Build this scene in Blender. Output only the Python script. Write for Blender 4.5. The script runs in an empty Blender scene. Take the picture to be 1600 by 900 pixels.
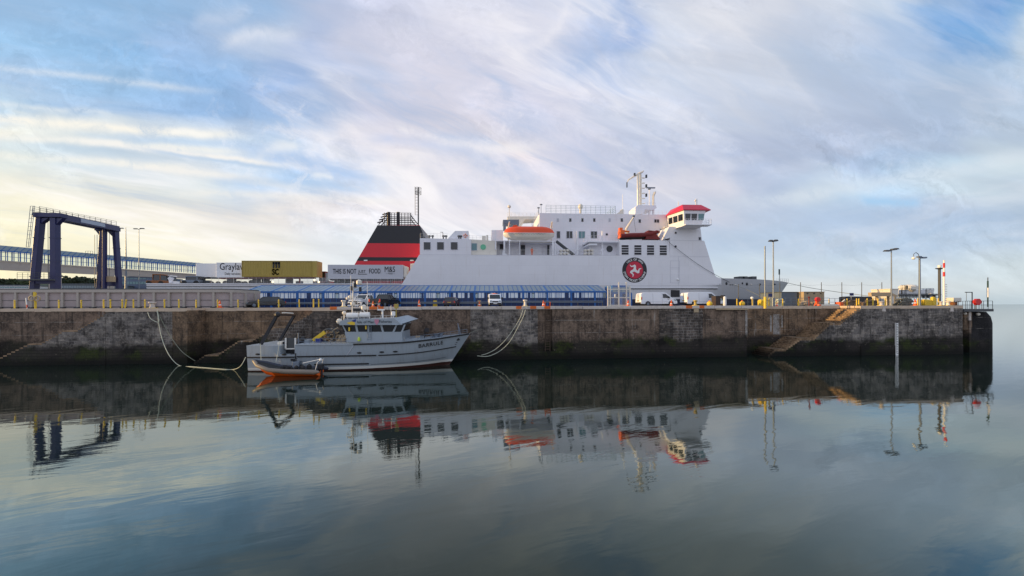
import bpy, bmesh, math, random
from mathutils import Vector, Matrix
rnd = random.Random(7)
R = math.radians
scene = bpy.context.scene
COL = scene.collection
# ------------------------------------------------------------------ camera
YAW, ROLL, CZ, FPX, HY = R(3.7), 0.0032, 6.0, 600.0, 477.8
FW = Vector((math.sin(YAW), math.cos(YAW), 0)); RT = Vector((math.cos(YAW), -math.sin(YAW), 0)); UP = Vector((0, 0, 1))
cd = bpy.data.cameras.new('camera'); cam = bpy.data.objects.new('camera', cd); COL.objects.link(cam)
cd.sensor_width = 36; cd.lens = 36*FPX/1600; cd.shift_y = (HY-450)/1600; cd.clip_start = 0.1; cd.clip_end = 60000
ax = RT*math.cos(ROLL) - UP*math.sin(ROLL); ay = UP*math.cos(ROLL) + RT*math.sin(ROLL); az = -FW
M = Matrix((ax, ay, az)).transposed().to_4x4(); M.translation = Vector((0, 0, CZ)); cam.matrix_world = M
scene.camera = cam

def W(px, py, Y):
    """point on the vertical plane at distance Y (parallel to the quay) seen towards a picture direction"""
    u = px-800; v = HY-py
    d = FW*FPX + RT*(u+ROLL*v) + UP*(v-ROLL*u)
    t = Y/d.y
    return (d.x*t, CZ+d.z*t)
def X(px, Y): return W(px, 478, Y)[0]
def Z(px, py, Y): return W(px, py, Y)[1]
def srgb(c):
    return tuple(((x/255)/12.92 if x/255 <= 0.04045 else (((x/255)+0.055)/1.055)**2.4) for x in c[:3])

# ------------------------------------------------------------------ sun
SUN_EL, SUN_AZ = R(8.5), (-1.0, 0.035)   # the sun stands low on the left, almost along the quay
n = math.hypot(*SUN_AZ)
sdir = Vector((SUN_AZ[0]/n*math.cos(SUN_EL), SUN_AZ[1]/n*math.cos(SUN_EL), math.sin(SUN_EL)))
sl = bpy.data.lights.new('sun', 'SUN'); sl.energy = 4.8; sl.angle = R(0.6); sl.color = (1, 0.65, 0.25)
so = bpy.data.objects.new('sun', sl); COL.objects.link(so); so.rotation_euler = sdir.to_track_quat('Z', 'Y').to_euler()
so.location = (-60, 0, 60)
scene.view_settings.view_transform = 'Standard'; scene.view_settings.look = 'None'
scene.view_settings.exposure = 0.0; scene.view_settings.gamma = 1

# ------------------------------------------------------------------ sky
class NT:
    def __init__(s, tree): s.t = tree; s.N = tree.nodes; s.L = tree.links
    def _in(s, sock, v):
        if v is None: return
        if hasattr(v, 'is_output'): s.L.new(v, sock)
        else: sock.default_value = v
    def m(s, op, a, b=None, c=None, clamp=False):
        n = s.N.new('ShaderNodeMath'); n.operation = op; n.use_clamp = clamp
        s._in(n.inputs[0], a); s._in(n.inputs[1], b); s._in(n.inputs[2], c); return n.outputs[0]
    def vm(s, op, a, b=None, sc=None):
        n = s.N.new('ShaderNodeVectorMath'); n.operation = op
        s._in(n.inputs[0], a); s._in(n.inputs[1], b)
        if sc is not None: s._in(n.inputs['Scale'], sc)
        return n.outputs['Value'] if op in ('DOT_PRODUCT', 'LENGTH') else n.outputs[0]
    def mr(s, v, a, b, c=0.0, d=1.0, it='SMOOTHSTEP'):
        n = s.N.new('ShaderNodeMapRange'); n.interpolation_type = it
        for k, x in zip(('Value', 'From Min', 'From Max', 'To Min', 'To Max'), (v, a, b, c, d)): s._in(n.inputs[k], x)
        return n.outputs[0]
    def mix(s, f, a, b, bt='MIX'):
        n = s.N.new('ShaderNodeMix'); n.data_type = 'RGBA'; n.blend_type = bt
        s._in(n.inputs[0], f); s._in(n.inputs[6], a); s._in(n.inputs[7], b); return n.outputs[2]
    def noise(s, vec, scale, detail=4, rough=0.55, dist=0.0, out=0):
        n = s.N.new('ShaderNodeTexNoise'); s._in(n.inputs['Vector'], vec)
        n.inputs['Scale'].default_value = scale; n.inputs['Detail'].default_value = detail
        n.inputs['Roughness'].default_value = rough; n.inputs['Distortion'].default_value = dist
        return n.outputs[out]
    def comb(s, x, y, z=0.0):
        n = s.N.new('ShaderNodeCombineXYZ'); s._in(n.inputs[0], x); s._in(n.inputs[1], y); s._in(n.inputs[2], z); return n.outputs[0]
    def sep(s, v):
        n = s.N.new('ShaderNodeSeparateXYZ'); s._in(n.inputs[0], v); return n.outputs
    def ramp(s, f, stops, it='LINEAR'):
        n = s.N.new('ShaderNodeValToRGB'); s._in(n.inputs[0], f); cr = n.color_ramp; cr.interpolation = it
        while len(cr.elements) > 1: cr.elements.remove(cr.elements[-1])
        cr.elements[0].position = stops[0][0]; cr.elements[0].color = (*stops[0][1], 1)
        for p, c in stops[1:]:
            e = cr.elements.new(p); e.color = (*c, 1)
        return n.outputs[0]

w = bpy.data.worlds.new('World'); scene.world = w; w.use_nodes = True
T = NT(w.node_tree); T.N.clear()
out = T.N.new('ShaderNodeOutputWorld'); bg = T.N.new('ShaderNodeBackground'); T.L.new(bg.outputs[0], out.inputs[0])
bg.inputs[1].default_value = 0.1
sky = T.N.new('ShaderNodeTexSky'); sky.sky_type = 'NISHITA'; sky.sun_disc = False
sky.sun_elevation = SUN_EL; sky.sun_rotation = math.atan2(SUN_AZ[0], SUN_AZ[1]); sky.air_density = 1.0; sky.dust_density = 1.2; sky.ozone_density = 1.5
tc = T.N.new('ShaderNodeTexCoord'); D = T.vm('NORMALIZE', tc.outputs['Generated'])
# cloud sheet coordinates, from the direction only
fy = T.vm('DOT_PRODUCT', D, tuple(FW)); fx = T.vm('DOT_PRODUCT', D, tuple(RT)); fz = T.sep(D)[2]
fyc = T.m('MAXIMUM', fy, 0.12); fza = T.m('MAXIMUM', fz, 0.0)
u0 = T.m('DIVIDE', fx, fyc); v0 = T.m('DIVIDE', fza, fyc)
base = T.comb(u0, v0)
def rotst(a, sx, sy):
    ca, sa = math.cos(a), math.sin(a)
    return T.comb(T.m('MULTIPLY', T.m('ADD', T.m('MULTIPLY', u0, ca), T.m('MULTIPLY', v0, sa)), sx),
                  T.m('MULTIPLY', T.m('SUBTRACT', T.m('MULTIPLY', v0, ca), T.m('MULTIPLY', u0, sa)), sy))
st1 = rotst(R(-14), 1.6, 7.0); st2 = rotst(R(-24), 2.0, 5.0); st3 = rotst(R(-9), 1.2, 14.0)
wn = T.noise(st1, 1.0, 4, 0.5, 0.5, 1); ws = T.sep(wn)
wn2 = T.noise(base, 7.0, 6, 0.62, 0.3, 1); ws2 = T.sep(wn2)
u = T.m('ADD', T.m('ADD', u0, T.m('MULTIPLY', T.m('SUBTRACT', ws[0], 0.5), 0.30)), T.m('MULTIPLY', T.m('SUBTRACT', ws2[0], 0.5), 0.08))
v = T.m('ADD', T.m('ADD', v0, T.m('MULTIPLY', T.m('MULTIPLY', T.m('SUBTRACT', ws[1], 0.5), 0.16), T.mr(v0, 0.0, 0.25))),
        T.m('MULTIPLY', T.m('MULTIPLY', T.m('SUBTRACT', ws2[1], 0.5), 0.022), T.mr(v0, 0.0, 0.2)))
GRID = {
 0: [(0,150,185,220),(200,143,180,217),(400,150,180,215),(500,185,195,220),(600,200,204,224),(700,206,209,225),(800,205,210,228),(900,190,203,228),(960,163,184,220),(1000,200,208,225),(1100,206,210,222),(1200,206,210,222),(1300,200,207,220),(1390,190,204,222),(1450,136,172,214),(1520,104,153,208),(1570,120,165,210),(1600,165,190,215)],
 60: [(0,148,186,220),(200,138,178,217),(300,148,178,215),(430,180,196,221),(480,172,188,219),(560,198,203,223),(700,206,208,225),(850,205,210,228),(920,184,197,225),(975,164,184,220),(1030,200,208,224),(1150,206,210,222),(1300,190,200,218),(1400,168,190,220),(1470,118,163,212),(1530,122,166,212),(1600,175,195,215)],
 120: [(0,160,190,222),(150,148,184,219),(350,138,174,214),(450,152,178,217),(550,190,199,221),(650,205,206,222),(800,206,208,225),(870,188,199,225),(960,180,194,221),(1030,200,207,222),(1150,201,207,220),(1300,182,195,215),(1400,168,189,217),(1500,164,187,214),(1600,180,195,212)],
 165: [(0,178,203,224),(150,156,186,219),(350,142,175,214),(500,160,183,217),(600,200,203,222),(750,214,212,225),(850,203,206,225),(1000,195,203,222),(1150,200,206,220),(1300,180,191,211),(1450,170,186,209),(1600,172,188,208)],
 200: [(0,236,234,222),(120,222,227,225),(250,196,210,225),(400,180,198,222),(520,205,210,226),(620,212,211,225),(750,216,214,226),(850,205,208,226),(1000,192,201,221),(1150,192,200,217),(1300,173,185,208),(1450,169,184,207),(1600,178,193,211)],
 226: [(0,214,224,226),(120,196,213,226),(250,186,206,226),(350,188,206,226),(430,186,204,226),(520,204,211,227),(620,216,214,226),(700,200,206,226),(800,230,225,229),(900,202,205,224),(1000,188,197,218),(1150,180,190,212),(1300,171,183,206),(1450,171,186,208),(1600,192,206,218)],
 250: [(0,222,228,222),(150,208,219,226),(300,202,214,226),(430,184,202,228),(520,180,198,226),(600,222,221,228),(700,198,205,226),(800,236,226,228),(900,201,204,222),(1000,185,193,215),(1150,170,182,207),(1250,174,187,211),(1400,165,185,212),(1500,186,208,225),(1600,206,220,228)],
 290: [(0,236,232,215),(150,230,229,220),(300,220,225,225),(450,172,198,228),(560,200,210,228),(650,226,223,228),(760,208,211,228),(850,218,215,226),(960,190,197,218),(1050,210,210,222),(1200,176,190,215),(1300,196,210,225),(1380,180,207,232),(1500,195,210,222),(1600,190,205,220)],
 330: [(0,242,236,210),(200,237,231,218),(400,234,229,224),(560,230,225,228),(700,224,221,230),(800,236,228,230),(950,202,206,225),(1080,202,206,222),(1200,185,198,218),(1350,175,194,219),(1450,167,186,211),(1600,169,187,209)],
 380: [(0,246,238,203),(200,242,236,213),(400,235,231,221),(550,223,226,230),(750,216,219,230),(900,200,208,225),(1150,180,197,219),(1300,175,194,217),(1450,170,189,212),(1600,174,191,211)],
 420: [(0,249,240,202),(200,243,236,208),(400,229,230,224),(600,216,222,228),(900,205,215,228),(1150,194,209,222),(1300,194,209,222),(1450,194,207,218),(1600,194,207,215)],
 450: [(0,250,240,203),(300,236,232,214),(600,212,220,226),(1150,212,218,222),(1300,208,214,218),(1600,198,209,215)],
 476: [(0,238,224,195),(600,204,211,218),(1200,206,211,216),(1600,186,201,210)]}
ufac = T.mr(u, -800/600, 800/600, 0, 1, 'LINEAR')
cur = None; ys = sorted(GRID)
for i, y in enumerate(ys):
    col = T.ramp(ufac, [(a/1600, srgb((b, c, d))) for a, b, c, d in GRID[y]], 'EASE')
    cur = col if cur is None else T.mix(T.mr(v, (478-ys[i-1])/600, (478-y)/600), cur, col)
# fine cirrus texture and a few long streaks
tx1 = T.noise(st2, 0.9, 4, 0.5, 0.8); tx2 = T.noise(st3, 0.9, 4, 0.5, 0.6); tx3 = T.noise(T.vm('ADD', st2, T.vm('SCALE', wn2, sc=0.7)), 2.4, 8, 0.66, 1.0)
amp = T.m('ADD', 1.0, T.m('ADD', T.m('ADD', T.m('MULTIPLY', T.m('SUBTRACT', tx1, 0.5), 0.22), T.m('MULTIPLY', T.m('SUBTRACT', tx2, 0.5), 0.26)), T.m('MULTIPLY', T.m('MULTIPLY', T.m('SUBTRACT', tx3, 0.47), 0.95), T.mr(tx1, 0.40, 0.68))))
fib = T.noise(T.vm('ADD', rotst(R(-19), 2.2, 11.0), T.vm('SCALE', wn, sc=1.6)), 1.1, 6, 0.58, 0.7)
fib2 = T.noise(T.vm('ADD', rotst(R(-7), 1.5, 15.0), T.vm('SCALE', wn, sc=1.2)), 1.0, 5, 0.55, 0.5)
lf = T.mr(v0, 0.62, 0.38)
amp = T.m('ADD', amp, T.m('ADD', T.m('MULTIPLY', T.m('MULTIPLY', T.m('SUBTRACT', fib, 0.5), 0.30), T.mr(tx2, 0.36, 0.62)), T.m('MULTIPLY', T.m('MULTIPLY', T.m('SUBTRACT', fib2, 0.5), T.mr(u0, 0.4, -0.6, 0.1, 0.4)), lf)))
cur = T.vm('SCALE', cur, sc=amp)
# cirrus fibres: white threads over blue gaps, fanning out from the lower left
fA = T.noise(T.vm('ADD', rotst(R(-33), 1.5, 6.5), T.vm('SCALE', wn, sc=1.1)), 1.15, 9, 0.60, 0.35)
fB = T.noise(T.vm('ADD', rotst(R(-8), 1.1, 13.0), T.vm('SCALE', wn, sc=1.2)), 1.2, 9, 0.60, 0.5)
fC = T.noise(T.vm('ADD', rotst(R(14), 1.1, 10.0), T.vm('SCALE', wn, sc=1.0)), 1.1, 8, 0.58, 0.3)
sel = T.mr(T.m('ADD', u0, T.m('MULTIPLY', v0, 0.9)), -0.75, 0.05); selc = T.m('MULTIPLY', T.mr(u0, 0.35, 0.8), T.mr(v0, 0.5, 0.3))
ff = T.m('ADD', T.m('MULTIPLY', fB, T.m('SUBTRACT', 1.0, sel)), T.m('MULTIPLY', fA, sel)); ff = T.m('ADD', T.m('MULTIPLY', ff, T.m('SUBTRACT', 1.0, selc)), T.m('MULTIPLY', fC, selc))
stg = T.m('MULTIPLY', T.m('MULTIPLY', T.mr(u0, 0.85, 0.05, 0.28, 1.0), T.mr(v0, 0.04, 0.2, 0.2, 1.0)), T.mr(T.m('ADD', T.m('MULTIPLY', u0, 0.35), T.m('MULTIPLY', v0, -1.0)), -0.92, -0.60, 0.15, 1.0))
cur = T.mix(T.m('MULTIPLY', T.mr(ff, 0.46, 0.74, 0, 0.66), stg), cur, (*[min(1.0, q*1.12) for q in srgb((243,238,238))], 1))
cur = T.mix(T.m('MULTIPLY', T.mr(ff, 0.50, 0.30, 0, 0.48), T.m('MULTIPLY', stg, T.mr(v0, 0.1, 0.3))), cur, (*srgb((150,180,218)), 1))
puf = T.noise(T.vm('ADD', base, T.vm('SCALE', wn2, sc=0.05)), 16.0, 8, 0.70, 0.4)
cur = T.mix(T.m('MULTIPLY', T.m('MULTIPLY', T.mr(puf, 0.52, 0.68, 0, 0.45), T.mr(tx1, 0.48, 0.62)), stg), cur, (*srgb((240,238,242)), 1))
def streak(p0, p1, p2, wpx, inten, col, ragged=0.5):
    global cur
    pts = [((p[0]-800)/600, (478-p[1])/600) for p in (p0, p1, p2)]
    (a0, b0), (a1, b1), (a2, b2) = pts
    # quadratic through three points: v = A + B*(u-a0) + C*(u-a0)*(u-a1)
    Bq = (b1-b0)/(a1-a0); Cq = ((b2-b1)/(a2-a1)-Bq)/(a2-a0)
    uu = T.m('ADD', u0, T.m('MULTIPLY', T.m('SUBTRACT', ws2[0], 0.5), 0.10))
    vv = T.m('ADD', v0, T.m('MULTIPLY', T.m('SUBTRACT', ws2[2], 0.5), 0.025*ragged*2))
    d0 = T.m('SUBTRACT', uu, a0); d1 = T.m('SUBTRACT', uu, a1)
    cv = T.m('ADD', T.m('MULTIPLY_ADD', d0, Bq, b0), T.m('MULTIPLY', T.m('MULTIPLY', d0, d1), Cq))
    q = T.m('DIVIDE', T.m('SUBTRACT', vv, cv), wpx/600)
    g = T.m('POWER', 2.718, T.m('MULTIPLY', T.m('MULTIPLY', q, q), -1.0))
    L = (a2-a0)*0.22
    e = T.m('MULTIPLY', T.mr(uu, a0-L*0.3, a0+L), T.mr(uu, a2-L, a2+L*0.3, 1, 0))
    s = T.m('MULTIPLY', T.m('MULTIPLY', g, e), T.m('MULTIPLY', inten, T.mr(tx3, 0.5-0.35*ragged-0.15, 0.62)), clamp=True)
    cur = T.mix(s, cur, (*srgb(col), 1))
streak((-60,96),(170,122),(345,145), 6, 0.62, (215,222,230), 0.4)
streak((-80,176),(180,198),(400,212), 8, 1.0, (245,240,228), 0.4)
streak((-80,208),(200,224),(400,240), 6, 0.9, (240,238,230), 0.5)
streak((100,215),(330,243),(470,260), 5, 0.95, (242,238,232), 0.4)
streak((80,240),(300,268),(480,290), 7, 0.7, (238,235,230), 0.5)
streak((340,70),(400,52),(480,62), 13, 0.75, (214,220,232), 0.9)
streak((300,30),(345,28),(395,10), 12, 0.5, (200,210,228), 1.0)
streak((395,250),(430,235),(470,228), 9, 0.7, (232,234,236), 0.9)
streak((260,202),(300,206),(330,208), 5, 0.8, (246,244,238), 0.8)
streak((485,276),(505,276),(525,278), 6, 0.8, (236,238,240), 0.9)
streak((480,200),(650,240),(860,330), 26, 0.5, (240,232,232), 0.6)
streak((540,30),(760,150),(960,235), 40, 0.35, (225,220,230), 0.8)
streak((1100,325),(1350,292),(1680,228), 13, 0.6, (214,222,230), 0.6)
streak((1000,292),(1090,285),(1160,300), 16, 0.5, (222,218,224), 0.7)
streak((1340,312),(1385,318),(1440,318), 7, 0.9, (160,198,232), 0.3)
streak((640,20),(780,40),(930,15), 28, 0.45, (228,226,234), 1.0)
streak((-60,150),(60,166),(200,178), 5, 0.5, (228,232,232), 0.5)
streak((-80,232),(120,250),(330,262), 6, 0.6, (244,240,228), 0.4)
streak((160,255),(330,272),(520,300), 5, 0.7, (240,236,230), 0.4)
streak((250,300),(430,305),(640,318), 6, 0.5, (242,236,226), 0.4)
streak((200,225),(340,250),(450,262), 3, 0.5, (160,190,222), 0.3)
streak((330,278),(450,285),(600,300), 7, 0.55, (160,192,226), 0.3)
streak((380,232),(470,252),(600,285), 9, 0.6, (158,188,226), 0.4)
streak((560,215),(680,225),(760,236), 8, 0.5, (172,190,224), 0.5)
streak((880,110),(945,60),(985,-20), 22, 0.45, (150,178,218), 0.5)
streak((380,180),(440,186),(530,205), 12, 0.5, (150,182,220), 0.5)
streak((600,190),(720,225),(860,228), 9, 0.6, (240,236,238), 0.9)
streak((900,0),(870,40),(800,80), 10, 0.4, (236,234,240), 0.9)
streak((1100,110),(1300,150),(1600,120), 60, 0.25, (172,188,214), 0.2)
streak((1150,345),(1350,350),(1640,330), 16, 0.35, (164,182,208), 0.2)
streak((1000,20),(1120,30),(1250,10), 24, 0.3, (222,224,230), 1.0)
front = T.m('MULTIPLY', T.mr(fy, 0.13, 0.45), 1.0)
back = T.ramp(T.mr(fz, 0, 1, 0, 1, 'LINEAR'), [(0, srgb((208,213,228))), (0.35, srgb((216,221,238))), (1, srgb((180,200,230)))])
cur = T.mix(front, back, cur)
below = T.mr(fz, -0.03, -0.002)
cur = T.mix(below, (*srgb((70,84,96)), 1), cur)
cur = T.vm('SCALE', cur, sc=11.6)
fin = T.mix(0.9, sky.outputs[0], cur)
T.L.new(fin, bg.inputs[0])

# ------------------------------------------------------------------ materials
def newmat(name):
    m = bpy.data.materials.new(name); m.use_nodes = True
    t = NT(m.node_tree); b = t.N['Principled BSDF']; return m, t, b
def mat(name, col, rough=0.5, metal=0.0, var=0.12, scale=1.5, dirt=0.0, bump=0.0, emit=None, spec=None, streaks=0.0):
    m, t, b = newmat(name)
    g = t.N.new('ShaderNodeNewGeometry').outputs['Position']
    nz = t.noise(g, scale, 5, 0.6)
    c = t.mix(nz, (*[x*(1-var) for x in col], 1), (*[min(1, x*(1+var)) for x in col], 1))
    if dirt:
        f = t.mr(t.noise(g, scale*0.7+0.3, 7, 0.7, 0.4), 0.52, 0.75, 0, dirt)
        c = t.mix(f, c, (0.16, 0.11, 0.07, 1))
    if streaks:
        p = t.sep(g); sv = t.comb(t.m('MULTIPLY', p[0], 1.6), t.m('MULTIPLY', p[1], 1.6), t.m('MULTIPLY', p[2], 0.12))
        f = t.mr(t.noise(sv, 1.7, 5, 0.65), 0.55, 0.8, 0, streaks)
        c = t.mix(f, c, (0.30, 0.22, 0.16, 1))
    t.L.new(c, b.inputs['Base Color'])
    b.inputs['Roughness'].default_value = rough; b.inputs['Metallic'].default_value = metal
    if spec is not None: b.inputs['Specular IOR Level'].default_value = spec
    if bump:
        bn = t.N.new('ShaderNodeBump'); bn.inputs['Strength'].default_value = bump; bn.inputs['Distance'].default_value = 0.03
        t.L.new(t.noise(g, scale*6, 6, 0.65), bn.inputs['Height']); t.L.new(bn.outputs[0], b.inputs['Normal'])
    if emit: b.inputs['Emission Color'].default_value = (*emit[:3], 1); b.inputs['Emission Strength'].default_value = emit[3]
    return m
MT = {}
def defm(k, *a, **kw): MT[k] = mat(k, *a, **kw)
defm('white_paint', (0.80, 0.80, 0.835), 0.35, var=0.03, scale=0.15, streaks=0.10)
defm('house_white', (0.80, 0.79, 0.83), 0.4, var=0.03, scale=0.2, streaks=0.14)
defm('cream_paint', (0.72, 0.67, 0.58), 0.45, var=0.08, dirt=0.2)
defm('hull_white', (0.62, 0.62, 0.63), 0.4, var=0.05, scale=0.2, streaks=0.3)
defm('navy', (0.012, 0.016, 0.05), 0.4)
defm('gantry_blue', (0.012, 0.015, 0.085), 0.4, var=0.2, dirt=0.08)
defm('black', (0.012, 0.013, 0.018), 0.45, var=0.2)
defm('rubber', (0.018, 0.018, 0.019), 0.8, var=0.2)
defm('funnel_red', (0.62, 0.015, 0.03), 0.4, var=0.05)
defm('roof_red', (0.55, 0.01, 0.045), 0.4, var=0.05)
defm('orange', (0.75, 0.11, 0.015), 0.5, var=0.1)
defm('canopy_orange', (0.78, 0.075, 0.012), 0.4, var=0.08)
defm('boat_orange', (0.8, 0.13, 0.01), 0.4, var=0.06)
defm('rescue_red', (0.15, 0.008, 0.008), 0.6)
defm('yellow', (0.74, 0.50, 0.03), 0.5, var=0.12, scale=5, dirt=0.3)
defm('gold', (0.42, 0.31, 0.065), 0.5, var=0.08, dirt=0.12)
defm('dark_glass', (0.012, 0.015, 0.018), 0.06, spec=0.8)
defm('cab_glass', (0.010, 0.012, 0.014), 0.22, spec=0.3)
defm('teal_glass', (0.10, 0.22, 0.24), 0.08, spec=0.8)
defm('terminal_blue', (0.012, 0.115, 0.38), 0.45, var=0.12, dirt=0.1)
defm('terminal_dark', (0.006, 0.026, 0.10), 0.3, var=0.3)
defm('frost', (0.20, 0.27, 0.315), 0.35, var=0.15, scale=0.8)
defm('steel', (0.16, 0.19, 0.235), 0.45, metal=0.4, var=0.15, scale=4)
defm('dark_steel', (0.06, 0.065, 0.07), 0.5, metal=0.2, var=0.2)
defm('rail_white', (0.7, 0.68, 0.64), 0.5)
defm('rail_green', (0.25, 0.36, 0.34), 0.5)
defm('boat_grey', (0.30, 0.345, 0.385), 0.38, var=0.05, scale=0.8, streaks=0.22)
defm('boat_deck', (0.10, 0.11, 0.11), 0.7)
defm('tube_grey', (0.16, 0.17, 0.18), 0.55, var=0.1)
defm('tan', (0.42, 0.32, 0.20), 0.7, dirt=0.3)
defm('grey_box', (0.12, 0.15, 0.18), 0.7)
defm('rust', (0.22, 0.09, 0.035), 0.85, var=0.4, scale=6)
defm('rope', (0.50, 0.52, 0.42), 0.85, var=0.2, scale=12)
defm('rope_dark', (0.20, 0.21, 0.16), 0.85)
defm('timber', (0.17, 0.12, 0.08), 0.85, var=0.3, scale=8)
defm('red', (0.60, 0.02, 0.02), 0.45)
defm('sign_blue', (0.01, 0.02, 0.12), 0.4)
defm('car_black', (0.010, 0.011, 0.013), 0.18, spec=0.7)
defm('car_red', (0.05, 0.008, 0.014), 0.2, spec=0.7)
defm('van_white', (0.80, 0.82, 0.86), 0.25, var=0.02)
defm('letter_navy', (0.015, 0.03, 0.22), 0.5)
defm('letter_black', (0.012, 0.012, 0.012), 0.5)
defm('letter_white', (0.78, 0.78, 0.76), 0.5)
defm('trailer_white', (0.72, 0.73, 0.75), 0.4, var=0.04, streaks=0.15)
defm('trailer_grey', (0.50, 0.51, 0.56), 0.4, var=0.04, streaks=0.12)
defm('panel_conc', (0.40, 0.335, 0.325), 0.85, var=0.2, scale=1.2, dirt=0.35, bump=0.3)
defm('viaduct_conc', (0.42, 0.375, 0.33), 0.85, var=0.1, dirt=0.2)
defm('coping', (0.56, 0.44, 0.33), 0.85, var=0.25, scale=1.5, dirt=0.35, bump=0.3)
defm('kerb_white', (0.56, 0.50, 0.45), 0.8, var=0.3, scale=2, dirt=0.55, bump=0.3)
defm('kerb_orange', (0.62, 0.14, 0.02), 0.7, var=0.2, scale=3)
defm('deck_green', (0.05, 0.10, 0.08), 0.7)
defm('asphalt', (0.13, 0.12, 0.11), 0.9, var=0.25, scale=0.7, dirt=0.2)
defm('land', (0.055, 0.065, 0.03), 0.95, var=0.4, scale=0.3)
defm('hill', (0.09, 0.10, 0.12), 1.0, var=0.2, scale=0.01)  # distance haze is put into this blue-grey base colour
defm('leaf', (0.040, 0.060, 0.022), 0.8, var=0.5, scale=2)
defm('leaf_dark', (0.022, 0.036, 0.016), 0.8, var=0.5, scale=2)
defm('bark', (0.09, 0.06, 0.04), 0.9)
defm('skin', (0.5, 0.3, 0.2), 0.6)
defm('hair', (0.02, 0.015, 0.01), 0.7)
defm('net', (0.14, 0.14, 0.12), 0.95, var=0.5, scale=10)
def glassmat(name, tint, mixf):
    m, t, b = newmat(name); t.N.remove(b); o = t.N['Material Output']
    tr = t.N.new('ShaderNodeBsdfTransparent'); tr.inputs[0].default_value = (*tint, 1)
    gl = t.N.new('ShaderNodeBsdfGlossy'); gl.inputs['Roughness'].default_value = 0.05; gl.inputs[0].default_value = (0.8, 0.85, 0.9, 1)
    mx = t.N.new('ShaderNodeMixShader'); mx.inputs[0].default_value = mixf
    t.L.new(tr.outputs[0], mx.inputs[1]); t.L.new(gl.outputs[0], mx.inputs[2]); t.L.new(mx.outputs[0], o.inputs[0]); return m
def plated(name, col):
    m, t, b = newmat(name); g = t.N.new('ShaderNodeNewGeometry').outputs['Position']; p = t.sep(g)
    br = t.N.new('ShaderNodeTexBrick'); t.L.new(t.comb(p[0], p[2]), br.inputs['Vector']); br.inputs['Scale'].default_value = 1; br.inputs['Brick Width'].default_value = 6.2; br.inputs['Row Height'].default_value = 1.75; br.inputs['Mortar Size'].default_value = 0.02; br.inputs['Mortar Smooth'].default_value = .8; br.offset = .37
    br.inputs['Color1'].default_value = (.97,.97,.97,1); br.inputs['Color2'].default_value = (1,1,1,1); br.inputs['Mortar'].default_value = (.84,.84,.85,1)
    c = t.mix(1.0, (*col, 1), br.outputs[0], 'MULTIPLY')
    sv = t.comb(t.m('MULTIPLY', p[0], 1.5), t.m('MULTIPLY', p[1], 1.5), t.m('MULTIPLY', p[2], 0.10))
    c = t.mix(t.mr(t.noise(sv, 1.6, 6, .7), .54, .78, 0, .22), c, (.42,.32,.22,1))
    c = t.mix(t.mr(t.noise(g, .35, 5, .6), .4, .7, 0, .14), c, (.55,.55,.58,1))
    t.L.new(c, b.inputs['Base Color']); b.inputs['Roughness'].default_value = .42
    bn = t.N.new('ShaderNodeBump'); bn.inputs['Strength'].default_value = .25; bn.inputs['Distance'].default_value = .05; t.L.new(t.noise(g, .9, 3, .5), bn.inputs['Height']); t.L.new(bn.outputs[0], b.inputs['Normal']); return m
MT['white_paint'] = plated('white_paint', (0.80, 0.80, 0.835)); MT['house_white'] = plated('house_white', (0.80, 0.79, 0.83))
MT['clear_glass'] = glassmat('clear_glass', (0.80, 0.88, 0.88), 0.10)
MT['roof_glass'] = glassmat('roof_glass', (0.45, 0.62, 0.72), 0.30)

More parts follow.
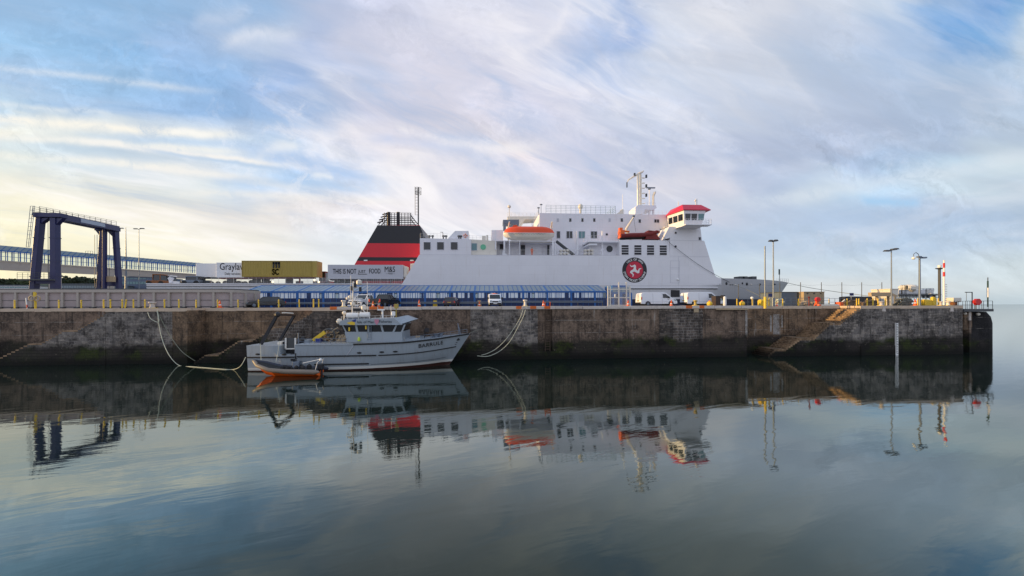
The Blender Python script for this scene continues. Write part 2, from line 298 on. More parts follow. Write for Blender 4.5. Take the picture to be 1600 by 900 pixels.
def wallmat(name, kind, base, dark, zalg=2.1):
    m, t, b = newmat(name)
    g = t.N.new('ShaderNodeNewGeometry').outputs['Position']; p = t.sep(g)
    nb = t.noise(g, 0.8, 6, 0.65); nf = t.noise(g, 5.0, 6, 0.7); nl = t.noise(g, 0.22, 4, 0.6)
    c = t.mix(t.mr(nb, 0.38, 0.64), (*dark, 1), (*base, 1))
    c = t.mix(t.mr(nf, 0.42, 0.75, 0, 0.6), c, (*[x*1.7 for x in base], 1))
    nff = t.noise(g, 14.0, 5, 0.75)
    c = t.mix(t.mr(nff, 0.5, 0.3, 0, 0.6), c, (*[x*0.4 for x in dark], 1)); c = t.mix(t.mr(nff, 0.62, 0.72, 0, 0.5), c, (0.40, 0.37, 0.34, 1))
    height = nf
    wob = t.m('MULTIPLY', t.m('SUBTRACT', t.noise(g, 1.1, 3, 0.5), 0.5), 0.42)
    if 1:
        vec = t.comb(t.m('ADD', t.m('ADD', p[0], p[1]), wob), t.m('ADD', p[2], t.m('MULTIPLY', wob, 0.55)))
        br = t.N.new('ShaderNodeTexBrick'); t.L.new(vec, br.inputs['Vector'])
        br.inputs['Scale'].default_value = 1.0; br.inputs['Mortar Size'].default_value = 0.022; br.inputs['Mortar Smooth'].default_value = 0.25
        br.inputs['Brick Width'].default_value = 0.66; br.inputs['Row Height'].default_value = 0.31; br.offset = 0.42; br.squash = 0.7; br.squash_frequency = 3
        br.inputs['Color1'].default_value = (0.5, 0.5, 0.52, 1); br.inputs['Color2'].default_value = (1.25, 1.2, 1.12, 1); br.inputs['Mortar'].default_value = (0.8, 0.8, 0.8, 1)
        br.inputs['Bias'].default_value = 0.0
    joint = br.outputs[1]
    if kind == 'stone':
        c = t.mix(0.9, c, br.outputs[0], 'MULTIPLY')
        mf = t.m('MULTIPLY', br.outputs[1], t.mr(nb, 0.32, 0.55, 0.25, 1.0))
        pale = t.mix(t.mr(nl, 0.4, 0.6), (0.36, 0.33, 0.30, 1), (0.05, 0.045, 0.04, 1))
        c = t.mix(mf, c, pale)
        height = t.m('SUBTRACT', nf, t.m('MULTIPLY', br.outputs[1], 1.3))
    elif kind == 'conc':
        # pour lines and vertical runs
        zz = t.m('ADD', p[2], t.m('MULTIPLY', t.m('SUBTRACT', nb, 0.5), 0.10))
        for zl, wd in ((4.35, 0.035), (2.95, 0.03)):
            f = t.mr(t.m('ABSOLUTE', t.m('SUBTRACT', zz, zl)), 0.0, wd, 1, 0)
            f = t.m('MULTIPLY', f, t.mr(t.noise(g, 0.6, 4, 0.7), 0.42, 0.58))
            c = t.mix(f, c, (0.36, 0.33, 0.29, 1))
        f = t.mr(t.m('ABSOLUTE', t.m('SUBTRACT', t.m('FRACT', t.m('DIVIDE', p[0], 5.7)), 0.5)), 0.0, 0.006, 0.6, 0)
        c = t.mix(f, c, (*[x*0.35 for x in dark], 1))
    sv = t.comb(t.m('MULTIPLY', p[0], 2.2), t.m('MULTIPLY', p[1], 2.2), t.m('MULTIPLY', p[2], 0.16))
    runs = t.noise(sv, 1.3, 6, 0.65)
    c = t.mix(t.m('MULTIPLY', t.mr(runs, 0.60, 0.74, 0, 0.75), t.mr(nl, 0.40, 0.54)), c, (0.40, 0.38, 0.35, 1))
    c = t.mix(t.mr(runs, 0.50, 0.30, 0, 0.65), c, (0.022, 0.02, 0.018, 1))
    # tide line: weed, then black slime
    edge = t.m('ADD', zalg, t.m('ADD', t.m('MULTIPLY', t.m('SUBTRACT', nb, 0.5), 1.6), t.m('MULTIPLY', t.m('SUBTRACT', nl, 0.5), 2.2)))
    wet = t.mr(p[2], t.m('SUBTRACT', edge, 0.35), t.m('ADD', edge, 0.4), 1, 0)
    weed = t.mix(t.mr(t.noise(g, 0.45, 5, 0.7), 0.44, 0.60), (0.009, 0.008, 0.007, 1), (0.030, 0.042, 0.007, 1))
    weed = t.mix(t.m('MULTIPLY', t.mr(t.noise(g, 0.3, 3, 0.5), 0.42, 0.55), 0.8), weed, (0.036, 0.030, 0.027, 1))
    weed = t.mix(t.m('MULTIPLY', joint, 0.55), weed, (0.004, 0.004, 0.003, 1))
    weed = t.mix(t.mr(t.noise(g, 2.5, 6, 0.75), 0.60, 0.72), weed, (0.16, 0.13, 0.10, 1))
    c = t.mix(t.m('MULTIPLY', wet, 0.97), c, weed)
    c = t.mix(t.mr(p[2], 1.1, 0.2, 0, 0.9), c, (0.006, 0.006, 0.005, 1))
    t.L.new(c, b.inputs['Base Color']); b.inputs['Roughness'].default_value = 0.85
    b.inputs['Specular IOR Level'].default_value = 0.25
    bn = t.N.new('ShaderNodeBump'); bn.inputs['Strength'].default_value = 0.9; bn.inputs['Distance'].default_value = 0.06
    t.L.new(height, bn.inputs['Height']); t.L.new(bn.outputs[0], b.inputs['Normal']); return m
MT['stair'] = wallmat('stair', 'plain', (0.33, 0.22, 0.13), (0.12, 0.08, 0.05), -0.9)
MT['stone'] = wallmat('stone', 'stone', (0.27, 0.245, 0.225), (0.065, 0.058, 0.054), 2.0)
MT['limed'] = wallmat('limed', 'conc', (0.36, 0.34, 0.32), (0.14, 0.11, 0.085), 2.2)
MT['old_rung'] = mat('old_rung', (0.07,0.045,0.03), 0.8, var=0.4, scale=5)
MT['stone_brown'] = wallmat('stone_brown', 'stone', (0.18, 0.15, 0.13), (0.045, 0.038, 0.034), 2.3)
MT['conc'] = wallmat('conc', 'conc', (0.21, 0.15, 0.11), (0.065, 0.048, 0.038), 2.2)
MT['conc_brown'] = wallmat('conc_brown', 'conc', (0.24, 0.16, 0.10), (0.085, 0.06, 0.042), 2.2)
MT['dolphin'] = wallmat('dolphin', 'conc', (0.022, 0.02, 0.022), (0.008, 0.008, 0.009), 1.5)

# ------------------------------------------------------------------ mesh helpers
class MB:
    def __init__(s): s.v = []; s.f = []
    def add(s, vs, fs):
        o = len(s.v); s.v += [tuple(map(float, q)) for q in vs]; s.f += [tuple(i+o for i in f) for f in fs]; return s
    def box(s, x0, x1, y0, y1, z0, z1):
        return s.add([(x0,y0,z0),(x1,y0,z0),(x1,y1,z0),(x0,y1,z0),(x0,y0,z1),(x1,y0,z1),(x1,y1,z1),(x0,y1,z1)],
              [(0,3,2,1),(4,5,6,7),(0,1,5,4),(1,2,6,5),(2,3,7,6),(3,0,4,7)])
    def prism(s, pts, y0, y1):      # outline in XZ
        k = len(pts); return s.add([(a,y0,c) for a, c in pts]+[(a,y1,c) for a, c in pts],
            [tuple(range(k)), tuple(range(2*k-1, k-1, -1))]+[(i,(i+1)%k,(i+1)%k+k,i+k) for i in range(k)])
    def prismz(s, pts, z0, z1):     # outline in XY
        k = len(pts); return s.add([(a,b,z0) for a, b in pts]+[(a,b,z1) for a, b in pts],
            [tuple(range(k-1,-1,-1)), tuple(range(k, 2*k))]+[(i,(i+1)%k,(i+1)%k+k,i+k) for i in range(k)])
    def frustum(s, b, t):           # b,t = (x0,x1,y0,y1,z)
        return s.add([(b[0],b[2],b[4]),(b[1],b[2],b[4]),(b[1],b[3],b[4]),(b[0],b[3],b[4]),(t[0],t[2],t[4]),(t[1],t[2],t[4]),(t[1],t[3],t[4]),(t[0],t[3],t[4])],
              [(0,3,2,1),(4,5,6,7),(0,1,5,4),(1,2,6,5),(2,3,7,6),(3,0,4,7)])
    def tube(s, p, q, r, n=8, r2=None):
        p = Vector(p); q = Vector(q); d = (q-p)
        if d.length < 1e-6: return s
        r2 = r if r2 is None else r2
        a = d.orthogonal().normalized(); b = d.normalized().cross(a)
        ring = [a*math.cos(2*math.pi*i/n)+b*math.sin(2*math.pi*i/n) for i in range(n)]
        return s.add([p+c*r for c in ring]+[q+c*r2 for c in ring],
            [tuple(range(n-1,-1,-1)), tuple(range(n,2*n))]+[(i,(i+1)%n,(i+1)%n+n,i+n) for i in range(n)])
    def path(s, pts, r, n=6):
        pts = [Vector(p) for p in pts]; rings = []; a = None
        for i, p in enumerate(pts):
            d = (pts[min(i+1, len(pts)-1)]-pts[max(i-1, 0)]).normalized()
            if a is None: a = d.orthogonal().normalized()
            a = (a-d*a.dot(d)).normalized(); b = d.cross(a); rr = r[i] if isinstance(r, (list, tuple)) else r
            rings.append([p+(a*math.cos(2*math.pi*k/n)+b*math.sin(2*math.pi*k/n))*rr for k in range(n)])
        return s.loft(rings)
    def loft(s, rings, cap=True, closed=True):
        n = len(rings[0]); vs = [q for rg in rings for q in rg]; fs = []
        for i in range(len(rings)-1):
            for k in range(n if closed else n-1):
                fs.append((i*n+k, i*n+(k+1)%n, (i+1)*n+(k+1)%n, (i+1)*n+k))
        if cap: fs += [tuple(range(n-1,-1,-1)), tuple(range((len(rings)-1)*n, len(rings)*n))]
        return s.add(vs, fs)
    def lathe(s, c, prof, n=14, axis='z'):
        rings = []
        for r, h in prof:
            rg = []
            for k in range(n):
                ca, sa = math.cos(2*math.pi*k/n)*r, math.sin(2*math.pi*k/n)*r
                rg.append((c[0]+ca, c[1]+sa, c[2]+h) if axis == 'z' else ((c[0]+ca, c[1]+h, c[2]+sa) if axis == 'y' else (c[0]+h, c[1]+ca, c[2]+sa)))
            rings.append(rg)
        return s.loft(rings)
    def ball(s, c, r, n=12, m=7, sc=(1,1,1)):
        rings = []
        for j in range(m+1):
            th = math.pi*(0.02+0.96*j/m); rings.append([(c[0]+r*sc[0]*math.sin(th)*math.cos(2*math.pi*k/n), c[1]+r*sc[1]*math.sin(th)*math.sin(2*math.pi*k/n), c[2]-r*sc[2]*math.cos(th)) for k in range(n)])
        return s.loft(rings)
    def torus(s, c, R_, r, n=20, m=8, axis='y'):
        vs = []; fs = []
        for i in range(n):
            A = 2*math.pi*i/n
            for j in range(m):
                B = 2*math.pi*j/m; rr = R_+r*math.cos(B); h = r*math.sin(B)
                vs.append((c[0]+rr*math.cos(A), c[1]+h, c[2]+rr*math.sin(A)) if axis == 'y' else (c[0]+rr*math.cos(A), c[1]+rr*math.sin(A), c[2]+h))
                fs.append((i*m+j, ((i+1)%n)*m+j, ((i+1)%n)*m+(j+1)%m, i*m+(j+1)%m))
        return s.add(vs, fs)
def wloc(o):
    v = Vector((0, 0, 0))
    while o: v += o.location; o = o.parent
    return v
SPLIT = {'lashing_bin','wheel','deck_stanchion','end_block','mast_lamp','stern_lamp','davit_post','navigation_light','instrument_box','side_light','antenna','shadow_strip','bright_view_panel','footing','roof_aerial','searchlight'}
def pieces(mb):
    par = list(range(len(mb.v)))
    def fd(i):
        while par[i] != i: par[i] = par[par[i]]; i = par[i]
        return i
    for f in mb.f:
        a = fd(f[0])
        for q in f[1:]:
            b = fd(q)
            if b != a: par[b] = a
    grp = {}
    for f in mb.f: grp.setdefault(fd(f[0]), []).append(f)
    for fs in grp.values():
        ids = sorted({i for f in fs for i in f}); mp = {k: j for j, k in enumerate(ids)}; m2 = MB(); m2.add([mb.v[i] for i in ids], [tuple(mp[i] for i in f) for f in fs]); yield m2
def obj(name, mb, m, parent=None, bev=0.0, smooth=False, label=None):
    if name in SPLIT:
        for k in list(pieces(mb)): o = obj_(name, k, m, parent, bev, smooth, label)
        return o
    return obj_(name, mb, m, parent, bev, smooth, label)
def obj_(name, mb, m, parent=None, bev=0.0, smooth=False, label=None):
    me = bpy.data.meshes.new(name); me.from_pydata(mb.v, [], mb.f)
    bm = bmesh.new(); bm.from_mesh(me)
    if parent is not None:
        off = wloc(parent); bmesh.ops.translate(bm, verts=bm.verts, vec=-off)
    bmesh.ops.recalc_face_normals(bm, faces=bm.faces)
    bm.to_mesh(me); bm.free()
    if smooth:
        me.polygons.foreach_set('use_smooth', [True]*len(me.polygons)); me.set_sharp_from_angle(angle=R(38))
    me.materials.append(MT[m] if isinstance(m, str) else m)
    o = bpy.data.objects.new(name, me); COL.objects.link(o)
    if parent is not None: o.parent = parent
    if bev:
        md = o.modifiers.new('bevel', 'BEVEL'); md.width = bev; md.segments = 2; md.limit_method = 'ANGLE'; md.angle_limit = R(30)
    if label: o['label'] = label
    return o
def tag(o, label, cat, group=None):
    o['label'] = label; o['category'] = cat
    if group: o['group'] = group
    return o
def thing(name, label, cat, loc=(0,0,0), group=None):
    o = bpy.data.objects.new(name, None); COL.objects.link(o); o.location = loc; o.empty_display_size = 0.3
    return tag(o, label, cat, group)
def struct(o): o['kind'] = 'structure'; return o
def dup(root, loc, rz=0.0, label=None, group=None):
    def cp(o, par):
        c = o.copy(); COL.objects.link(c); c.parent = par
        for ch in [k for k in bpy.data.objects if k.parent == o]: cp(ch, c)
        return c
    r = cp(root, None); r.location = loc; r.rotation_euler = (0, 0, rz)
    if label: r['label'] = label
    if group: r['group'] = group
    return r
def text(s, size, mb, place, extrude=0.01, bold=0.0, align='LEFT', space=1.0):
    """adds lettering to mb; place maps (a, b, depth) in the text plane to a point"""
    cu = bpy.data.curves.new('t', 'FONT'); cu.body = s; cu.size = size; cu.extrude = extrude; cu.offset = bold; cu.align_x = align; cu.space_character = space
    cu.resolution_u = 3
    o = bpy.data.objects.new('t', cu); COL.objects.link(o); bpy.context.view_layer.update()
    me = o.to_mesh(); mb.add([place(q.co.x, q.co.y, q.co.z) for q in me.vertices], [tuple(f.vertices) for f in me.polygons])
    o.to_mesh_clear(); bpy.data.objects.remove(o); bpy.data.curves.remove(cu)
def rail(mb, p0, p1, h=1.05, n=6, rows=3, r=0.02):
    p0 = Vector(p0); p1 = Vector(p1)
    for i in range(n+1):
        q = p0.lerp(p1, i/n); mb.tube(q, q+Vector((0,0,h)), r, 5)
    for k in range(1, rows+1):
        z = Vector((0,0,h*k/rows)); mb.tube(p0+z, p1+z, r*0.8, 5)
# ================================================================== water, ground, far land
DECK = 5.85
def watermat():
    m, t, b = newmat('water')
    g = t.N.new('ShaderNodeNewGeometry').outputs['Position']; p = t.sep(g)
    def sc(ax, ay, rot=0.0):
        c, s = math.cos(rot), math.sin(rot)
        return t.comb(t.m('MULTIPLY', t.m('ADD', t.m('MULTIPLY', p[0], c), t.m('MULTIPLY', p[1], s)), ax), t.m('MULTIPLY', t.m('SUBTRACT', t.m('MULTIPLY', p[1], c), t.m('MULTIPLY', p[0], s)), ay))
    patch = t.mr(t.noise(sc(0.03, 0.06, 0.35), 1.0, 4, 0.6), 0.40, 0.66, 0.35, 1.0)
    sea = t.mr(p[0], 25.0, 70.0, 0.0, 1.0)
    h1 = t.noise(sc(0.35, 1.1, 0.30), 1.0, 3, 0.5, 0.4)      # long low swell
    h2 = t.noise(sc(2.2, 6.5, 0.22), 1.0, 4, 0.6, 0.6)      # wind ripples
    h3 = t.noise(sc(5.0, 11.0, -0.15), 1.0, 2, 0.5)
    amp2 = t.m('ADD', t.m('MULTIPLY', patch, 0.0011), t.m('MULTIPLY', sea, 0.003))
    h = t.m('ADD', t.m('MULTIPLY', h1, 0.0075), t.m('ADD', t.m('MULTIPLY', h2, amp2), t.m('MULTIPLY', t.m('MULTIPLY', h3, patch), 0.00025)))
    bn = t.N.new('ShaderNodeBump'); bn.inputs['Strength'].default_value = 1.0; bn.inputs['Distance'].default_value = 1.0
    t.L.new(h, bn.inputs['Height'])
    t.N.remove(b); o = t.N['Material Output']; gl = t.N.new('ShaderNodeBsdfGlossy'); gl.inputs['Roughness'].default_value = 0.0; gl.inputs[0].default_value = (0.90, 0.97, 0.925, 1)
    df = t.N.new('ShaderNodeBsdfDiffuse'); df.inputs[0].default_value = (0.007, 0.015, 0.012, 1)
    lw = t.N.new('ShaderNodeLayerWeight'); lw.inputs['Blend'].default_value = 0.5
    t.L.new(t.ramp(lw.outputs['Facing'], [(0,(.82,.93,.82)),(.5,(.85,.94,.85)),(.76,(.90,.96,.91)),(.93,(1,1,1))]), gl.inputs[0])
    for q in (gl, lw): t.L.new(bn.outputs[0], q.inputs['Normal'])
    fr = t.ramp(lw.outputs['Facing'], [(0,(.02,)*3),(.30,(.035,)*3),(.426,(.070,)*3),(.53,(.145,)*3),(.60,(.25,)*3),(.674,(.40,)*3),(.76,(.38,)*3),(.87,(.46,)*3),(.93,(.70,)*3),(1,(.79,)*3)])
    mx = t.N.new('ShaderNodeMixShader'); t.L.new(fr, mx.inputs[0]); t.L.new(df.outputs[0], mx.inputs[1]); t.L.new(gl.outputs[0], mx.inputs[2]); t.L.new(mx.outputs[0], o.inputs[0]); return m
MT['water'] = watermat()
mb = MB(); mb.add([(-20000,-2000,0),(20000,-2000,0),(20000,30000,0),(-20000,30000,0)], [(0,1,2,3)])
struct(obj('water', mb, 'water'))

def hills(name, Y, prof, depth):
    mb = MB(); r0 = []; r1 = []; r2 = []
    for px, py in prof:
        x, z = W(px, py, Y); r0.append((x*0.9, Y-depth*0.5, -2)); r1.append((x, Y, z)); r2.append((x*1.2, Y+depth, -2))
    k = len(prof); mb.add(r0+r1+r2, [(i,i+1,i+1+k,i+k) for i in range(k-1)]+[(i+k,i+1+k,i+1+2*k,i+2*k) for i in range(k-1)])
    return struct(obj(name, mb, 'hill', smooth=True))
hills('hills', 2200, [(-260,438),(-150,434),(-60,437),(0,440),(30,443),(60,444),(95,440),(140,439),(185,441),(240,445),(300,449),(360,455),(430,463),(520,479)], 900)

mb = MB(); mb.prismz([(-420,68.2),(-78,68.2),(-78,96),(-96,140),(-110,260),(-420,260)], -4, DECK-0.01)
struct(obj('ground', mb, 'asphalt'))
XL = X(-120, 42.7)
Yf, Yr = 42.7, 45.4
xe = X(1504, Yf)
rec = [(X(-80,Yf), X(165,Yf)), (X(292,Yf), X(488,Yf)), (X(1167,Yf), X(1344,Yf))]
pts = [(-180, Yf+0.45)]
for a, b in rec: pts += [(a-.15, Yf+0.45), (a-.15, Yr+0.21), (b+.15, Yr+0.21), (b+.15, Yf+0.45)]
pts += [(xe-0.4, Yf+0.45), (xe-0.4, 67.6), (-180, 67.6)]
mb = MB(); mb.prismz(pts, -4, DECK); struct(obj('quay_deck', mb, 'asphalt'))
# painted lane lines on the deck
mb = MB()
for x0, x1, y in ((-18, 20, 51.2), (22, 50, 49.6)): mb.box(x0, x1, y, y+0.12, DECK+0.004, DECK+0.008)
struct(obj('lane_marking', mb, 'letter_white'))

# ================================================================== quay wall
qw = thing('quay_wall', 'long stone and concrete harbour quay wall with weed along the tide line, standing in the water', 'quay wall', (0, Yf, 0))
def stairs(flights, y0, y1, mb, low=-2.0, off=0.0):
    """flights: list of (px,py) break points from top to bottom on the front plane; slopes become steps"""
    P = [W(a, b, Yf) for a, b in flights]; pr = [P[0]]
    for (xa, za), (xb, zb) in zip(P, P[1:]):
        if abs(za-zb) < 0.13: pr.append((xb, zb)); pr[-1] = (xb, pr[-2][1]); continue
        za = pr[-1][1]; k = max(2, round(abs(za-zb)/0.19))
        for i in range(k):
            zz = za+(zb-za)*(i+1)/k; x_ = xa+(xb-xa)*(i)/k; pr.append((x_, zz)) if pr[-1][0] != x_ else pr.append((x_, zz))
            pr.append((xa+(xb-xa)*(i+1)/k, zz))
    pr = [(a, c+off) for a, c in pr]
    return mb.prism([(pr[0][0], low)]+pr+[(pr[-1][0], low)], y0, y1), pr
def seg(px0, px1, m, dy=0.0, top=5.62, name='wall_face'):
    mb = MB(); mb.box(X(px0,Yf), X(px1,Yf), Yf+dy, Yf+0.5+dy, -3, top); return obj(name, mb, m, qw)
seg(-120,-80,'stone')
seg(165, 269, 'stone', 0.0, name='masonry_face'); seg(269, 292, 'conc_brown', 0.02, name='concrete_face')
seg(488, 574, 'stone_brown', 0.0, name='masonry_face'); seg(574, 735, 'conc', 0.03, name='concrete_face')
seg(735, 840, 'stone', 0.0, name='masonry_face'); seg(840, 863, 'conc', 0.32, name='ladder_recess')
seg(863, 1030, 'conc', 0.03, name='concrete_face'); seg(1030, 1098, 'stone_brown', 0.0, name='masonry_face'); seg(1098, 1167, 'conc', 0.05, name='concrete_face')
seg(1344, 1504, 'stone', 0.0, name='masonry_face')
mb = MB(); mb.box(X(1164.5,Yf), X(1167.6,Yf), Yf-0.03, Yf+0.5, 2.3, 5.6); obj('corner_quoin', mb, 'limed', qw)
mb = MB(); mb.box(X(574,Yf), X(1030,Yf), Yf-0.10, Yf+0.05, -3, 0.9); obj('footing', mb, 'stone_brown', qw)
mb = MB(); mb.box(X(1344,Yf), X(1503,Yf), Yf-0.12, Yf+0.05, -3, 1.15); obj('footing', mb, 'stone', qw)
for (a, b), m in zip(rec, ('conc', 'conc_brown', 'conc_brown')):
    mb = MB(); mb.box(a, b, Yr, Yr+0.22, -3, 5.62); obj('recess_wall', mb, m, qw)
    mb = MB(); mb.box(a-0.2, a, Yf+0.5, Yr+0.2, -3, 5.62); mb.box(b, b+0.2, Yf+0.5, Yr+0.2, -3, 5.62); obj('recess_side', mb, m, qw)
# shallow buttresses and stain panel in the right hand recess
mb = MB()
for a, b in ((1224, 1227), (1232, 1236), (1263, 1266), (1273, 1276)): mb.box(X(a,Yr), X(b,Yr), Yr-0.12, Yr+0.02, 2.6, 5.5)
mb.box(X(1276,Yr), X(1292,Yr), Yr-0.1, Yr, 4.1, 4.2); obj('buttress', mb, 'conc_brown', qw)
mb = MB()
for a_, b_, t_, l_ in ((1203,1205.5,4.7,2.7),(1208,1217.5,4.85,2.35),(1220.5,1223,4.7,3.2)): mb.box(X(a_,Yr),X(b_,Yr),Yr-.02,Yr+.02,l_,t_)
obj('limed_patch', mb, 'limed', qw)
mb = MB(); ([(X(1201,Yr),2.9),(X(1201,Yr),4.5),(X(1206,Yr),4.72),(X(1214,Yr),4.9),(X(1219,Yr),4.7),(X(1226,Yr),4.66),(X(1226,Yr),3.3),(X(1222,Yr),3.1),(X(1220,Yr),2.5),(X(1213,Yr),2.2),(X(1205,Yr),2.4)])
fl = [[(165,487.2),(162,490),(117,516.4),(97,515.5),(61,537),(43,537.5),(-8,561.5),(-40,576)],
      [(488,486.5),(484,489),(443,510.8),(427,512),(391,532.6),(371,533.4),(338,554.8),(319,555.6),(303,566)],
      [(1344,483.4),(1338,485),(1310,504.7),(1295,506.5),(1270,528.3),(1249,530),(1225,545.5),(1210,546),(1197,557),(1192,560)]]
for k, f in enumerate(fl):
    mb = MB(); _, pr = stairs(f, Yf, Yr, mb)
    obj('staircase', mb, 'stair', qw)
    mb = MB(); stairs(f, Yf-0.03, Yf+0.0, mb, off=(-0.12,-0.12,-0.26)[k]); obj('stair_stringer', mb, ('stone', 'stone_brown', 'stone')[k], qw)
    if k == 2:
        mb = MB(); stairs([(a, b) for a, b in f[:6]], Yf-0.02, Yf+0.5, mb, off=0.10); 
# coping stones
mb = MB()
def cop(x0, x1, y, z0=5.52, z1=5.862):
    x = x0
    while x < x1-0.01:
        L = min(rnd.uniform(1.3, 2.2), x1-x); mb.box(x+0.006, x+L-0.006, y-0.06+rnd.uniform(-.01,.01), y+0.75, z0+rnd.uniform(-.02,.02), z1+rnd.uniform(-.008,.008)); x += L
cop(-70, rec[0][0], Yf); cop(rec[0][0], rec[0][1], Yr); cop(rec[0][1], rec[1][0], Yf); cop(rec[1][0], rec[1][1], Yr); cop(rec[1][1], X(542,Yf), Yf)
cop(X(1190,Yf), rec[2][1]-0.0, Yr); cop(rec[2][1], xe, Yf)
for i_, (a, b) in enumerate(rec):
    e_ = 5.861
    if i_: mb.box(a-.55, a-.006, Yf+.70, Yr+.74, 5.53, e_)
    mb.box(b+.006, b+.55, Yf+.70, Yr+.74, 5.53, e_)
obj('coping', mb, 'coping', qw)
mb = MB(); x = X(520,Yf)
while x < X(1188,Yf):
    L = rnd.uniform(2.4, 4.0); mb.box(x+0.01, x+L-0.01, Yf-0.10, Yf+0.62, 5.60+rnd.uniform(-.02,.02), 5.94+rnd.uniform(-.012,.012)); x += L
obj('edge_kerb', mb, 'kerb_white', qw, bev=0.04)
mb = MB()
for a, b in ((516,527),(577,590),(591,600),(806,815),(828,838),(850,860),(1071,1081),(1092,1100)):
    mb.box(X(a,Yf), X(b,Yf), Yf-0.113, Yf+0.63, 5.63, 5.957)
obj('painted_kerb_patch', mb, 'kerb_orange', qw, bev=0.04)
mb = MB(); mb.prism([W(1118,481.5,Yf), W(1168,482.5,Yf), W(1168,484,Yf), W(1118,484,Yf)], Yf-0.16, Yf+0.0); obj('timber_fender', mb, 'tan', qw)
# ladder set in the groove
lad = thing('ladder', 'rusty vertical ladder in the narrow groove down the quay wall', 'ladder', (X(855.5,Yf), Yf, 0))
xl0, xl1 = X(852,Yf), X(859.5,Yf)
mb = MB(); mb.tube((xl0,Yf+0.12,0.1),(xl0,Yf+0.12,5.9),0.04); obj('stile', mb, 'old_rung', lad)
mb = MB(); mb.tube((xl1,Yf+0.12,0.1),(xl1,Yf+0.12,5.9),0.04); obj('stile', mb, 'old_rung', lad)
mb = MB()
for i in range(20): mb.box(xl0, xl1, Yf+0.08, Yf+0.15, 0.25+i*0.28, 0.31+i*0.28)
obj('rung', mb, 'old_rung', lad)
for px, lab in ((851.5,'red ladder head post, left of two on the kerb'),(859.5,'red ladder head post, right of two on the kerb')):
    mb = MB(); mb.tube((X(px,Yf+.3),Yf+0.3,5.9),(X(px,Yf+.3),Yf+0.3,6.42),0.05,8); tag(obj('ladder_post', mb, 'orange'), lab, 'post', 'posts at the ladder head')

# end of the pier: recessed dark fender dolphin with a steel walkway on top
dl = thing('fender_dolphin', 'dark round-cornered concrete dolphin at the seaward end of the pier', 'dolphin', (X(1520,46), 46, 0))
d0, d1 = X(1505,45), X(1541,46)
mb = MB(); pr = [(d0,44.6)]
for i in range(7):
    a = R(-90+15*i); pr.append((d1-1.6+1.6*math.cos(a), 46.2+1.6*math.sin(a)))
pr += [(d1,54),(d0,54)]
z1_ = 5.05
mb.loft([[(a-(.9 if a > d0+1 else 0)*k_, b, z_) for a, b in pr] for z_, k_ in ((-4,0),(3.6,0),(4.4,.25),(5.05,.95))]); obj('caisson', mb, 'dolphin', dl)
mb = MB(); mb.box(d0-0.25, d0+0.02, 44.2, 50, -3, 4.0); obj('side_pile', mb, 'conc', dl)
mb = MB(); mb.box(d0-0.25, d0+0.02, 44.2, 50, 4.0, 5.35); obj('side_pile', mb, 'kerb_white', dl)
for k, (a, b, zb) in enumerate(((1506,1513,2.8),(1514.5,1518,3.1))):
    mb = MB(); mb.box(X(a,44.4), X(b,44.4), 44.35, 44.62, zb, 5.0); obj('fender_panel', mb, 'conc_brown', dl)
mb = MB(); mb.ball((X(1508,44.3),44.3,4.85),0.16); obj('fixing_light', mb, 'cream_paint', dl)
mb = MB(); mb.ball((X(1529,44.3),44.35,4.75),0.20); obj('fixing_light', mb, 'cream_paint', dl)
pf = thing('steel_walkway', 'dark steel walkway platform with thin handrails over the dolphin', 'walkway', (X(1525,45), 45, 5.1))
xa, xb = X(1505,44), X(1551,44)
mb = MB(); mb.box(xa, xb, 43.9, 46.2, 5.10, 5.42); obj('deck_beam', mb, 'dark_steel', pf)
mb = MB(); rail(mb, (xa+.3,44,5.42),(xb,44,5.42),1.0,6,2,0.025); rail(mb, (xa+.3,46.1,5.42),(xb,46.1,5.42),1.0,6,2,0.025); rail(mb,(xb,44,5.42),(xb,46.1,5.42),1.0,2,2,.025); obj('handrail', mb, 'dark_steel', pf)
mb = MB(); xq = X(1519,44); xp = X(1508,44); mb.tube((xq,44,5.4),(xq,44,7.55),0.05); mb.tube((xp,44,7.5),(xq,44,7.5),0.05); mb.tube((X(1510,44),44,6.4),(X(1510,44),44,7.5),0.02); obj('gangway_frame', mb, 'dark_steel', pf)
lb = thing('lifebuoy_housing', 'red eight-sided lifebuoy housing on the walkway handrail', 'lifebuoy box', (X(1526.5,44), 43.9, 6.3))
c = (X(1526.5,43.8), 43.8, 6.30); mb = MB(); k8 = [(c[0]+.42*math.cos(R(22.5+45*i)), c[2]+.42*math.sin(R(22.5+45*i))) for i in range(8)]; mb.prism(k8, 43.62, 43.95); obj('housing', mb, 'red', lb, bev=.03)
mb = MB(); mb.tube((c[0],43.9,5.42),(c[0],43.9,5.95),0.05); obj('post', mb, 'dark_steel', lb)
nm = thing('navigation_post', 'slim post banded dark green over white at the very end of the walkway', 'post', (X(1543,45), 45, 5.4))
def seg_pole(par, px, Y, parts, n=10):
    for py0, py1, r, m in parts:
        x, z0 = W(px, py0, Y); z1 = Z(px, py1, Y); mb = MB(); mb.tube((x,Y,z0),(x,Y,z1),r,n); obj('pole_section', mb, m, par)
seg_pole(nm, 1543.5, 45.2, [(479.5,464.5,.07,'deck_green'),(464.5,449.5,.11,'letter_white'),(449.5,439,.08,'deck_green'),(439,433.5,.05,'steel')])
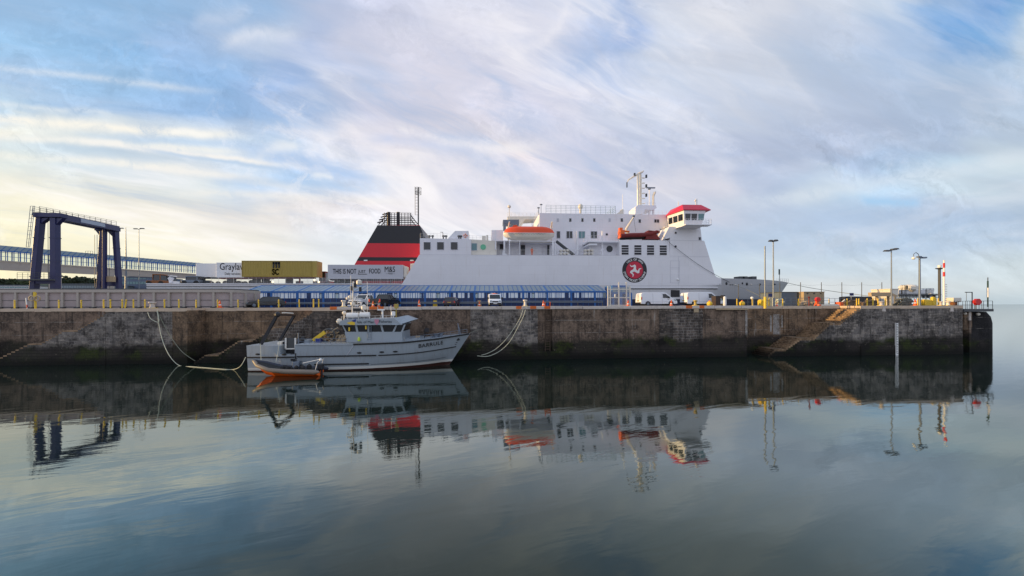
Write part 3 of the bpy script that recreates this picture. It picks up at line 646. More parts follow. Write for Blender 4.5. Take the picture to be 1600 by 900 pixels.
# tide gauge board
tg = thing('tide_gauge', 'tall narrow white tide gauge board fixed low on the quay wall', 'tide gauge', (X(1401,42.5), 42.5, 0))
x0, z0 = W(1399.3, 504.5, 42.55); x1 = X(1402.8, 42.55); mb = MB(); mb.box(x0, x1, 42.5, 42.64, -0.6, z0); obj('board', mb, 'letter_white', tg)
mb = MB()
for i in range(20): mb.box(x0+0.05, x0+(0.2 if i % 5 else 0.26), 42.485, 42.5, 0.2+i*0.2, 0.27+i*0.2)
mb.box(x0+0.05,x0+.065,42.49,42.5,.2,4.1); obj('graduation', mb, 'letter_black', tg)

# ================================================================== retaining wall on the left
rw = thing('retaining_wall', 'long panelled concrete retaining wall with upright ribs behind the left quay', 'wall', (-60, 51, DECK))
Yw = 51.0; px_end = 337
def wz(py): return Z(200, py, Yw)
ztop, zcap = wz(452.5), wz(457)
# plan line: straight, then curving away
line = [(X(-60,Yw), Yw), (X(337,Yw), Yw)]
tgt = [(352,51.25),(367,51.9),(380,52.9),(392,54.2),(404,55.8)]
line += [(X(a,b), b) for a, b in tgt]
mb = MB(); mc = MB(); mr_ = MB(); mrail = MB(); mg = MB()
for (xa,ya),(xb,yb) in zip(line, line[1:]):
    mb.add([(xa,ya,DECK),(xb,yb,DECK),(xb,yb,zcap),(xa,ya,zcap),(xa,ya+.4,DECK),(xb,yb+.4,DECK),(xb,yb+.4,zcap),(xa,ya+.4,zcap)],[(0,1,2,3),(4,7,6,5),(3,2,6,7),(0,3,7,4),(1,5,6,2)])
    mc.add([(xa,ya-.22,zcap),(xb,yb-.22,zcap),(xb,yb-.22,ztop),(xa,ya-.22,ztop),(xa,ya+.5,zcap),(xb,yb+.5,zcap),(xb,yb+.5,ztop),(xa,ya+.5,ztop)],[(0,1,2,3),(4,7,6,5),(3,2,6,7),(0,4,5,1),(0,3,7,4),(1,5,6,2)])
    mrail.add([(xa,ya-.1,ztop),(xb,yb-.1,ztop),(xb,yb-.1,ztop+.12),(xa,ya-.1,ztop+.12),(xa,ya+.1,ztop),(xb,yb+.1,ztop),(xb,yb+.1,ztop+.12),(xa,ya+.1,ztop+.12)],[(0,1,2,3),(4,7,6,5),(3,2,6,7),(0,3,7,4),(1,5,6,2)])
obj('panel', mb, 'panel_conc', rw); obj('cap_beam', mc, 'viaduct_conc', rw); obj('top_rail', mrail, 'dark_steel', rw)
# joint between the two rows of panels and ribs at regular spacing
L = 0; cum = [0]
for (xa,ya),(xb,yb) in zip(line, line[1:]): cum.append(cum[-1]+math.hypot(xb-xa, yb-ya))
def online(s):
    for i in range(len(line)-1):
        if s <= cum[i+1]+1e-6:
            f = (s-cum[i])/(cum[i+1]-cum[i]); a, b = line[i], line[i+1]; return a[0]+(b[0]-a[0])*f, a[1]+(b[1]-a[1])*f, math.atan2(b[1]-a[1], b[0]-a[0])
zj = wz(469.5)
s = 0.9; nrib = 0
while s < cum[-1]:
    x, y, a = online(s); mm = MB(); hw = .13
    dx, dy = math.cos(a), math.sin(a); nx, ny = dy, -dx
    q = [(x-dx*hw, y-dy*hw), (x+dx*hw, y+dy*hw), (x+dx*hw+nx*.2, y+dy*hw+ny*.2), (x-dx*hw+nx*.2, y-dy*hw+ny*.2)]
    mm.prismz(q, DECK, zcap); obj('rib', mm, 'viaduct_conc', rw)
    q = [(x-dx*.25, y-dy*.25), (x+dx*.25, y+dy*.25), (x+dx*.25+nx*.4, y+dy*.25+ny*.4), (x-dx*.25+nx*.4, y-dy*.25+ny*.4)]
    mg.prismz(q, DECK, DECK+.16); s += 1.78
obj('rib_foot', mg, 'dark_steel', rw)
mj = MB()
for (xa,ya),(xb,yb) in zip(line, line[1:]):
    for zz, hh in ((zj,.05),(wz(480),.09)):
        mj.add([(xa,ya-.035,zz),(xb,yb-.035,zz),(xb,yb-.035,zz+hh),(xa,ya-.035,zz+hh),(xa,ya,zz),(xb,yb,zz),(xb,yb,zz+hh),(xa,ya,zz+hh)],[(0,1,2,3),(3,2,6,7),(0,4,5,1)])
obj('panel_joint', mj, 'dark_steel', rw)

# ================================================================== blue waiting walkway (terminal)
tw = thing('covered_walkway', 'long low blue-framed glazed walkway building between the quay and the ferry', 'walkway building', (X(640,60), 60, DECK))
Yt, Yb = 60.0, 64.5
zr, ze, zs, zd = Z(700,446.2,Yb), Z(700,455.8,Yt), Z(700,457.2,Yt), Z(700,465.6,Yt)
xt0, xt1 = X(383,Yt), X(948,Yt)
mb = MB(); mb.box(xt0, xt1, Yt-.05, Yt+.22, zs-0.02, ze+.10); obj('eaves_beam', mb, 'terminal_blue', tw)
mb = MB(); mb.box(xt0, xt1, Yb-.15, Yb+.15, zr-.28, zr+.05); obj('ridge_beam', mb, 'terminal_blue', tw)
mb = MB(); mb.add([(xt0,Yt+.1,ze+.1),(xt1,Yt+.1,ze+.1),(xt1,Yb-.1,zr),(xt0,Yb-.1,zr)],[(0,1,2,3)]); obj('roof_glazing', mb, 'frost', tw)
mb = MB(); nb = 0; bay = (X(741,Yt)-X(700,Yt))*0.94; xx = xt0; mm = MB(); mdk = MB(); mfr = MB(); mgl = MB(); bays = []
while xx < xt1-0.5: bays.append(xx); xx += bay
for i, x in enumerate(bays):
    mb = MB(); mb.box(x-.14, x+.14, Yt-.10, Yt+.2, DECK, ze); mb.add([(x-.15,Yt,ze+.12),(x+.15,Yt,ze+.12),(x+.15,Yb,zr+.06),(x-.15,Yb,zr+.06),(x-.15,Yt,ze+.0),(x+.15,Yt,ze+.0),(x+.15,Yb,zr-.1),(x-.15,Yb,zr-.1)],[(0,1,2,3),(4,7,6,5),(0,4,5,1),(1,5,6,2),(3,7,4,0)])
    obj('portal_frame', mb, 'terminal_blue', tw)
    for k in range(1, 5):
        xm = x+bay*k/5
        if xm < xt1: mm.add([(xm-.06,Yt,ze+.14),(xm+.06,Yt,ze+.14),(xm+.06,Yb,zr+.04),(xm-.06,Yb,zr+.04)],[(0,1,2,3)])
    # window strip: mullions at uneven spacing, a few blanked panes
    q = x+.14; e = min(x+bay-.14, xt1)
    while q < e-.15:
        wdt = rnd.choice((.26,.34,.46,.6)); q2 = min(q+wdt, e)
        mm.box(q2-.035, q2+.035, Yt-.02, Yt+.06, zd, zs)
        rr_ = rnd.random()
        if rr_ < .12: mdk.box(q, q2, Yt+.02, Yt+.05, zd, zs)
        elif rr_ < .95: mgl.box(q, q2, Yt+.03, Yt+.05, zd, zs)
        q = q2
    mdk.box(x+.14, e, Yt+.02, Yt+.06, DECK, zd)
    for k in range(4): mm.box(x+.14+(e-x-.14)*k/4-.02, x+.14+(e-x-.14)*k/4+.02, Yt-.01, Yt+.03, DECK, zd)
obj('glazing_bar', mm, 'terminal_blue', tw); obj('lower_panel', mdk, 'terminal_dark', tw)
mb = MB(); mb.box(xt0, xt1, Yt+.06, Yt+.066, zd, zs); obj('window_pane', mb, 'clear_glass', tw); obj('bright_view_panel', mgl, mat('bright_view_pale',(.78,.84,.88),.5), tw)  # pale panels added to imitate the bright hull seen through the glass
mb = MB()
q = xt0
while q < xt1:
    mb.box(q, q+.09, Yb-.05, Yb+.05, DECK, zr-.28); q += rnd.choice((.8,1.1,1.7))
mb.box(xt0, xt1, Yb-.04, Yb+.04, DECK, zd-.15); mb.box(xt0,xt1,Yb-.05,Yb+.05,zs-.1,zs+.25); obj('rear_frame', mb, 'terminal_dark', tw)
mb = MB(); mb.box(xt1, xt1+.12, Yt, Yb, DECK, ze); mb.add([(xt1,Yt,ze),(xt1,Yb,ze),(xt1,Yb,zr),(xt1+.12,Yt,ze),(xt1+.12,Yb,ze),(xt1+.12,Yb,zr)],[(0,1,2),(3,5,4),(0,2,5,3)]); obj('end_wall', mb, 'terminal_blue', tw)
# small blue kiosk at its right hand end
kx0, kx1 = X(957,60), X(984,60); ki = thing('kiosk', 'small blue end kiosk with sloping roof behind the white mesh gate', 'kiosk', (kx0, 60, DECK))
mb = MB(); mb.prism([(kx0,DECK),(kx1+.4,DECK),(kx1+.4,Z(984,459,60)),(X(979,60),Z(979,446,60)),(kx0,Z(957,446,60))], 60, 64); obj('wall', mb, 'terminal_blue', ki)
mb = MB()
for i in range(4): mb.box(kx0+.1+i*.68, kx0+.66+i*.68, 59.95, 60.02, Z(960,456.5,60), Z(960,449,60))
obj('window', mb, 'frost', ki)
for i in range(2):
    mb = MB(); mb.box(kx0+.3+i*1.3, kx0+1.0+i*1.3, 59.95, 60.02, DECK+.05, Z(960,459,60)); obj('door', mb, 'terminal_dark', ki)
# ================================================================== ferry
YF, YC, YB = 76.0, 87.7, 99.4; KS = YF/70
fe = thing('ferry', 'large white passenger and freight ferry with black and red funnel, moored beyond the quay', 'ferry', (0, YC, 0))
DZ_ = Z(430,443.2,76.0)-.25
def PX(pts, Y): return [W(a, b, Y) for a, b in pts]
ZD = Z(430,443.2,YF)                                   # freight deck bulwark top
xs = X(229,YF); xk = X(1100,YF); xb_, zb_ = W(1232,441.7,YC); zk = Z(1124,434.5,YF)
# hull: sections from the stern to the raked, flared bow
def section(x, zt, bt, bw, zn=0.0):
    # one closed ring (x, y, z): top near, waterline near, keel, waterline far, top far
    rg = []
    for s in (-1, 1):
        pr = [(bt, zt), (bt*0.985+bw*0.015, 7.3), (bw+(bt-bw)*0.42, 4.2), (bw, 1.2), (bw*0.9, -2.0)]
        if s == 1: pr = pr[::-1]
        rg += [(x, YC+s*b, z) for b, z in pr]
    return rg
HB = YC-YF
rings = []
for i in range(25):
    t = i/24; x = xs+(xk-xs)*t; rings.append(section(x, ZD+(zk-ZD)*max(0,(t-.7)/.3), HB, HB*0.97))
for i in range(1, 19):
    t = i/18; x = xk+(xb_-xk)*t
    bt = HB*max(0.012, (1-t**2.3)); bw = HB*max(0.006, 0.97*(1-min(1,t/0.80)**1.5))
    rings.append(section(x, zk+(zb_-zk)*t, bt, bw))
# rake the stem: pull low points aft near the tip
def rake(rg, t): return [(x-(1-min(1,max(0,(z-1.0)/(zk-1.0))))*7.5*max(0,(t-.35)/.65)**1.5, y, z) for x, y, z in rg]
for i in range(18): rings[25+i] = rake(rings[25+i], (i+1)/18)
m, t_, b_ = newmat('ferry_hull')
g = t_.N.new('ShaderNodeNewGeometry').outputs['Position']; p_ = t_.sep(g)
f = t_.m('GREATER_THAN', p_[2], 7.25)
sv = t_.comb(t_.m('MULTIPLY', p_[0], 1.2), 0.0, t_.m('MULTIPLY', p_[2], 0.1))
cw = t_.mix(t_.mr(t_.noise(sv, 1.5, 5, 0.65), 0.5, 0.8, 0, 0.35), t_.mix(t_.mr(p_[0], xk-2, xk+5), (0.66,0.66,0.68,1), (0.38,0.39,0.41,1)), (0.36,0.30,0.25,1))  # white darkens towards the bow: shade of the flare put into the colour
t_.L.new(t_.mix(f, (0.012,0.016,0.045,1), cw), b_.inputs['Base Color']); b_.inputs['Roughness'].default_value = 0.4
MT['ferry_hull'] = m
mb = MB(); mb.loft(rings); obj('hull', mb, 'ferry_hull', fe, smooth=True)
# bulwark rail, rubbing strakes, dark strips standing in for the shadow lines
mb = MB(); mb.box(xs, X(626,YF), YF-.05, YF+.02, Z(400,447.3,YF), Z(400,448.4,YF)); mb.box(X(985,YF), X(1121,YF), YF-.16, YF+.02, Z(1050,450.6,YF), Z(1050,451.6,YF)); obj('shadow_strip', mb, 'dark_steel', fe)
mb = MB(); mb.box(X(985,YF), X(1121,YF), YF-.22, YF+.02, Z(1050,450.5,YF), Z(1050,449.2,YF)); mb.box(xs, X(626,YF), YF-.12, YF+.02, ZD-.12, ZD+.05); obj('rubbing_strake', mb, 'white_paint', fe)
# raised white side and its raked front
side = PX([(626,447),(655,398),(968,399),(1046,400.5),(1047,371.5),(1035,375),(1046,354),(1094,354),(1097,376),(1100.5,376.5),(1117,430),(1120,433),(1127,435),(1127,445)], YF)
mb = MB(); mb.prism(side, YF-0.004, YB); obj('side_plating', mb, 'white_paint', fe)
mb = MB()
for (a, b), (c_, d_) in (((656,398),(968,399)),((1046,400),(1108,401)),((1046,375),(1100,376.5)),((1060,401),(1060,446))):
    p, q = W(a,b,YF), W(c_,d_,YF); mb.tube((p[0],YF-.01,p[1]),(q[0],YF-.01,q[1]),0.028,4)
obj('plate_seam', mb, 'trailer_grey', fe)
mb = MB(); a = W(1047.5,407.5,YF); b = W(1061.5,442,YF)
for e in ((a[0],a[0]+.04,a[1],b[1]),(b[0],b[0]+.04,a[1],b[1])): mb.box(e[0],e[1],YF-.03,YF,e[3],e[2])
for zz in (a[1],b[1],(a[1]+b[1])*.5+.6,(a[1]+b[1])*.5+.9): mb.box(a[0],b[0]+.04,YF-.03,YF,zz-.02,zz+.02)
obj('pilot_door_outline', mb, 'trailer_grey', fe)
mb = MB(); p = W(1059,437,YF); mb.ball((p[0],YF-.1,p[1]),.22); obj('side_light', mb, 'letter_white', fe)
mb = MB(); q = PX([(1048,453),(1062,453.5),(1062,464),(1048,464)],YF); mb.prism(q, YF-.03, YF+.05); obj('bunker_opening', mb, 'black', fe)
# window house aft of the open deck
mb = MB(); mb.prism(PX([(656,398.5),(656,372),(736,374),(736,398.8)],YF), YF+.02, YB-.02); obj('aft_house', mb, 'house_white', fe)
mb = MB(); mb.prism(PX([(735,398.6),(735,374),(776,376.5),(776,398.8)],YF+1.0), YF+1.0, YB-1); obj('aft_house_extension', mb, 'cream_paint', fe)
def win(x0, x1, y0, y1, Y, m='dark_glass', frame='trailer_grey', par=None, name='window', mull=0, horiz=0):
    par = par or fe
    (a, z1), (b, z0) = W(x0, y0, Y), W(x1, y1, Y)
    mb = MB(); mb.box(a, b, Y-.05, Y+.03, z0, z1); o = obj(name, mb, m, par)
    if frame:
        mf = MB(); w_ = .07
        for e in ((a-w_,a,z0-w_,z1+w_),(b,b+w_,z0-w_,z1+w_),(a,b,z1,z1+w_),(a,b,z0-w_,z0)): mf.box(e[0],e[1],Y-.07,Y+.03,e[2],e[3])
        for k in range(mull): xm = a+(b-a)*(k+1)/(mull+1); mf.box(xm-.05,xm+.05,Y-.07,Y-.045,z0,z1)
        for k in range(horiz): zm = z0+(z1-z0)*(k+1)/(horiz+1); mf.box(a,b,Y-.08,Y-.045,zm-.045,zm+.045)
        obj('window_frame', mf, frame, o)
    return o
for a in (662.3, 683.2, 704.6): win(a, a+10.2, 378.6, 390, YF+.02)
win(737,745,380.5,391,YF+1,'teal_glass'); 
mb = MB(); p = W(755,386,YF+1); mb.lathe((p[0],YF+.95,p[1]),[(0.02,-.04),(.55,-.04),(.55,.03),(0.02,.03)],16,'y'); obj('muster_sign', mb, mat('sign_green',(.15,.5,.3),.5), fe)
mb = MB(); mb.prism(PX([(700,372.6),(711,360.8),(732,360.8),(731,374)],YF+1), YF+1, YF+6); obj('vent_housing', mb, 'white_paint', fe)
lr = thing('life_ring', 'orange and white life ring hung on the ferry vent housing above the aft windows', 'life ring', (X(727,YF+.9), YF+.9, Z(727,368,YF+.9)))
p = W(727.3,368.3,YF+.9); mb = MB(); mb.torus((p[0],YF+.85,p[1]),.30,.09); obj('ring', mb, 'boat_orange', lr)
mb = MB()
for s in range(4): an = R(45+90*s); mb.box(p[0]+.30*math.cos(an)-.09,p[0]+.30*math.cos(an)+.09,YF+.74,YF+.97,p[1]+.30*math.sin(an)-.09,p[1]+.30*math.sin(an)+.09)
obj('band', mb, 'letter_white', lr)
mb = MB(); z = Z(690,372,YF+.4)
rail(mb,(X(657,YF+.4),YF+.4,z-.1),(X(699,YF+.4),YF+.4,z-.1),1.0,8,3,.02); obj('roof_rail', mb, 'rail_white', fe); mb = MB(); rail(mb,(X(733,YF+1.4),YF+1.4,z-.3),(X(768,YF+1.4),YF+1.4,z-.3),1.0,6,3,.02); obj('roof_rail', mb, 'rail_white', fe)
mb = MB()
for px in (671,676,693,697,717,720): p = W(px,371.5,YF+1); mb.lathe((p[0],YF+1,p[1]-.2),[(.12,0),(.12,.35),(.3,.4),(.25,.65),(.02,.7)],8)
p = W(692,371.5,YF+1); mb.tube((p[0],YF+1,p[1]-.2),(p[0],YF+1,p[1]+1.1),.05); mb.tube((p[0]-.5,YF+1,p[1]+1.1),(p[0],YF+1,p[1]+1.1),.05); obj('deck_vent', mb, 'dark_steel', fe)
mb = MB(); q = W(753,374,YF+3); mb.box(q[0],q[0]+.8,YF+3,YF+5,q[1]-.3,q[1]+.75); mb.box(q[0]+.9,q[0]+1.3,YF+3,YF+4,q[1]-.3,q[1]+.9); obj('air_unit', mb, 'cream_paint', fe)
mb = MB(); mb.prism(PX([(768,376),(768,359.5),(786,359.5),(786,376)],YF+4), YF+4, YF+12); obj('machinery_casing', mb, 'house_white', fe)
for a in (774,):
    mb = MB(); p = W(a,360,YF+1); q = W(a,390,YF+1); mb.box(p[0]-.12,p[0]+.12,YF+.8,YF+1.1,q[1],p[1]); obj('vertical_post', mb, 'white_paint', fe)
# recessed embarkation deck below the lifeboat
mb = MB(); mb.prism(PX([(776,399),(776,378),(846,378),(846,399)],YF+4.5), YF+4.5, YB-4); obj('recess_house', mb, 'house_white', fe)
win(781,787,378.5,390,YF+4.4,'black',None,name='doorway'); 
win(813.5,820.5,383,398,YF+4.4,'black',None,name='doorway'); win(855,858.5,383,398,YF+4.4,'black',None,name='doorway')
mb = MB(); mb.box(X(776,YF+1),X(868,YF+1),YF+.6,YF+6,Z(820,377.6,YF+1),Z(820,376.4,YF+1)); obj('boat_deck_slab', mb, 'house_white', fe)
mb = MB(); zz = Z(830,398.6,YF+.2)
rail(mb,(X(776,YF+.2),YF+.2,zz),(X(940,YF+.2),YF+.2,zz),1.15,26,4,.02); obj('deck_rail', mb, 'rail_white', fe)
mb = MB()
for px,w_ in ((788,.16),(796,.09),(812,.06),(864,.16),(867.5,.09)): p = W(px,377,YF+.6); q = W(px,399,YF+.6); mb.box(p[0]-w_,p[0]+w_,YF+.5,YF+.8,q[1],p[1])
obj('deck_stanchion', mb, 'white_paint', fe)
mb = MB(); mb.prism(PX([(785,398.6),(785.5,391),(793,398.6)],YF+.3),YF+.3,YF+.5); obj('bracket', mb, 'white_paint', fe)
# main accommodation house
YH = YF+5.0
mb = MB(); mb.prism(PX([(843,400),(843,332.8),(1044,335.5),(1052,400)],YH), YH, YB-3); obj('accommodation', mb, 'house_white', fe)
for a in (870, 889.5, 908.5, 927, 951, 970, 998): win(a, a+3.2, 341.2 if a<990 else 342.8, 346.4 if a<990 else 348, YH-.01, 'dark_glass' if a not in (870,951) else 'trailer_grey', None)
win(1022.5,1029.5,343,347.8,YH-.01,'black','trailer_grey',mull=1)
win(870,875,361.5,372,YH-.01); win(885.3,894.3,361.5,372.2,YH-.01,mull=1); win(904.3,913.7,361.7,372.2,YH-.01,'teal_glass',mull=1); win(923.3,932.6,361.7,372.2,YH-.01,mull=1)
def port(px, py, r, Y, m='black', fr='trailer_grey'):
    p = W(px,py,Y); mb = MB(); mb.lathe((p[0],Y-.03,p[1]),[(.01,-.02),(r,-.02),(r,.05),(.01,.05)],16,'y'); o = obj('porthole', mb, m, fe)
    if fr: mb = MB(); mb.torus((p[0],Y-.03,p[1]),r+.04,.05,18,6); obj('porthole_rim', mb, fr, o)
port(948,366.3,.22,YH-.01); port(1055.7,363.8,.2,YF-.01); port(1055.5,385.2,.2,YF-.01)
win(1091.8,1094.6,370.8,375,YF-.01,'black','trailer_grey')
mb = MB(); p = W(902,361,YH-.2); q = W(902,398,YH-.2); mb.box(p[0]-.18,p[0]+.18,YH-.5,YH-.01,q[1],p[1]); obj('pipe_trunk', mb, 'white_paint', fe)
# outside stair
mb = MB(); p = W(868,377.5,YF+2); q = W(896,399,YF+2)
for y in (YF+1.6,YF+2.6): mb.prism([(p[0],p[1]),(p[0]+.25,p[1]+.25),(q[0]+.25,q[1]+.2),(q[0],q[1]-.1)], y, y+.06)
for i in range(12): f = i/12; x = p[0]+(q[0]-p[0])*f; z = p[1]+(q[1]-p[1])*f; mb.box(x,x+.28,YF+1.62,YF+2.6,z-.02,z+.02)
obj('outside_stair', mb, 'dark_steel', fe)
# promenade balcony and rounded screen amidships
mb = MB(); mb.prism(PX([(921,399.4),(921,384),(942,375.5),(970,375.5),(970,399.4)],YF+2.2), YF+2.2, YH+1); obj('screen_house', mb, 'house_white', fe)
port(952.3,389,.68,YF+2.19,'dark_steel','white_paint')
mb = MB(); z = Z(940,376,YF+.6); mb.box(X(919,YF+.6),X(968,YF+.6),YF+.5,YH,z-.35,z-.05); mb.box(X(920,YF+.6),X(933,YF+.6),YF+.5,YH,z-.95,z-.6); obj('balcony', mb, 'white_paint', fe)
mb = MB(); rail(mb,(X(919,YF+.55),YF+.55,z-.05),(X(968,YF+.55),YF+.55,z-.05),1.1,9,3,.02); rail(mb,(X(919,YF+.55),YF+.55,z-.05),(X(919,YF+.55),YH,z-.05),1.1,3,3,.02); obj('balcony_rail', mb, 'rail_white', fe)
for px in (941,901.5):
    mb = MB(); p = W(px,361 if px>910 else 372,YF+.9); q = W(px,399,YF+.9); mb.tube((p[0],YF+.9,q[1]),(p[0],YF+.9,p[1]),.14,8); mb.tube((p[0]-.5,YF+.9,q[1]+.9),(p[0]+.5,YF+.9,q[1]+1.3),.1); obj('davit_post', mb, 'white_paint', fe)
for g_, px0 in enumerate((874,912)):
    for k in range(3):
        for j in range(2):
            p = W(px0+k*5.2+2,396.6-j*5.0,YF+1.0); mb = MB(); mb.lathe((p[0],YF+1.0,p[1]),[(.05,-.62),(.24,-.58),(.29,0),(.24,.58),(.05,.62)],12,'y')
            o = obj('liferaft_canister', mb, 'cream_paint'); tag(o, 'cream liferaft canister stacked on the ferry side deck, '+('nearer the lifeboat' if g_==0 else 'nearer the round window')+', '+('lower' if j==0 else 'upper')+' row '+('left','middle','right')[k], 'liferaft', 'liferaft canisters on the side deck')
# louvred box
mb = MB(); mb.prism(PX([(968,400),(968,374.8),(1046,375.6),(1046,401)],YF), YF+.002, YF+5.5); obj('louvre_house', mb, 'white_paint', fe)
for a in (971,991,1010.8,1030.6): win(a, a+11, 383+(a-971)*.008, 398+(a-971)*.01, YF, 'black', 'white_paint', name='louvre', horiz=3)
# open rails on the roof of the house
zt = Z(900,333.2,YH+.3)
mb = MB(); rail(mb,(X(853.5,YH+.3),YH+.3,zt-.1),(X(962,YH+.3),YH+.3,Z(962,334,YH+.3)-.1),1.75,14,5,.03); rail(mb,(X(853.5,YH+.3),YH+9,zt-.1),(X(962,YH+.3),YH+9,zt-.1),1.75,12,4,.03); rail(mb,(X(962,YH+.3),YH+.3,zt-.1),(X(962,YH+.3),YH+9,zt-.1),1.75,5,4,.03); obj('roof_screen_rail', mb, 'rail_green', fe)
mb = MB(); rail(mb,(X(963,YH+.3),YH+.3,zt-.3),(X(1042,YH+.3),YH+.3,zt-.3),1.05,12,3,.02); obj('roof_rail', mb, 'rail_white', fe); mb = MB(); rail(mb,(X(843,YH+.3),YH+.3,zt-.1),(X(843,YH+.3),YH+14,zt-.1),1.05,8,3,.02); obj('roof_rail', mb, 'rail_white', fe)
mb = MB(); p = W(907,332,YH+2); mb.tube((p[0],YH+2,p[1]-.2),(p[0],YH+2,p[1]+.8),.25); mb.ball((p[0],YH+2,p[1]+1.25),.55,14,9,(1,1,1.15)); obj('radome', mb, 'cream_paint', fe)
mb = MB()
for px,h in ((845.5,1.9),(841.5,1.2)): p = W(px,334,YH+1); mb.tube((p[0],YH+1,p[1]-.2),(p[0],YH+1,p[1]+h),.05); mb.lathe((p[0],YH+1,p[1]+h),[(.02,0),(.3,0),(.3,.15),(.02,.2)],10)
obj('antenna', mb, 'steel', fe)
mb = MB(); p = W(971,333.5,YH+1); mb.box(p[0],p[0]+.5,YH+1,YH+2,p[1]-.3,p[1]+.9); mb.prism([(p[0]-1.3,p[1]-.3),(p[0],p[1]+.7),(p[0],p[1]-.3)],YH+1,YH+2); obj('roof_locker', mb, 'cream_paint', fe)
mb = MB(); p = W(973,333.5,YH+4); mb.tube((p[0],YH+4,p[1]-.3),(p[0],YH+4,Z(973,304,YH+4)),.06); obj('whip_aerial', mb, 'letter_white', fe)
# aft crossover platform beside the lifeboat (sunlit cream steelwork)
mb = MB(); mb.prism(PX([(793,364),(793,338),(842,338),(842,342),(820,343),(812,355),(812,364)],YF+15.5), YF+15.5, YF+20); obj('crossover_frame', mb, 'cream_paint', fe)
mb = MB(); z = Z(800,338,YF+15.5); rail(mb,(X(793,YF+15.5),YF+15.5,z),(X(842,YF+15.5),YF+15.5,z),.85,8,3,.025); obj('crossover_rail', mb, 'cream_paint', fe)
mb = MB(); mb.prism(PX([(786,349),(786,343.4),(811,343),(811,351)],YF+6), YF+6, YF+9); mb.box(X(787,YF+6),X(791,YF+6),YF+6,YF+8,Z(790,358,YF+6),Z(790,349,YF+6)); obj('searchlight_platform', mb, 'steel', fe)
mb = MB(); p = W(795.7,320.6,YF+7); q = W(795.7,352,YF+7); mb.tube((p[0],YF+7,q[1]),(p[0],YF+7,p[1]),.08); mb.ball((p[0],YF+7,p[1]-.3),.38); obj('stern_light_mast', mb, 'cream_paint', fe)
# fore mast with derrick arms, radar
mt = MB(); YM = YC-1
for px in (997.2,1002.6): p = W(px,271,YM); q = W(px,334,YM); mt.box(p[0]-.22,p[0]+.22,YM-.25+(px>1000)*.8,YM+.25+(px>1000)*.8,q[1],p[1])
for i in range(14): z_ = Z(1000,274+i*4.2,YM); mt.tube((X(997.2,YM),YM,z_),(X(1002.6,YM),YM+.8,z_-(.55 if i%2 else 0)),.06,5)
for i in range(7): z_ = Z(1000,278+i*8,YM); mt.box(X(1004,YM),X(1008,YM),YM-.2,YM+.2,z_-.06,z_+.06)
obj('mast', mt, mat('mast_cream',(.86,.80,.68),.4), fe)
mb = MB(); pts = [W(1000,270,YM),W(990,276,YM),(W(982,281,YM)),(W(979.5,286,YM))]; mb.path([(a,YM,b) for a,b in pts],[.24,.18,.14,.08],8)
pts = [W(999,271,YM),W(1004,268.5,YM),W(1006,266.6,YM)]; mb.path([(a,YM,b) for a,b in pts],[.3,.2,.08],8); obj('derrick_arm', mb, 'cream_paint', fe)
mb = MB(); p = W(979.6,289.5,YM); mb.box(p[0]-.1,p[0]+.1,YM-.1,YM+.1,p[1]-.5,p[1]+.7)
for px,py in ((1009.8,275.5),(1009.8,290.5),(1009.8,305),(991.5,273)): p = W(px,py,YM); mb.box(p[0]-.16,p[0]+.16,YM-.2,YM+.2,p[1]-.35,p[1]+.35)
obj('navigation_light', mb, 'dark_steel', fe)
mb = MB(); q = PX([(993,334),(993,324),(997,320),(1025,321),(1026,325),(1020,328),(1008,327),(1005,334)],YM-2); mb.prism(q,YM-2,YM+2); obj('mast_platform', mb, 'white_paint', fe)
mb = MB()
for px in (1014.5,1020.5): p = W(px,327,YM-1); q = W(px,336,YM-1); mb.tube((p[0],YM-1,q[1]),(p[0],YM-1,p[1]),.28)
p = W(1014.6,294,YM-1); q = W(1014.6,322,YM-1); mb.tube((p[0],YM-1,q[1]),(p[0],YM-1,p[1]),.1); obj('radar_post', mb, 'white_paint', fe)
mb = MB(); a = W(1010,293.4,YM-1); b = W(1023.5,293.8,YM-1); mb.box(a[0],b[0],YM-1.15,YM-.85,a[1]-.1,a[1]+.12); mb.lathe((p[0],YM-1,p[1]-.4),[(.1,0),(.35,.15),(.2,.4),(.02,.45)],10); obj('radar_scanner', mb, 'steel', fe)
mb = MB(); pts = [W(1020.6,322,YM-1),W(1020.8,306,YM-1),W(1023,301,YM-1),W(1024.5,299.5,YM-1)]; mb.path([(a,YM-1,b) for a,b in pts],[.28,.25,.3,.12],8); obj('searchlight', mb, 'cream_paint', fe)
mb = MB(); z = Z(1008,320.5,YM-2); rail(mb,(X(1008,YM-2),YM-2,z),(X(1025,YM-2),YM-2,z),.7,4,2,.02); obj('platform_rail', mb, 'rail_white', fe)
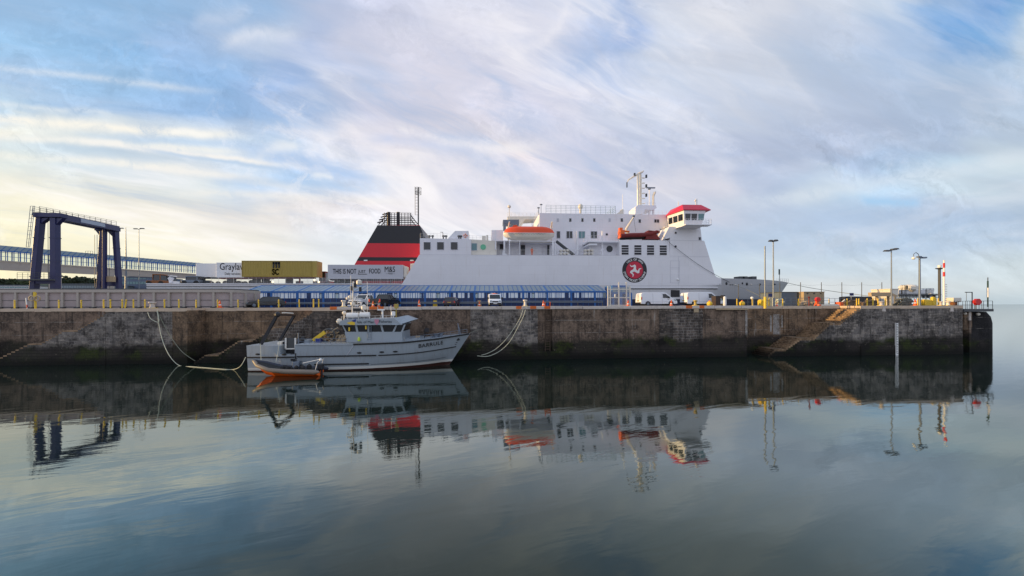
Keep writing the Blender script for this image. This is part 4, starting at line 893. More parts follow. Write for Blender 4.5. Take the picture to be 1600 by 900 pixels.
# bridge wing: bay with chamfered plan, inclined windows, red hipped roof
def bay(y0, y1, px_l0, px_r0, px_l1, px_r1):
    pass
YN, YQ = YF-2.6, YF+1.2
def ring(pyn, inset):   # plan outline at a picture height measured on the near face
    xl, xr = X(1069,YN)+inset*0.3, X(1103,YN)-inset
    z = Z(1086,pyn,YN)
    return [(xl,YN+inset*.4,z),(xr,YN+inset*.4,z),(xr+.2,YB-8,z),(X(1052,YB-8),YB-8,z),(X(1043,YQ+1)+inset*.3,YQ+1,z)]
mb = MB(); mb.loft([ring(353,.75), ring(344,.45), ring(329,0)]); obj('bridge_wall', mb, 'house_white', fe)
mb = MB(); z = Z(1086,353,YN)
mb.loft([[(X(1076,YN),YF+1,Z(1086,358.5,YF)),(X(1093,YN),YF+1,Z(1086,358.5,YF)),(X(1093,YN),YF+4,Z(1086,358.5,YF)),(X(1070,YN),YF+4,Z(1086,358.5,YF))],
         [(X(1069,YN),YN,z),(X(1101,YN),YN,z),(X(1101,YN),YF+4,z),(X(1060,YN),YF+4,z)]]); obj('wing_underside', mb, 'house_white', fe)
# roof
ze_, zt_ = Z(1086,327.6,YN), Z(1086,320.0,YN+1.1)
xl, xr = X(1068,YN)-.1, X(1110,YN)
low = [(xl,YN-.25,ze_),(xr,YN-.25,ze_),(xr+.3,YB-4,ze_),(X(1049,YB-4),YB-4,ze_),(X(1041,YQ+1),YQ+1,ze_)]
top = [(xl+.5,YN+1.1,zt_),(xr-1.2,YN+1.1,zt_),(xr-1,YB-4.5,zt_),(X(1054,YB-4.5),YB-4.5,zt_),(X(1046,YQ+1)+.6,YQ+1.6,zt_)]
lowb = [(a,b,c_-.14) for a,b,c_ in low]
mb = MB(); mb.loft([lowb, low, top]); obj('bridge_roof', mb, 'roof_red', fe)
# wing windows on the inclined near face
def onface(px, py):   # near face plane inclined
    zt1, zb1 = ring(329,0)[0], ring(344,.45)[0]
    f = (py-329)/15; y = zt1[1]+(zb1[1]-zt1[1])*f
    return (X(px,YN), y-.05, Z(1086,py,YN))
for a,b,m_ in ((1071.5,1079.8,'dark_glass'),(1081.2,1090,'dark_glass'),(1092,1101,'teal_glass')):
    q = [onface(a,333.8),onface(b,333.8),onface(b-(.5),343.4),onface(a+.4,343.4)]
    mb = MB(); mb.add(q+[(x,y+.08,z) for x,y,z in q],[(0,1,2,3),(0,4,5,1),(1,5,6,2),(2,6,7,3),(3,7,4,0)]); obj('bridge_window', mb, m_, fe)
# windows on the chamfered after face
A0, A1 = Vector(ring(329,0)[0]), Vector(ring(329,0)[4]); B0, B1 = Vector(ring(344,.45)[0]), Vector(ring(344,.45)[4])
nrm = Vector((-(A1-A0).y, (A1-A0).x, 0)).normalized()
if nrm.x > 0: nrm = -nrm
for f0,f1 in ((.07,.33),(.38,.64),(.69,.93)):
    def pt(f,h): return (A0.lerp(A1,f)).lerp(B0.lerp(B1,f),h)+nrm*.04
    q = [pt(f0,.3),pt(f1,.3),pt(f1,.97),pt(f0,.97)]; mb = MB(); mb.add([tuple(v_) for v_ in q]+[tuple(v_-nrm*.08) for v_ in q],[(0,1,2,3),(0,4,5,1),(1,5,6,2),(2,6,7,3),(3,7,4,0)]); obj('bridge_window', mb, 'dark_glass', fe)
mb = MB(); z = Z(1086,351.5,YN); mb.box(X(1069,YN),X(1109,YN),YN-.75,YN+.9,z-.15,z); rail(mb,(X(1069,YN),YN-.7,z),(X(1109,YN),YN-.7,z),1.05,9,3,.025); rail(mb,(X(1109,YN),YN-.7,z),(X(1109,YN),YN+2,z),1.05,3,3,.025); obj('wing_balcony', mb, 'white_paint', fe)
mb = MB()
for px in (1060,1087,1089): p = W(px,319.5,YF+3); mb.tube((p[0],YF+3,p[1]-.3),(p[0],YF+3,p[1]+(.6 if px<1080 else 1.2)),.07)
mb.ball((X(1087,YF+3),YF+3,Z(1087,313.5,YF+3)),.2); obj('roof_aerial', mb, 'rail_white', fe)
# after stairs of the bridge, sunlit
mb = MB()
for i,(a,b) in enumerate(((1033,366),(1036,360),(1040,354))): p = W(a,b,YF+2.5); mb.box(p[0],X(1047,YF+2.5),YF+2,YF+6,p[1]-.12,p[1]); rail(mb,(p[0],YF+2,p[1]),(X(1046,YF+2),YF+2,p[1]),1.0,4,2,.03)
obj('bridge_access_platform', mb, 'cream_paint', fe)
# forecastle gear and openings
for k,(px,py,w_,h_) in enumerate(((1124.5,444,4.5,3),(1135,443,4.5,6),(1141,445,2.5,2.2),(1144,445,2.5,2.2),(1149,445,4.5,2.2),(1160,442.7,3.6,4),(1167,443.8,5,6.2),(1174,444.5,3,2),(1188,444.5,2,4),(1211,444.2,3,3))):
    t = max(0,(X(px,YF+1)-xk)/(xb_-xk)); y = YC-HB*(1-t**2.3); y = YC-HB*(1-(max(0,(X(px,y)-xk)/(xb_-xk)))**2.3)
    p = W(px,py,y); q = W(px+w_*.8,py-h_*.7,y); mb = MB(); mb.ball((p[0],y+.05,p[1]),.5,10,6,((w_)*.12,.35,h_*.11)); obj('fairlead' if w_<4 else 'mooring_port', mb, 'black' if px not in (1149,1174) else 'cream_paint', fe)
mb = MB()
for px in (1151,1156,1170): p = W(px,436.2,YC-6); mb.box(p[0],p[0]+1.1,YC-7,YC-5,p[1]-.4,p[1]+.55)
obj('windlass', mb, 'dark_steel', fe)
mb = MB(); p = W(1218,440,YC); mb.tube((p[0],YC,p[1]-.3),(p[0],YC,Z(1218,421,YC)),.06); obj('jackstaff', mb, 'dark_steel', fe)
mb = MB(); q = W(1218,429,YC); mb.box(q[0]-.02,q[0]+.15,YC,YC+.3,q[1],q[1]+1.3); obj('furled_flag', mb, 'deck_green', fe)
mb = MB(); rail(mb,(X(1213,YC-1.5),YC-1.5,zb_),(xb_,YC,zb_),.9,6,2,.02); rail(mb,(X(1213,YC+1.5),YC+1.5,zb_),(xb_,YC,zb_),.9,6,2,.02); obj('bow_rail', mb, 'rail_white', fe)
# funnel
YU0, YU1 = YC-6.5, YC+4
fp = PX([(538,447),(554.5,412.5),(590,351.8),(655.6,351.8),(664,372),(664,447)],YU0)
zA, zB, zC_ = Z(620,380.2,YU0), Z(620,402.0,YU0), Z(620,407.8,YU0)
def clip(poly, zlo, zhi):
    def cut(P, z, keep):
        o_ = []
        for a,b in zip(P, P[1:]+P[:1]):
            ia, ib = keep(a[1]), keep(b[1])
            if ia: o_.append(a)
            if ia != ib: f = (z-a[1])/(b[1]-a[1]); o_.append((a[0]+(b[0]-a[0])*f, z))
        return o_
    return cut(cut(poly, zlo, lambda q: q >= zlo), zhi, lambda q: q <= zhi)
fn = obj('funnel', MB().prism(fp, YU0, YU1), 'funnel_red', fe)
for zl, zh in ((zA, 999), (zC_, zB)):
    P = clip(fp, zl, zh if zh < 900 else fp[2][1]+.001); P = [(a,b) for a,b in P]
    cx = sum(a for a,b in P)/len(P); mb = MB(); mb.prism([(a+(.012 if a > cx else -.012), b) for a,b in P], YU0-.012, YU1+.012); obj('funnel_band', mb, 'black', fn)
mb = MB()
for px in (571.5,643.5): p = W(px,407,YU0-.02); mb.box(p[0]-.35,p[0]+.35,YU0-.16,YU0,p[1]-.12,p[1]+.12)
obj('flood_light', mb, 'letter_white', fn)
mb = MB()
for px in (607.5,622.2): p = W(px,331.6,YU0+3); q = W(px,353,YU0+3); mb.lathe((p[0],YU0+3,q[1]),[(.36,0),(.36,p[1]-q[1]),(.30,p[1]-q[1]),(.3,.5)],12)
obj('exhaust_pipe', mb, 'black', fn)
mb = MB(); z0 = Z(620,352,YU0+1)
for k,yy in enumerate((YU0+1,YU0+5)):
    for px in (601,605,612,617,628,633,638,642): mb.tube((X(px,yy),yy,z0-.2),(X(px,yy),yy,z0+2.65),.07,5)
    for i in range(7): h = .25+i*.39; in_ = i*1.6; mb.tube((X(596+in_*.8,yy),yy,z0+h),(X(652-in_*.9,yy),yy,z0+h),.055,5)
    mb.tube((X(592,yy),yy,z0+.1),(X(606,yy),yy,z0+2.3),.1,6); mb.tube((X(655,yy),yy,z0),(X(641,yy),yy,z0+2.3),.1,6)
for i in range(4): p = W(592+i*2.6,348-i*4.2,YU0+2); mb.tube((p[0]-.3,YU0+2,p[1]),(p[0]+.9,YU0+2,p[1]+.35),.13,6)
obj('exhaust_cage', mb, 'black', fn)
mb = MB(); p = W(653.5,293,YU0+1); q = W(653.5,355,YU0+1); mb.tube((p[0],YU0+1,q[1]),(p[0],YU0+1,p[1]),.14,8)
for s in (-.32,.0): mb.tube((p[0]-.55+s*.3,YU0+1+s,q[1]+2.5),(p[0]-.55+s*.3,YU0+1+s,p[1]+.1),.03,5)
for i in range(9): zz = q[1]+2.6+i*.62; mb.tube((p[0]-.6,YU0+1,zz),(p[0],YU0+1,zz),.03,5)
for zz in (p[1]-.1,p[1]-.9,p[1]-1.4): mb.torus((p[0],YU0+1,zz),.62,.04,14,5,'z')
for k in range(6): an = R(60*k); mb.tube((p[0]+.62*math.cos(an),YU0+1+.62*math.sin(an),p[1]-1.4),(p[0]+.62*math.cos(an),YU0+1+.62*math.sin(an),p[1]-.1),.03,4)
obj('aft_mast', mb, 'dark_steel', fn)
mb = MB(); mb.prism(PX([(640,447),(641,412),(660,410),(660,447)],YU0-1.5), YU0-1.5, YU0); obj('casing_flank', mb, 'cream_paint', fe)
# freight deck at the stern and its fence
mb = MB(); mb.box(xs+.2, X(626,YF), YF+.3, YB-.3, 9.0, DZ_); obj('freight_deck', mb, 'deck_green', fe)
mb = MB(); rail(mb,(X(330,YF+.2),YF+.2,ZD),(X(628,YF+.2),YF+.2,ZD),1.15,26,5,.022); obj('freight_deck_rail', mb, 'rail_white', fe)
mb = MB()
for px in (352,375,424,512,640): pass
for px0,px1 in ((470,513),(560,640)): rail(mb,(X(px0,YF+.5),YF+.5,ZD),(X(px1,YF+.5),YF+.5,ZD),1.0,24,2,.02)
obj('mesh_fence', mb, 'trailer_grey', fe)
mb = MB(); mb.box(X(570,YF+6),X(604,YF+6),YF+6,YF+8,DZ_,Z(590,437,YF+6)); obj('deck_locker', mb, 'cream_paint', fe)
for px,py in ((426,440.6),(498,440.6),(491.5,437.6)):
    mb = MB(); p = W(px,py,YF+.4); mb.ball((p[0],YF+.4,p[1]),.2); obj('deck_lamp', mb, mat('lit_lamp',(1,.9,.6),.5,emit=(1,.85,.55,1.6)) if 'lit_lamp' not in MT else MT['lit_lamp'], fe)

# emblem on the side
em = W(991.5,422,YF); Rr = Z(991.5,402.3,YF)-em[1]; ye = YF-.03
def disc(r, y0, y1, n=48): return MB().lathe((em[0],0,em[1]),[(.01,y0),(r,y0),(r,y1),(.01,y1)],n,'y')
eb = obj('emblem', disc(Rr, ye, YF+.01), 'black', fe); obj('emblem_field', disc(Rr*.685, ye-.015, YF), 'roof_red', eb)
def leg(ang, mb):
    ca, sa = math.cos(ang), math.sin(ang)
    def T_(x, z): return (em[0]+(x*ca-z*sa)*Rr, em[1]+(x*sa+z*ca)*Rr)
    # thigh, bent knee, calf, foot
    def seg_(a, b, wa, wb, o_):
        d = Vector((b[0]-a[0], b[1]-a[1])).normalized(); n_ = Vector((-d.y, d.x))
        mb.prism([T_(a[0]+n_.x*wa, a[1]+n_.y*wa), T_(a[0]-d.x*wa*.6, a[1]-d.y*wa*.6), T_(a[0]-n_.x*wa, a[1]-n_.y*wa), T_(b[0]-n_.x*wb, b[1]-n_.y*wb), T_(b[0]+d.x*wb*.6, b[1]+d.y*wb*.6), T_(b[0]+n_.x*wb, b[1]+n_.y*wb)], ye-.030-o_, ye-.005-o_)
    kn = (.36, .0); an_ = (kn[0]+.30*math.cos(R(112)), kn[1]+.30*math.sin(R(112))); ft = (an_[0]+.17*math.cos(R(48)), an_[1]+.17*math.sin(R(48)))
    seg_((0,0), kn, .115, .075, .001+ang*.002); seg_(kn, an_, .08, .04, .006+ang*.002); seg_(an_, ft, .045, .028, .011+ang*.002)
mb = MB()
for k in range(3): leg(R(85+120*k), mb)
obj('three_legs_device', mb, 'letter_white', eb)
mb = MB()
def arc(s, rad, start, end, flip):
    k = len(s)
    for i, ch in enumerate(s):
        if ch == ' ': continue
        a = R(start+(end-start)*(i+.5)/k)
        cxx, czz = em[0]+rad*math.sin(a), em[1]+rad*math.cos(a)
        rot = -a if not flip else math.pi-a
        cr, sr = math.cos(rot), math.sin(rot)
        text(ch, Rr*.235, mb, lambda x, y, z, cxx=cxx, czz=czz, cr=cr, sr=sr: (cxx+x*cr-(y-Rr*.08)*sr, ye-.02+z*0-.0, czz+x*sr+(y-Rr*.08)*cr), 0.0, .012, 'CENTER')
arc('ISLE OF MAN', Rr*.84, -50, 50, False); arc('STEAM PACKET COMPANY', Rr*.84, 262, 98, True)
obj('emblem_lettering', mb, 'letter_white', eb)

# ---------------- lifeboat (hangs in davits)
YL = YF+.4; lbt = thing('lifeboat', 'enclosed ferry lifeboat with orange canopy over white hull, slung under the davits', 'lifeboat', (X(828,YL), YL, Z(828,376,YL)))
xa, xb2 = X(787.5,YL), X(868.5,YL); zk0, zg, zt0 = Z(828,375.8,YL), Z(828,364,YL), Z(828,351.8,YL); bw_ = 1.45
def lbring(t, kind):
    x = xa+(xb2-xa)*t; e = max(.03,(1-abs(2*t-1)**3.2))**.6; b = bw_*e; sheer = .25*abs(2*t-1)**2
    if kind == 'hull':
        zb2 = zk0+(zg-zk0)*(.75*abs(2*t-1)**4); return [(x,YL+1.5+b*math.sin(a)*1.0,zg+sheer-(zg+sheer-zb2)*math.cos(a)**.7 if math.cos(a)>0 else zg+sheer) for a in [R(-90+180*k/12) for k in range(13)]]
    h = (zt0-zg)*(max(0,1-abs(2*t-1)**4))**.6; return [(x,YL+1.5+b*1.02*math.cos(a),zg+sheer+max(0,math.sin(a))**.6*h) for a in [R(180*k/12) for k in range(13)]]
ts = [.0,.03,.08,.15,.25,.37,.5,.63,.75,.85,.92,.97,1.0]
mb = MB(); mb.loft([lbring(t,'hull') for t in ts]); obj('hull', mb, 'cream_paint', lbt, smooth=True)
mb = MB(); mb.loft([lbring(t,'top') for t in ts]); cp_ = obj('canopy', mb, 'canopy_orange', lbt, smooth=True)
mb = MB(); mb.prism([W(800,354.5,YL),W(803,350,YL),W(808,350,YL),W(811,354,YL)],YL+.9,YL+2.1); obj('conning_hatch', mb, 'canopy_orange', lbt)
mb = MB(); mb.tube((xa+.6,YL+.03,zg+.02),(xb2-.5,YL+.03,zg+.02),.05); obj('rubbing_band', mb, 'letter_white', lbt)
mb = MB()
for i in range(12): x = xa+1.2+i*.58; mb.path([(x,YL+.08,zg-.08),(x+.29,YL+.06,zg-.28),(x+.58,YL+.08,zg-.08)],.02,4)
obj('grab_line', mb, 'dark_steel', lbt)
dv = thing('davit_pair', 'cream steel davits with cradle beam carrying the orange canopied lifeboat', 'davit', (X(828,YL),YL,Z(828,378,YL)))
for px in (795.5,864.8):
    mb = MB(); p = W(px,377.5,YF+1); q = W(px,348,YF+1.5); mb.box(p[0]-.14,p[0]+.14,YF+3.4,YF+3.8,p[1],q[1]-.3); mb.tube((p[0],YF+3.6,q[1]-.5),(p[0]+(.15 if px<800 else -.1),YF+2.0,q[1]+.35),.14,6); mb.tube((p[0],YF+1.9,q[1]+.3),(p[0],YF+1.9,zg),.04,5)
    obj('davit_arm', mb, 'cream_paint', dv)
mb = MB(); mb.box(X(792,YF),X(866,YF),YF+.9,YF+1.2,Z(828,377.4,YF),Z(828,376.2,YF)); obj('cradle_beam', mb, 'cream_paint', dv)
# ---------------- rescue boat
YR_ = YF+1.3; rb = thing('rescue_boat', 'dark red inflatable rescue boat with orange console, stowed on the louvred deckhouse', 'rescue boat', (X(1000,YR_),YR_,Z(1000,374,YR_)))
mb = MB(); pts = [W(970,368.5,YR_),W(985,367.5,YR_),W(1005,367,YR_),W(1018,365.5,YR_),W(1026,362,YR_)]
mb.path([(a,YR_,b) for a,b in pts],[.42,.45,.45,.4,.3],10); mb.path([(a,YR_+1.6,b) for a,b in pts],[.42,.45,.45,.4,.3],10); mb.path([(pts[-1][0],YR_,pts[-1][1]),(pts[-1][0]+.8,YR_+.8,pts[-1][1]+.1),(pts[-1][0],YR_+1.6,pts[-1][1])],.3,10); obj('tube', mb, 'rescue_red', rb, smooth=True)
mb = MB(); mb.loft([[(a,YR_-.1,b-.2),(a,YR_+.8,b-.75),(a,YR_+1.7,b-.2)] for a,b in pts]); obj('hull_bottom', mb, 'rubber', rb)
mb = MB(); a = W(970,366.5,YR_); mb.box(a[0]-.1,a[0]+.8,YR_-.05,YR_+1.5,a[1]-.6,a[1]+.9); mb.box(a[0]-.1,a[0]+.5,YR_+.3,YR_+1.2,a[1]+.9,a[1]+1.5); mb.tube((a[0]+.4,YR_+.5,a[1]+.9),(X(985,YR_),YR_+.5,Z(985,361.5,YR_)),.18,8); obj('console', mb, 'boat_orange', rb)
mb = MB(); q = PX([(1008,373.5),(1013,360),(1022,361),(1031,374)],YR_+.1); mb.prism(q,YR_-.1,YR_+1.9); obj('spray_cover', mb, 'rescue_red', rb)
cr_ = thing('rescue_boat_crane', 'cream slewing crane arm standing over the red rescue boat', 'crane', (X(986,YF+3.2),YF+3.2,Z(986,375,YF+3.2)))
mb = MB(); p = W(986,375,YF+3.2); q = W(990,339,YF+2.6); mb.path([(p[0],YF+3.2,p[1]),(W(987,358,YF)[0],YF+3.1,Z(987,358,YF+3.1)),(q[0],YF+2.6,q[1])],[.3,.3,.15],8); obj('jib', mb, 'cream_paint', cr_)
mb = MB(); mb.tube((q[0],YF+2.6,q[1]),(q[0]+.2,YF+2.0,Z(990,362,YF+2)),.03,4); mb.box(q[0]-.15,q[0]+.25,YF+2.5,YF+2.8,q[1],q[1]+.3); obj('hoist', mb, 'dark_steel', cr_)

# ---------------- vehicles on the freight deck
DZ = ZD-.25
def trailer(name, label, px0, px1, py0, py1, Y, m, depth=2.5, group='freight units on the ferry deck'):
    x0, z1 = W(px0, py0, Y); x1, z0 = W(px1, py1, Y)
    r = thing(name, label, 'trailer', ((x0+x1)/2, Y, DZ), group)
    mb = MB(); mb.box(x0, x1, Y, Y+depth, z0, z1); body = obj('body', mb, m, r, bev=.04)
    mb = MB()
    for s in (Y+.1, Y+depth-.4):
        for k in range(3): mb.lathe((x0+1.6+k*1.25, s, DZ+.5), [(.02,0),(.5,0),(.5,.3),(.02,.3)], 14, 'y')
    obj('wheel', mb, 'rubber', r)
    mb = MB(); mb.box(x0+.1, x1-.1, Y+.5, Y+depth-.5, z0-.25, z0-.002); mb.box(x1-2.6, x1-2.4, Y+.3, Y+.5, DZ, z0-.2); obj('chassis', mb, 'rescue_red' if 'gold' in label else 'dark_steel', r)
    return r, body, (x0, x1, z0, z1)
tr1, _, e = trailer('trailer', 'plain white box trailer, leftmost on the ferry stern deck', 306, 338, 411.5, 433, YF+5, 'trailer_white')
mb = MB(); mb.box(e[1]-.005,e[1]+.02,YF+5.1,YF+7.4,e[2]+.1,e[3]-.1); obj('rear_door', mb, 'cream_paint', tr1)
tr2, _, e = trailer('trailer', 'white trailer with navy company lettering, partly hidden behind the gold container', 337.5, 420, 410.2, 433.5, YF+2.6, 'trailer_white')
mb = MB(); p = W(343,421.5,YF+2.6); text('Graylaw', 1.75*KS, mb, lambda x,y,z: (p[0]+x*.76, YF+2.57, p[1]+y)); obj('lettering', mb, 'letter_navy', tr2)
mb = MB(); p = W(351,429.4,YF+2.6); text('Daily services', .62*KS, mb, lambda x,y,z: (p[0]+x*.8, YF+2.57, p[1]+y)); obj('lettering', mb, mat('letter_pale',(.35,.36,.5),.5), tr2)
mb = MB()
for px0_, py0_ in ((331,420.5),(331,426)): 
    p = W(px0_,py0_,YF+4.9); mb.box(p[0],p[0]+.5,YF+4.88,YF+4.92,p[1]-.3,p[1]+.3)
tr3, bd, e = trailer('container_trailer', 'gold corrugated shipping container with black letters on a red trailer', 378, 487.5, 407.3, 432.6, YF+.8, 'gold')
mb = MB(); x = e[0]+.15
while x < e[1]-.15: mb.prismz([(x,YF+.8),(x+.05,YF+.74),(x+.15,YF+.74),(x+.2,YF+.8)], e[2]+.15, e[3]-.15); x += .30
obj('corrugation', mb, 'gold', bd)
mb = MB()
for a in (e[0],e[1]-.14): mb.box(a,a+.14,YF+.70,YF+.8,e[2],e[3])
mb.box(e[0],e[1],YF+.71,YF+.8,e[3]-.13,e[3]); mb.box(e[0],e[1],YF+.71,YF+.8,e[2],e[2]+.13); obj('corner_frame', mb, mat('gold_dark',(.36,.26,.05),.5), bd)
mb = MB(); p = W(426,419.6,YF+.7); 
def TT(px_,py_): return lambda x,y,z: (p[0]+x, YF+.69-z*.5, p[1]+y)
# heavy stacked letters: an m over sc
mb.add([],[])
for k in range(3):
    xk_ = p[0]+k*.52; mb.box(xk_, xk_+.30, YF+.66, YF+.73, p[1]+.12, p[1]+1.2)
mb.box(p[0],p[0]+1.34,YF+.66,YF+.73,p[1]+.9,p[1]+1.28)
text('SC', 1.55, mb, lambda x,y,z: (p[0]-.12+x*.72, YF+.67, p[1]-1.15+y), bold=.05); obj('lettering', mb, 'letter_black', tr3)
mb = MB(); q = W(386,412,YF+.7); text('M S C U', .42, mb, lambda x,y,z: (q[0]+y*0-.0, YF+.68, q[1]-x*.9) if False else (q[0]-y, YF+.68, q[1]-x*0.9)); 
mb = MB(); mb.box(e[1],e[1]+.9,YF+.8,YF+3.3,e[2],e[3]); obj('container_end', mb, 'gold', bd)
tr4, bd, e = trailer('trailer', 'pale grey food trailer with black slogan lettering in front of the funnel', 512, 630, 413.5, 436, YF+.9, 'trailer_grey')
mb = MB(); p = W(520,427.6,YF+.9); text('THIS IS NOT', 1.25*KS, mb, lambda x,y,z: (p[0]+x*.60, YF+.87, p[1]+y), bold=.012)
p1_ = W(560,426.4,YF+.9); text('JUST', .75*KS, mb, lambda x,y,z: (p1_[0]+x*.85, YF+.87, p1_[1]+y)); mb.box(p1_[0]-.05,p1_[0]+1.65,YF+.87,YF+.9,p1_[1]-.3,p1_[1]-.2)
p2_ = W(576.5,427.2,YF+.9); text('FOOD', 1.25*KS, mb, lambda x,y,z: (p2_[0]+x*.58, YF+.87, p2_[1]+y), bold=.012)
p3_ = W(600.5,425,YF+.9); text('M&S', 1.45*KS, mb, lambda x,y,z: (p3_[0]+x*.72, YF+.87, p3_[1]+y)); p4_ = W(603,428.6,YF+.9); text('— FOOD —', .42*KS, mb, lambda x,y,z: (p4_[0]+x*.7, YF+.87, p4_[1]+y)); obj('lettering', mb, 'letter_black', tr4)
mb = MB(); mb.box(e[1],e[1]+.7,YF+1.2,YF+3.2,e[2]+.3,e[3]-.25); obj('cooling_unit', mb, 'cream_paint', tr4, bev=.12)
# terminal tugs and other small freight-deck traffic
def tug(name, label, px, Y, col, w_=1.5, h_=2.3):
    x = X(px, Y); r = thing(name, label, 'tractor', (x, Y, DZ), 'tractors on the ferry deck')
    mb = MB(); mb.box(x-1.8,x+1.6,Y,Y+2.2,DZ+.55,DZ+1.1); obj('chassis', mb, col, r, bev=.05)
    mb = MB(); mb.frustum((x-w_/2,x+w_/2,Y+.2,Y+2,DZ+1.1),(x-w_/2+.1,x+w_/2-.15,Y+.3,Y+1.9,DZ+h_)); obj('cab_glass', mb, 'dark_glass', r)
    mb = MB(); mb.box(x-w_/2,x+w_/2,Y+.2,Y+2,DZ+h_,DZ+h_+.18)
    for a in (x-w_/2+.02,x+w_/2-.14): mb.box(a,a+.12,Y+.17,Y+.3,DZ+1.1,DZ+h_)
    obj('cab_roof', mb, col, r)
    for a in (-1.2,1.0):
        for s in (Y-.05,Y+1.95): mb = MB(); mb.lathe((x+a,s,DZ+.5),[(.02,0),(.5,0),(.5,.3),(.02,.3)],14,'y'); obj('wheel', mb, 'rubber', r)
tug('dock_tractor', 'small red dock tractor between the gold container and the grey food trailer', 503, YF+5, 'rescue_red', 1.3, 2.9)
tug('dock_tractor', 'dark dock tractor with brown body, left on the ferry stern', 243, YF+4, 'rust', 1.5, 2.2)
tug('dock_tractor', 'white rounded dock tractor near the ferry stern', 258, YF+6, 'trailer_white', 1.6, 2.1)
tug('dock_tractor', 'grey dock tractor in front of the leftmost white trailer', 298, YF+2.2, 'steel', 2.2, 1.7)
mb = MB(); p = W(267,437,YF+1.2); mb.lathe((p[0],YF+1.2,p[1]-.6),[(.3,0),(.3,.4),(.5,.9),(.35,1.0),(.02,1.0)],12); obj('stern_winch', mb, 'white_paint', fe)
mb = MB()
for i,px in enumerate((285,312,318,357,372,396,410,447,463)): p = W(px,441,YF+3); mb.box(p[0]-.5,p[0]+.9,YF+3+i*.1,YF+4,DZ,DZ+rnd.uniform(.8,1.5))
obj('lashing_bin', mb, 'dark_steel', fe)
# person on the ferry side deck
def person_fig(name, label, loc, h, suit, facing=0.0):
    me = bpy.data.meshes.new(name); s = h/1.75
    V = [(0,0,.95,.15),(0,0,1.15,.15),(0,0,1.38,.19),(0,0,1.50,.07),(0,-.01,1.56,.06),(0,-.02,1.66,.10),(0,-.02,1.73,.07),
         (-.10,0,.90,.10),(-.11,-.02,.50,.075),(-.11,.02,.08,.05),(-.11,-.13,.03,.04),(.10,0,.90,.10),(.12,.01,.50,.075),(.12,.03,.08,.05),(.12,-.12,.03,.04),
         (-.21,0,1.40,.07),(-.28,-.02,1.14,.055),(-.22,-.20,.98,.045),(-.20,-.27,.96,.035),(.21,0,1.40,.07),(.29,-.02,1.14,.055),(.26,-.18,.96,.045),(.25,-.25,.94,.035)]
    E = [(0,1),(1,2),(2,3),(3,4),(4,5),(5,6),(0,7),(7,8),(8,9),(9,10),(0,11),(11,12),(12,13),(13,14),(2,15),(15,16),(16,17),(17,18),(2,19),(19,20),(20,21),(21,22)]
    me.from_pydata([(a*s,b*s,c*s) for a,b,c,_ in V], E, []); o = bpy.data.objects.new(name, me); COL.objects.link(o)
    md = o.modifiers.new('skin','SKIN'); bpy.context.view_layer.update()
    if not me.skin_vertices: 
        o.modifiers.remove(md); bm = bmesh.new(); bm.from_mesh(me); lay = bm.verts.layers.skin.verify(); bm.to_mesh(me); bm.free(); md = o.modifiers.new('skin','SKIN')
    for i,(a,b,c,r) in enumerate(V): me.skin_vertices[0].data[i].radius = (r*s, r*s)
    me.skin_vertices[0].data[0].use_root = True
    o.modifiers.new('sub','SUBSURF').levels = 1
    o.location = loc; o.rotation_euler = (0,0,facing); me.materials.append(MT[suit]); bpy.context.view_layer.update()
    dg = bpy.context.evaluated_depsgraph_get(); nm = bpy.data.meshes.new_from_object(o.evaluated_get(dg)); nm.name = name
    o.modifiers.clear(); o.data = nm; nm.materials.clear(); nm.materials.append(MT[suit]); nm.materials.append(MT['skin']); 
    for f in nm.polygons:
        z = sum(nm.vertices[i].co.z for i in f.vertices)/len(f.vertices)/s; y = sum(nm.vertices[i].co.y for i in f.vertices)/len(f.vertices)/s
        f.material_index = 1 if z > 1.51 or (y < -.19 and .8 < z < 1.05) else 0
        f.use_smooth = True
    tag(o, label, 'person')
    mb = MB(); mb.ball((0,.0,1.71*s),.112*s,12,6,(1,1.1,.75)); hr = obj('hair', mb, 'hair', None); hr.parent = o
    return o
person_fig('person', 'person in orange overalls standing at the ferry rail under the lifeboat', (X(831.5,YF+1.2), YF+1.2, Z(831,399,YF)), 1.72, 'orange')

# ================================================================== gantry on the left
gt = thing('linkspan_gantry', 'dark blue steel linkspan lifting gantry with splayed legs and a railed top walkway', 'gantry', (X(110,78), 78, DECK))
YA, YE = 78.0, 92.0
def beam(mb, p, q, w_, d_):
    p = Vector(p); q = Vector(q); dz = (q-p).normalized(); a = Vector((1,0,0)) if abs(dz.x) < .9 else Vector((0,0,1)); sx = (a-dz*a.dot(dz)).normalized()*w_/2; sy = dz.cross(sx.normalized())*d_/2
    mb.loft([[p-sx-sy,p+sx-sy,p+sx+sy,p-sx+sy],[q-sx-sy,q+sx-sy,q+sx+sy,q-sx+sy]])
def lg(px0,py0,px1,py1,Y,w_,d_=1.0,name='leg'):
    a = W(px0,py0,Y); b = W(px1,py1,Y); mb = MB(); beam(mb,(a[0],Y,a[1]),(b[0],Y,min(b[1],DECK)),w_,d_); return obj(name, mb, 'gantry_blue', gt, bev=.03)
lg(64,338,51,478,YA,.85); lg(86.3,341,86.8,478,YA,.98)
lg(162,357,154.5,478,YE,.82); lg(180,355,188.5,478,YE,.66); lg(163.8,358,163.3,478,YE-1.5,.55,.6)
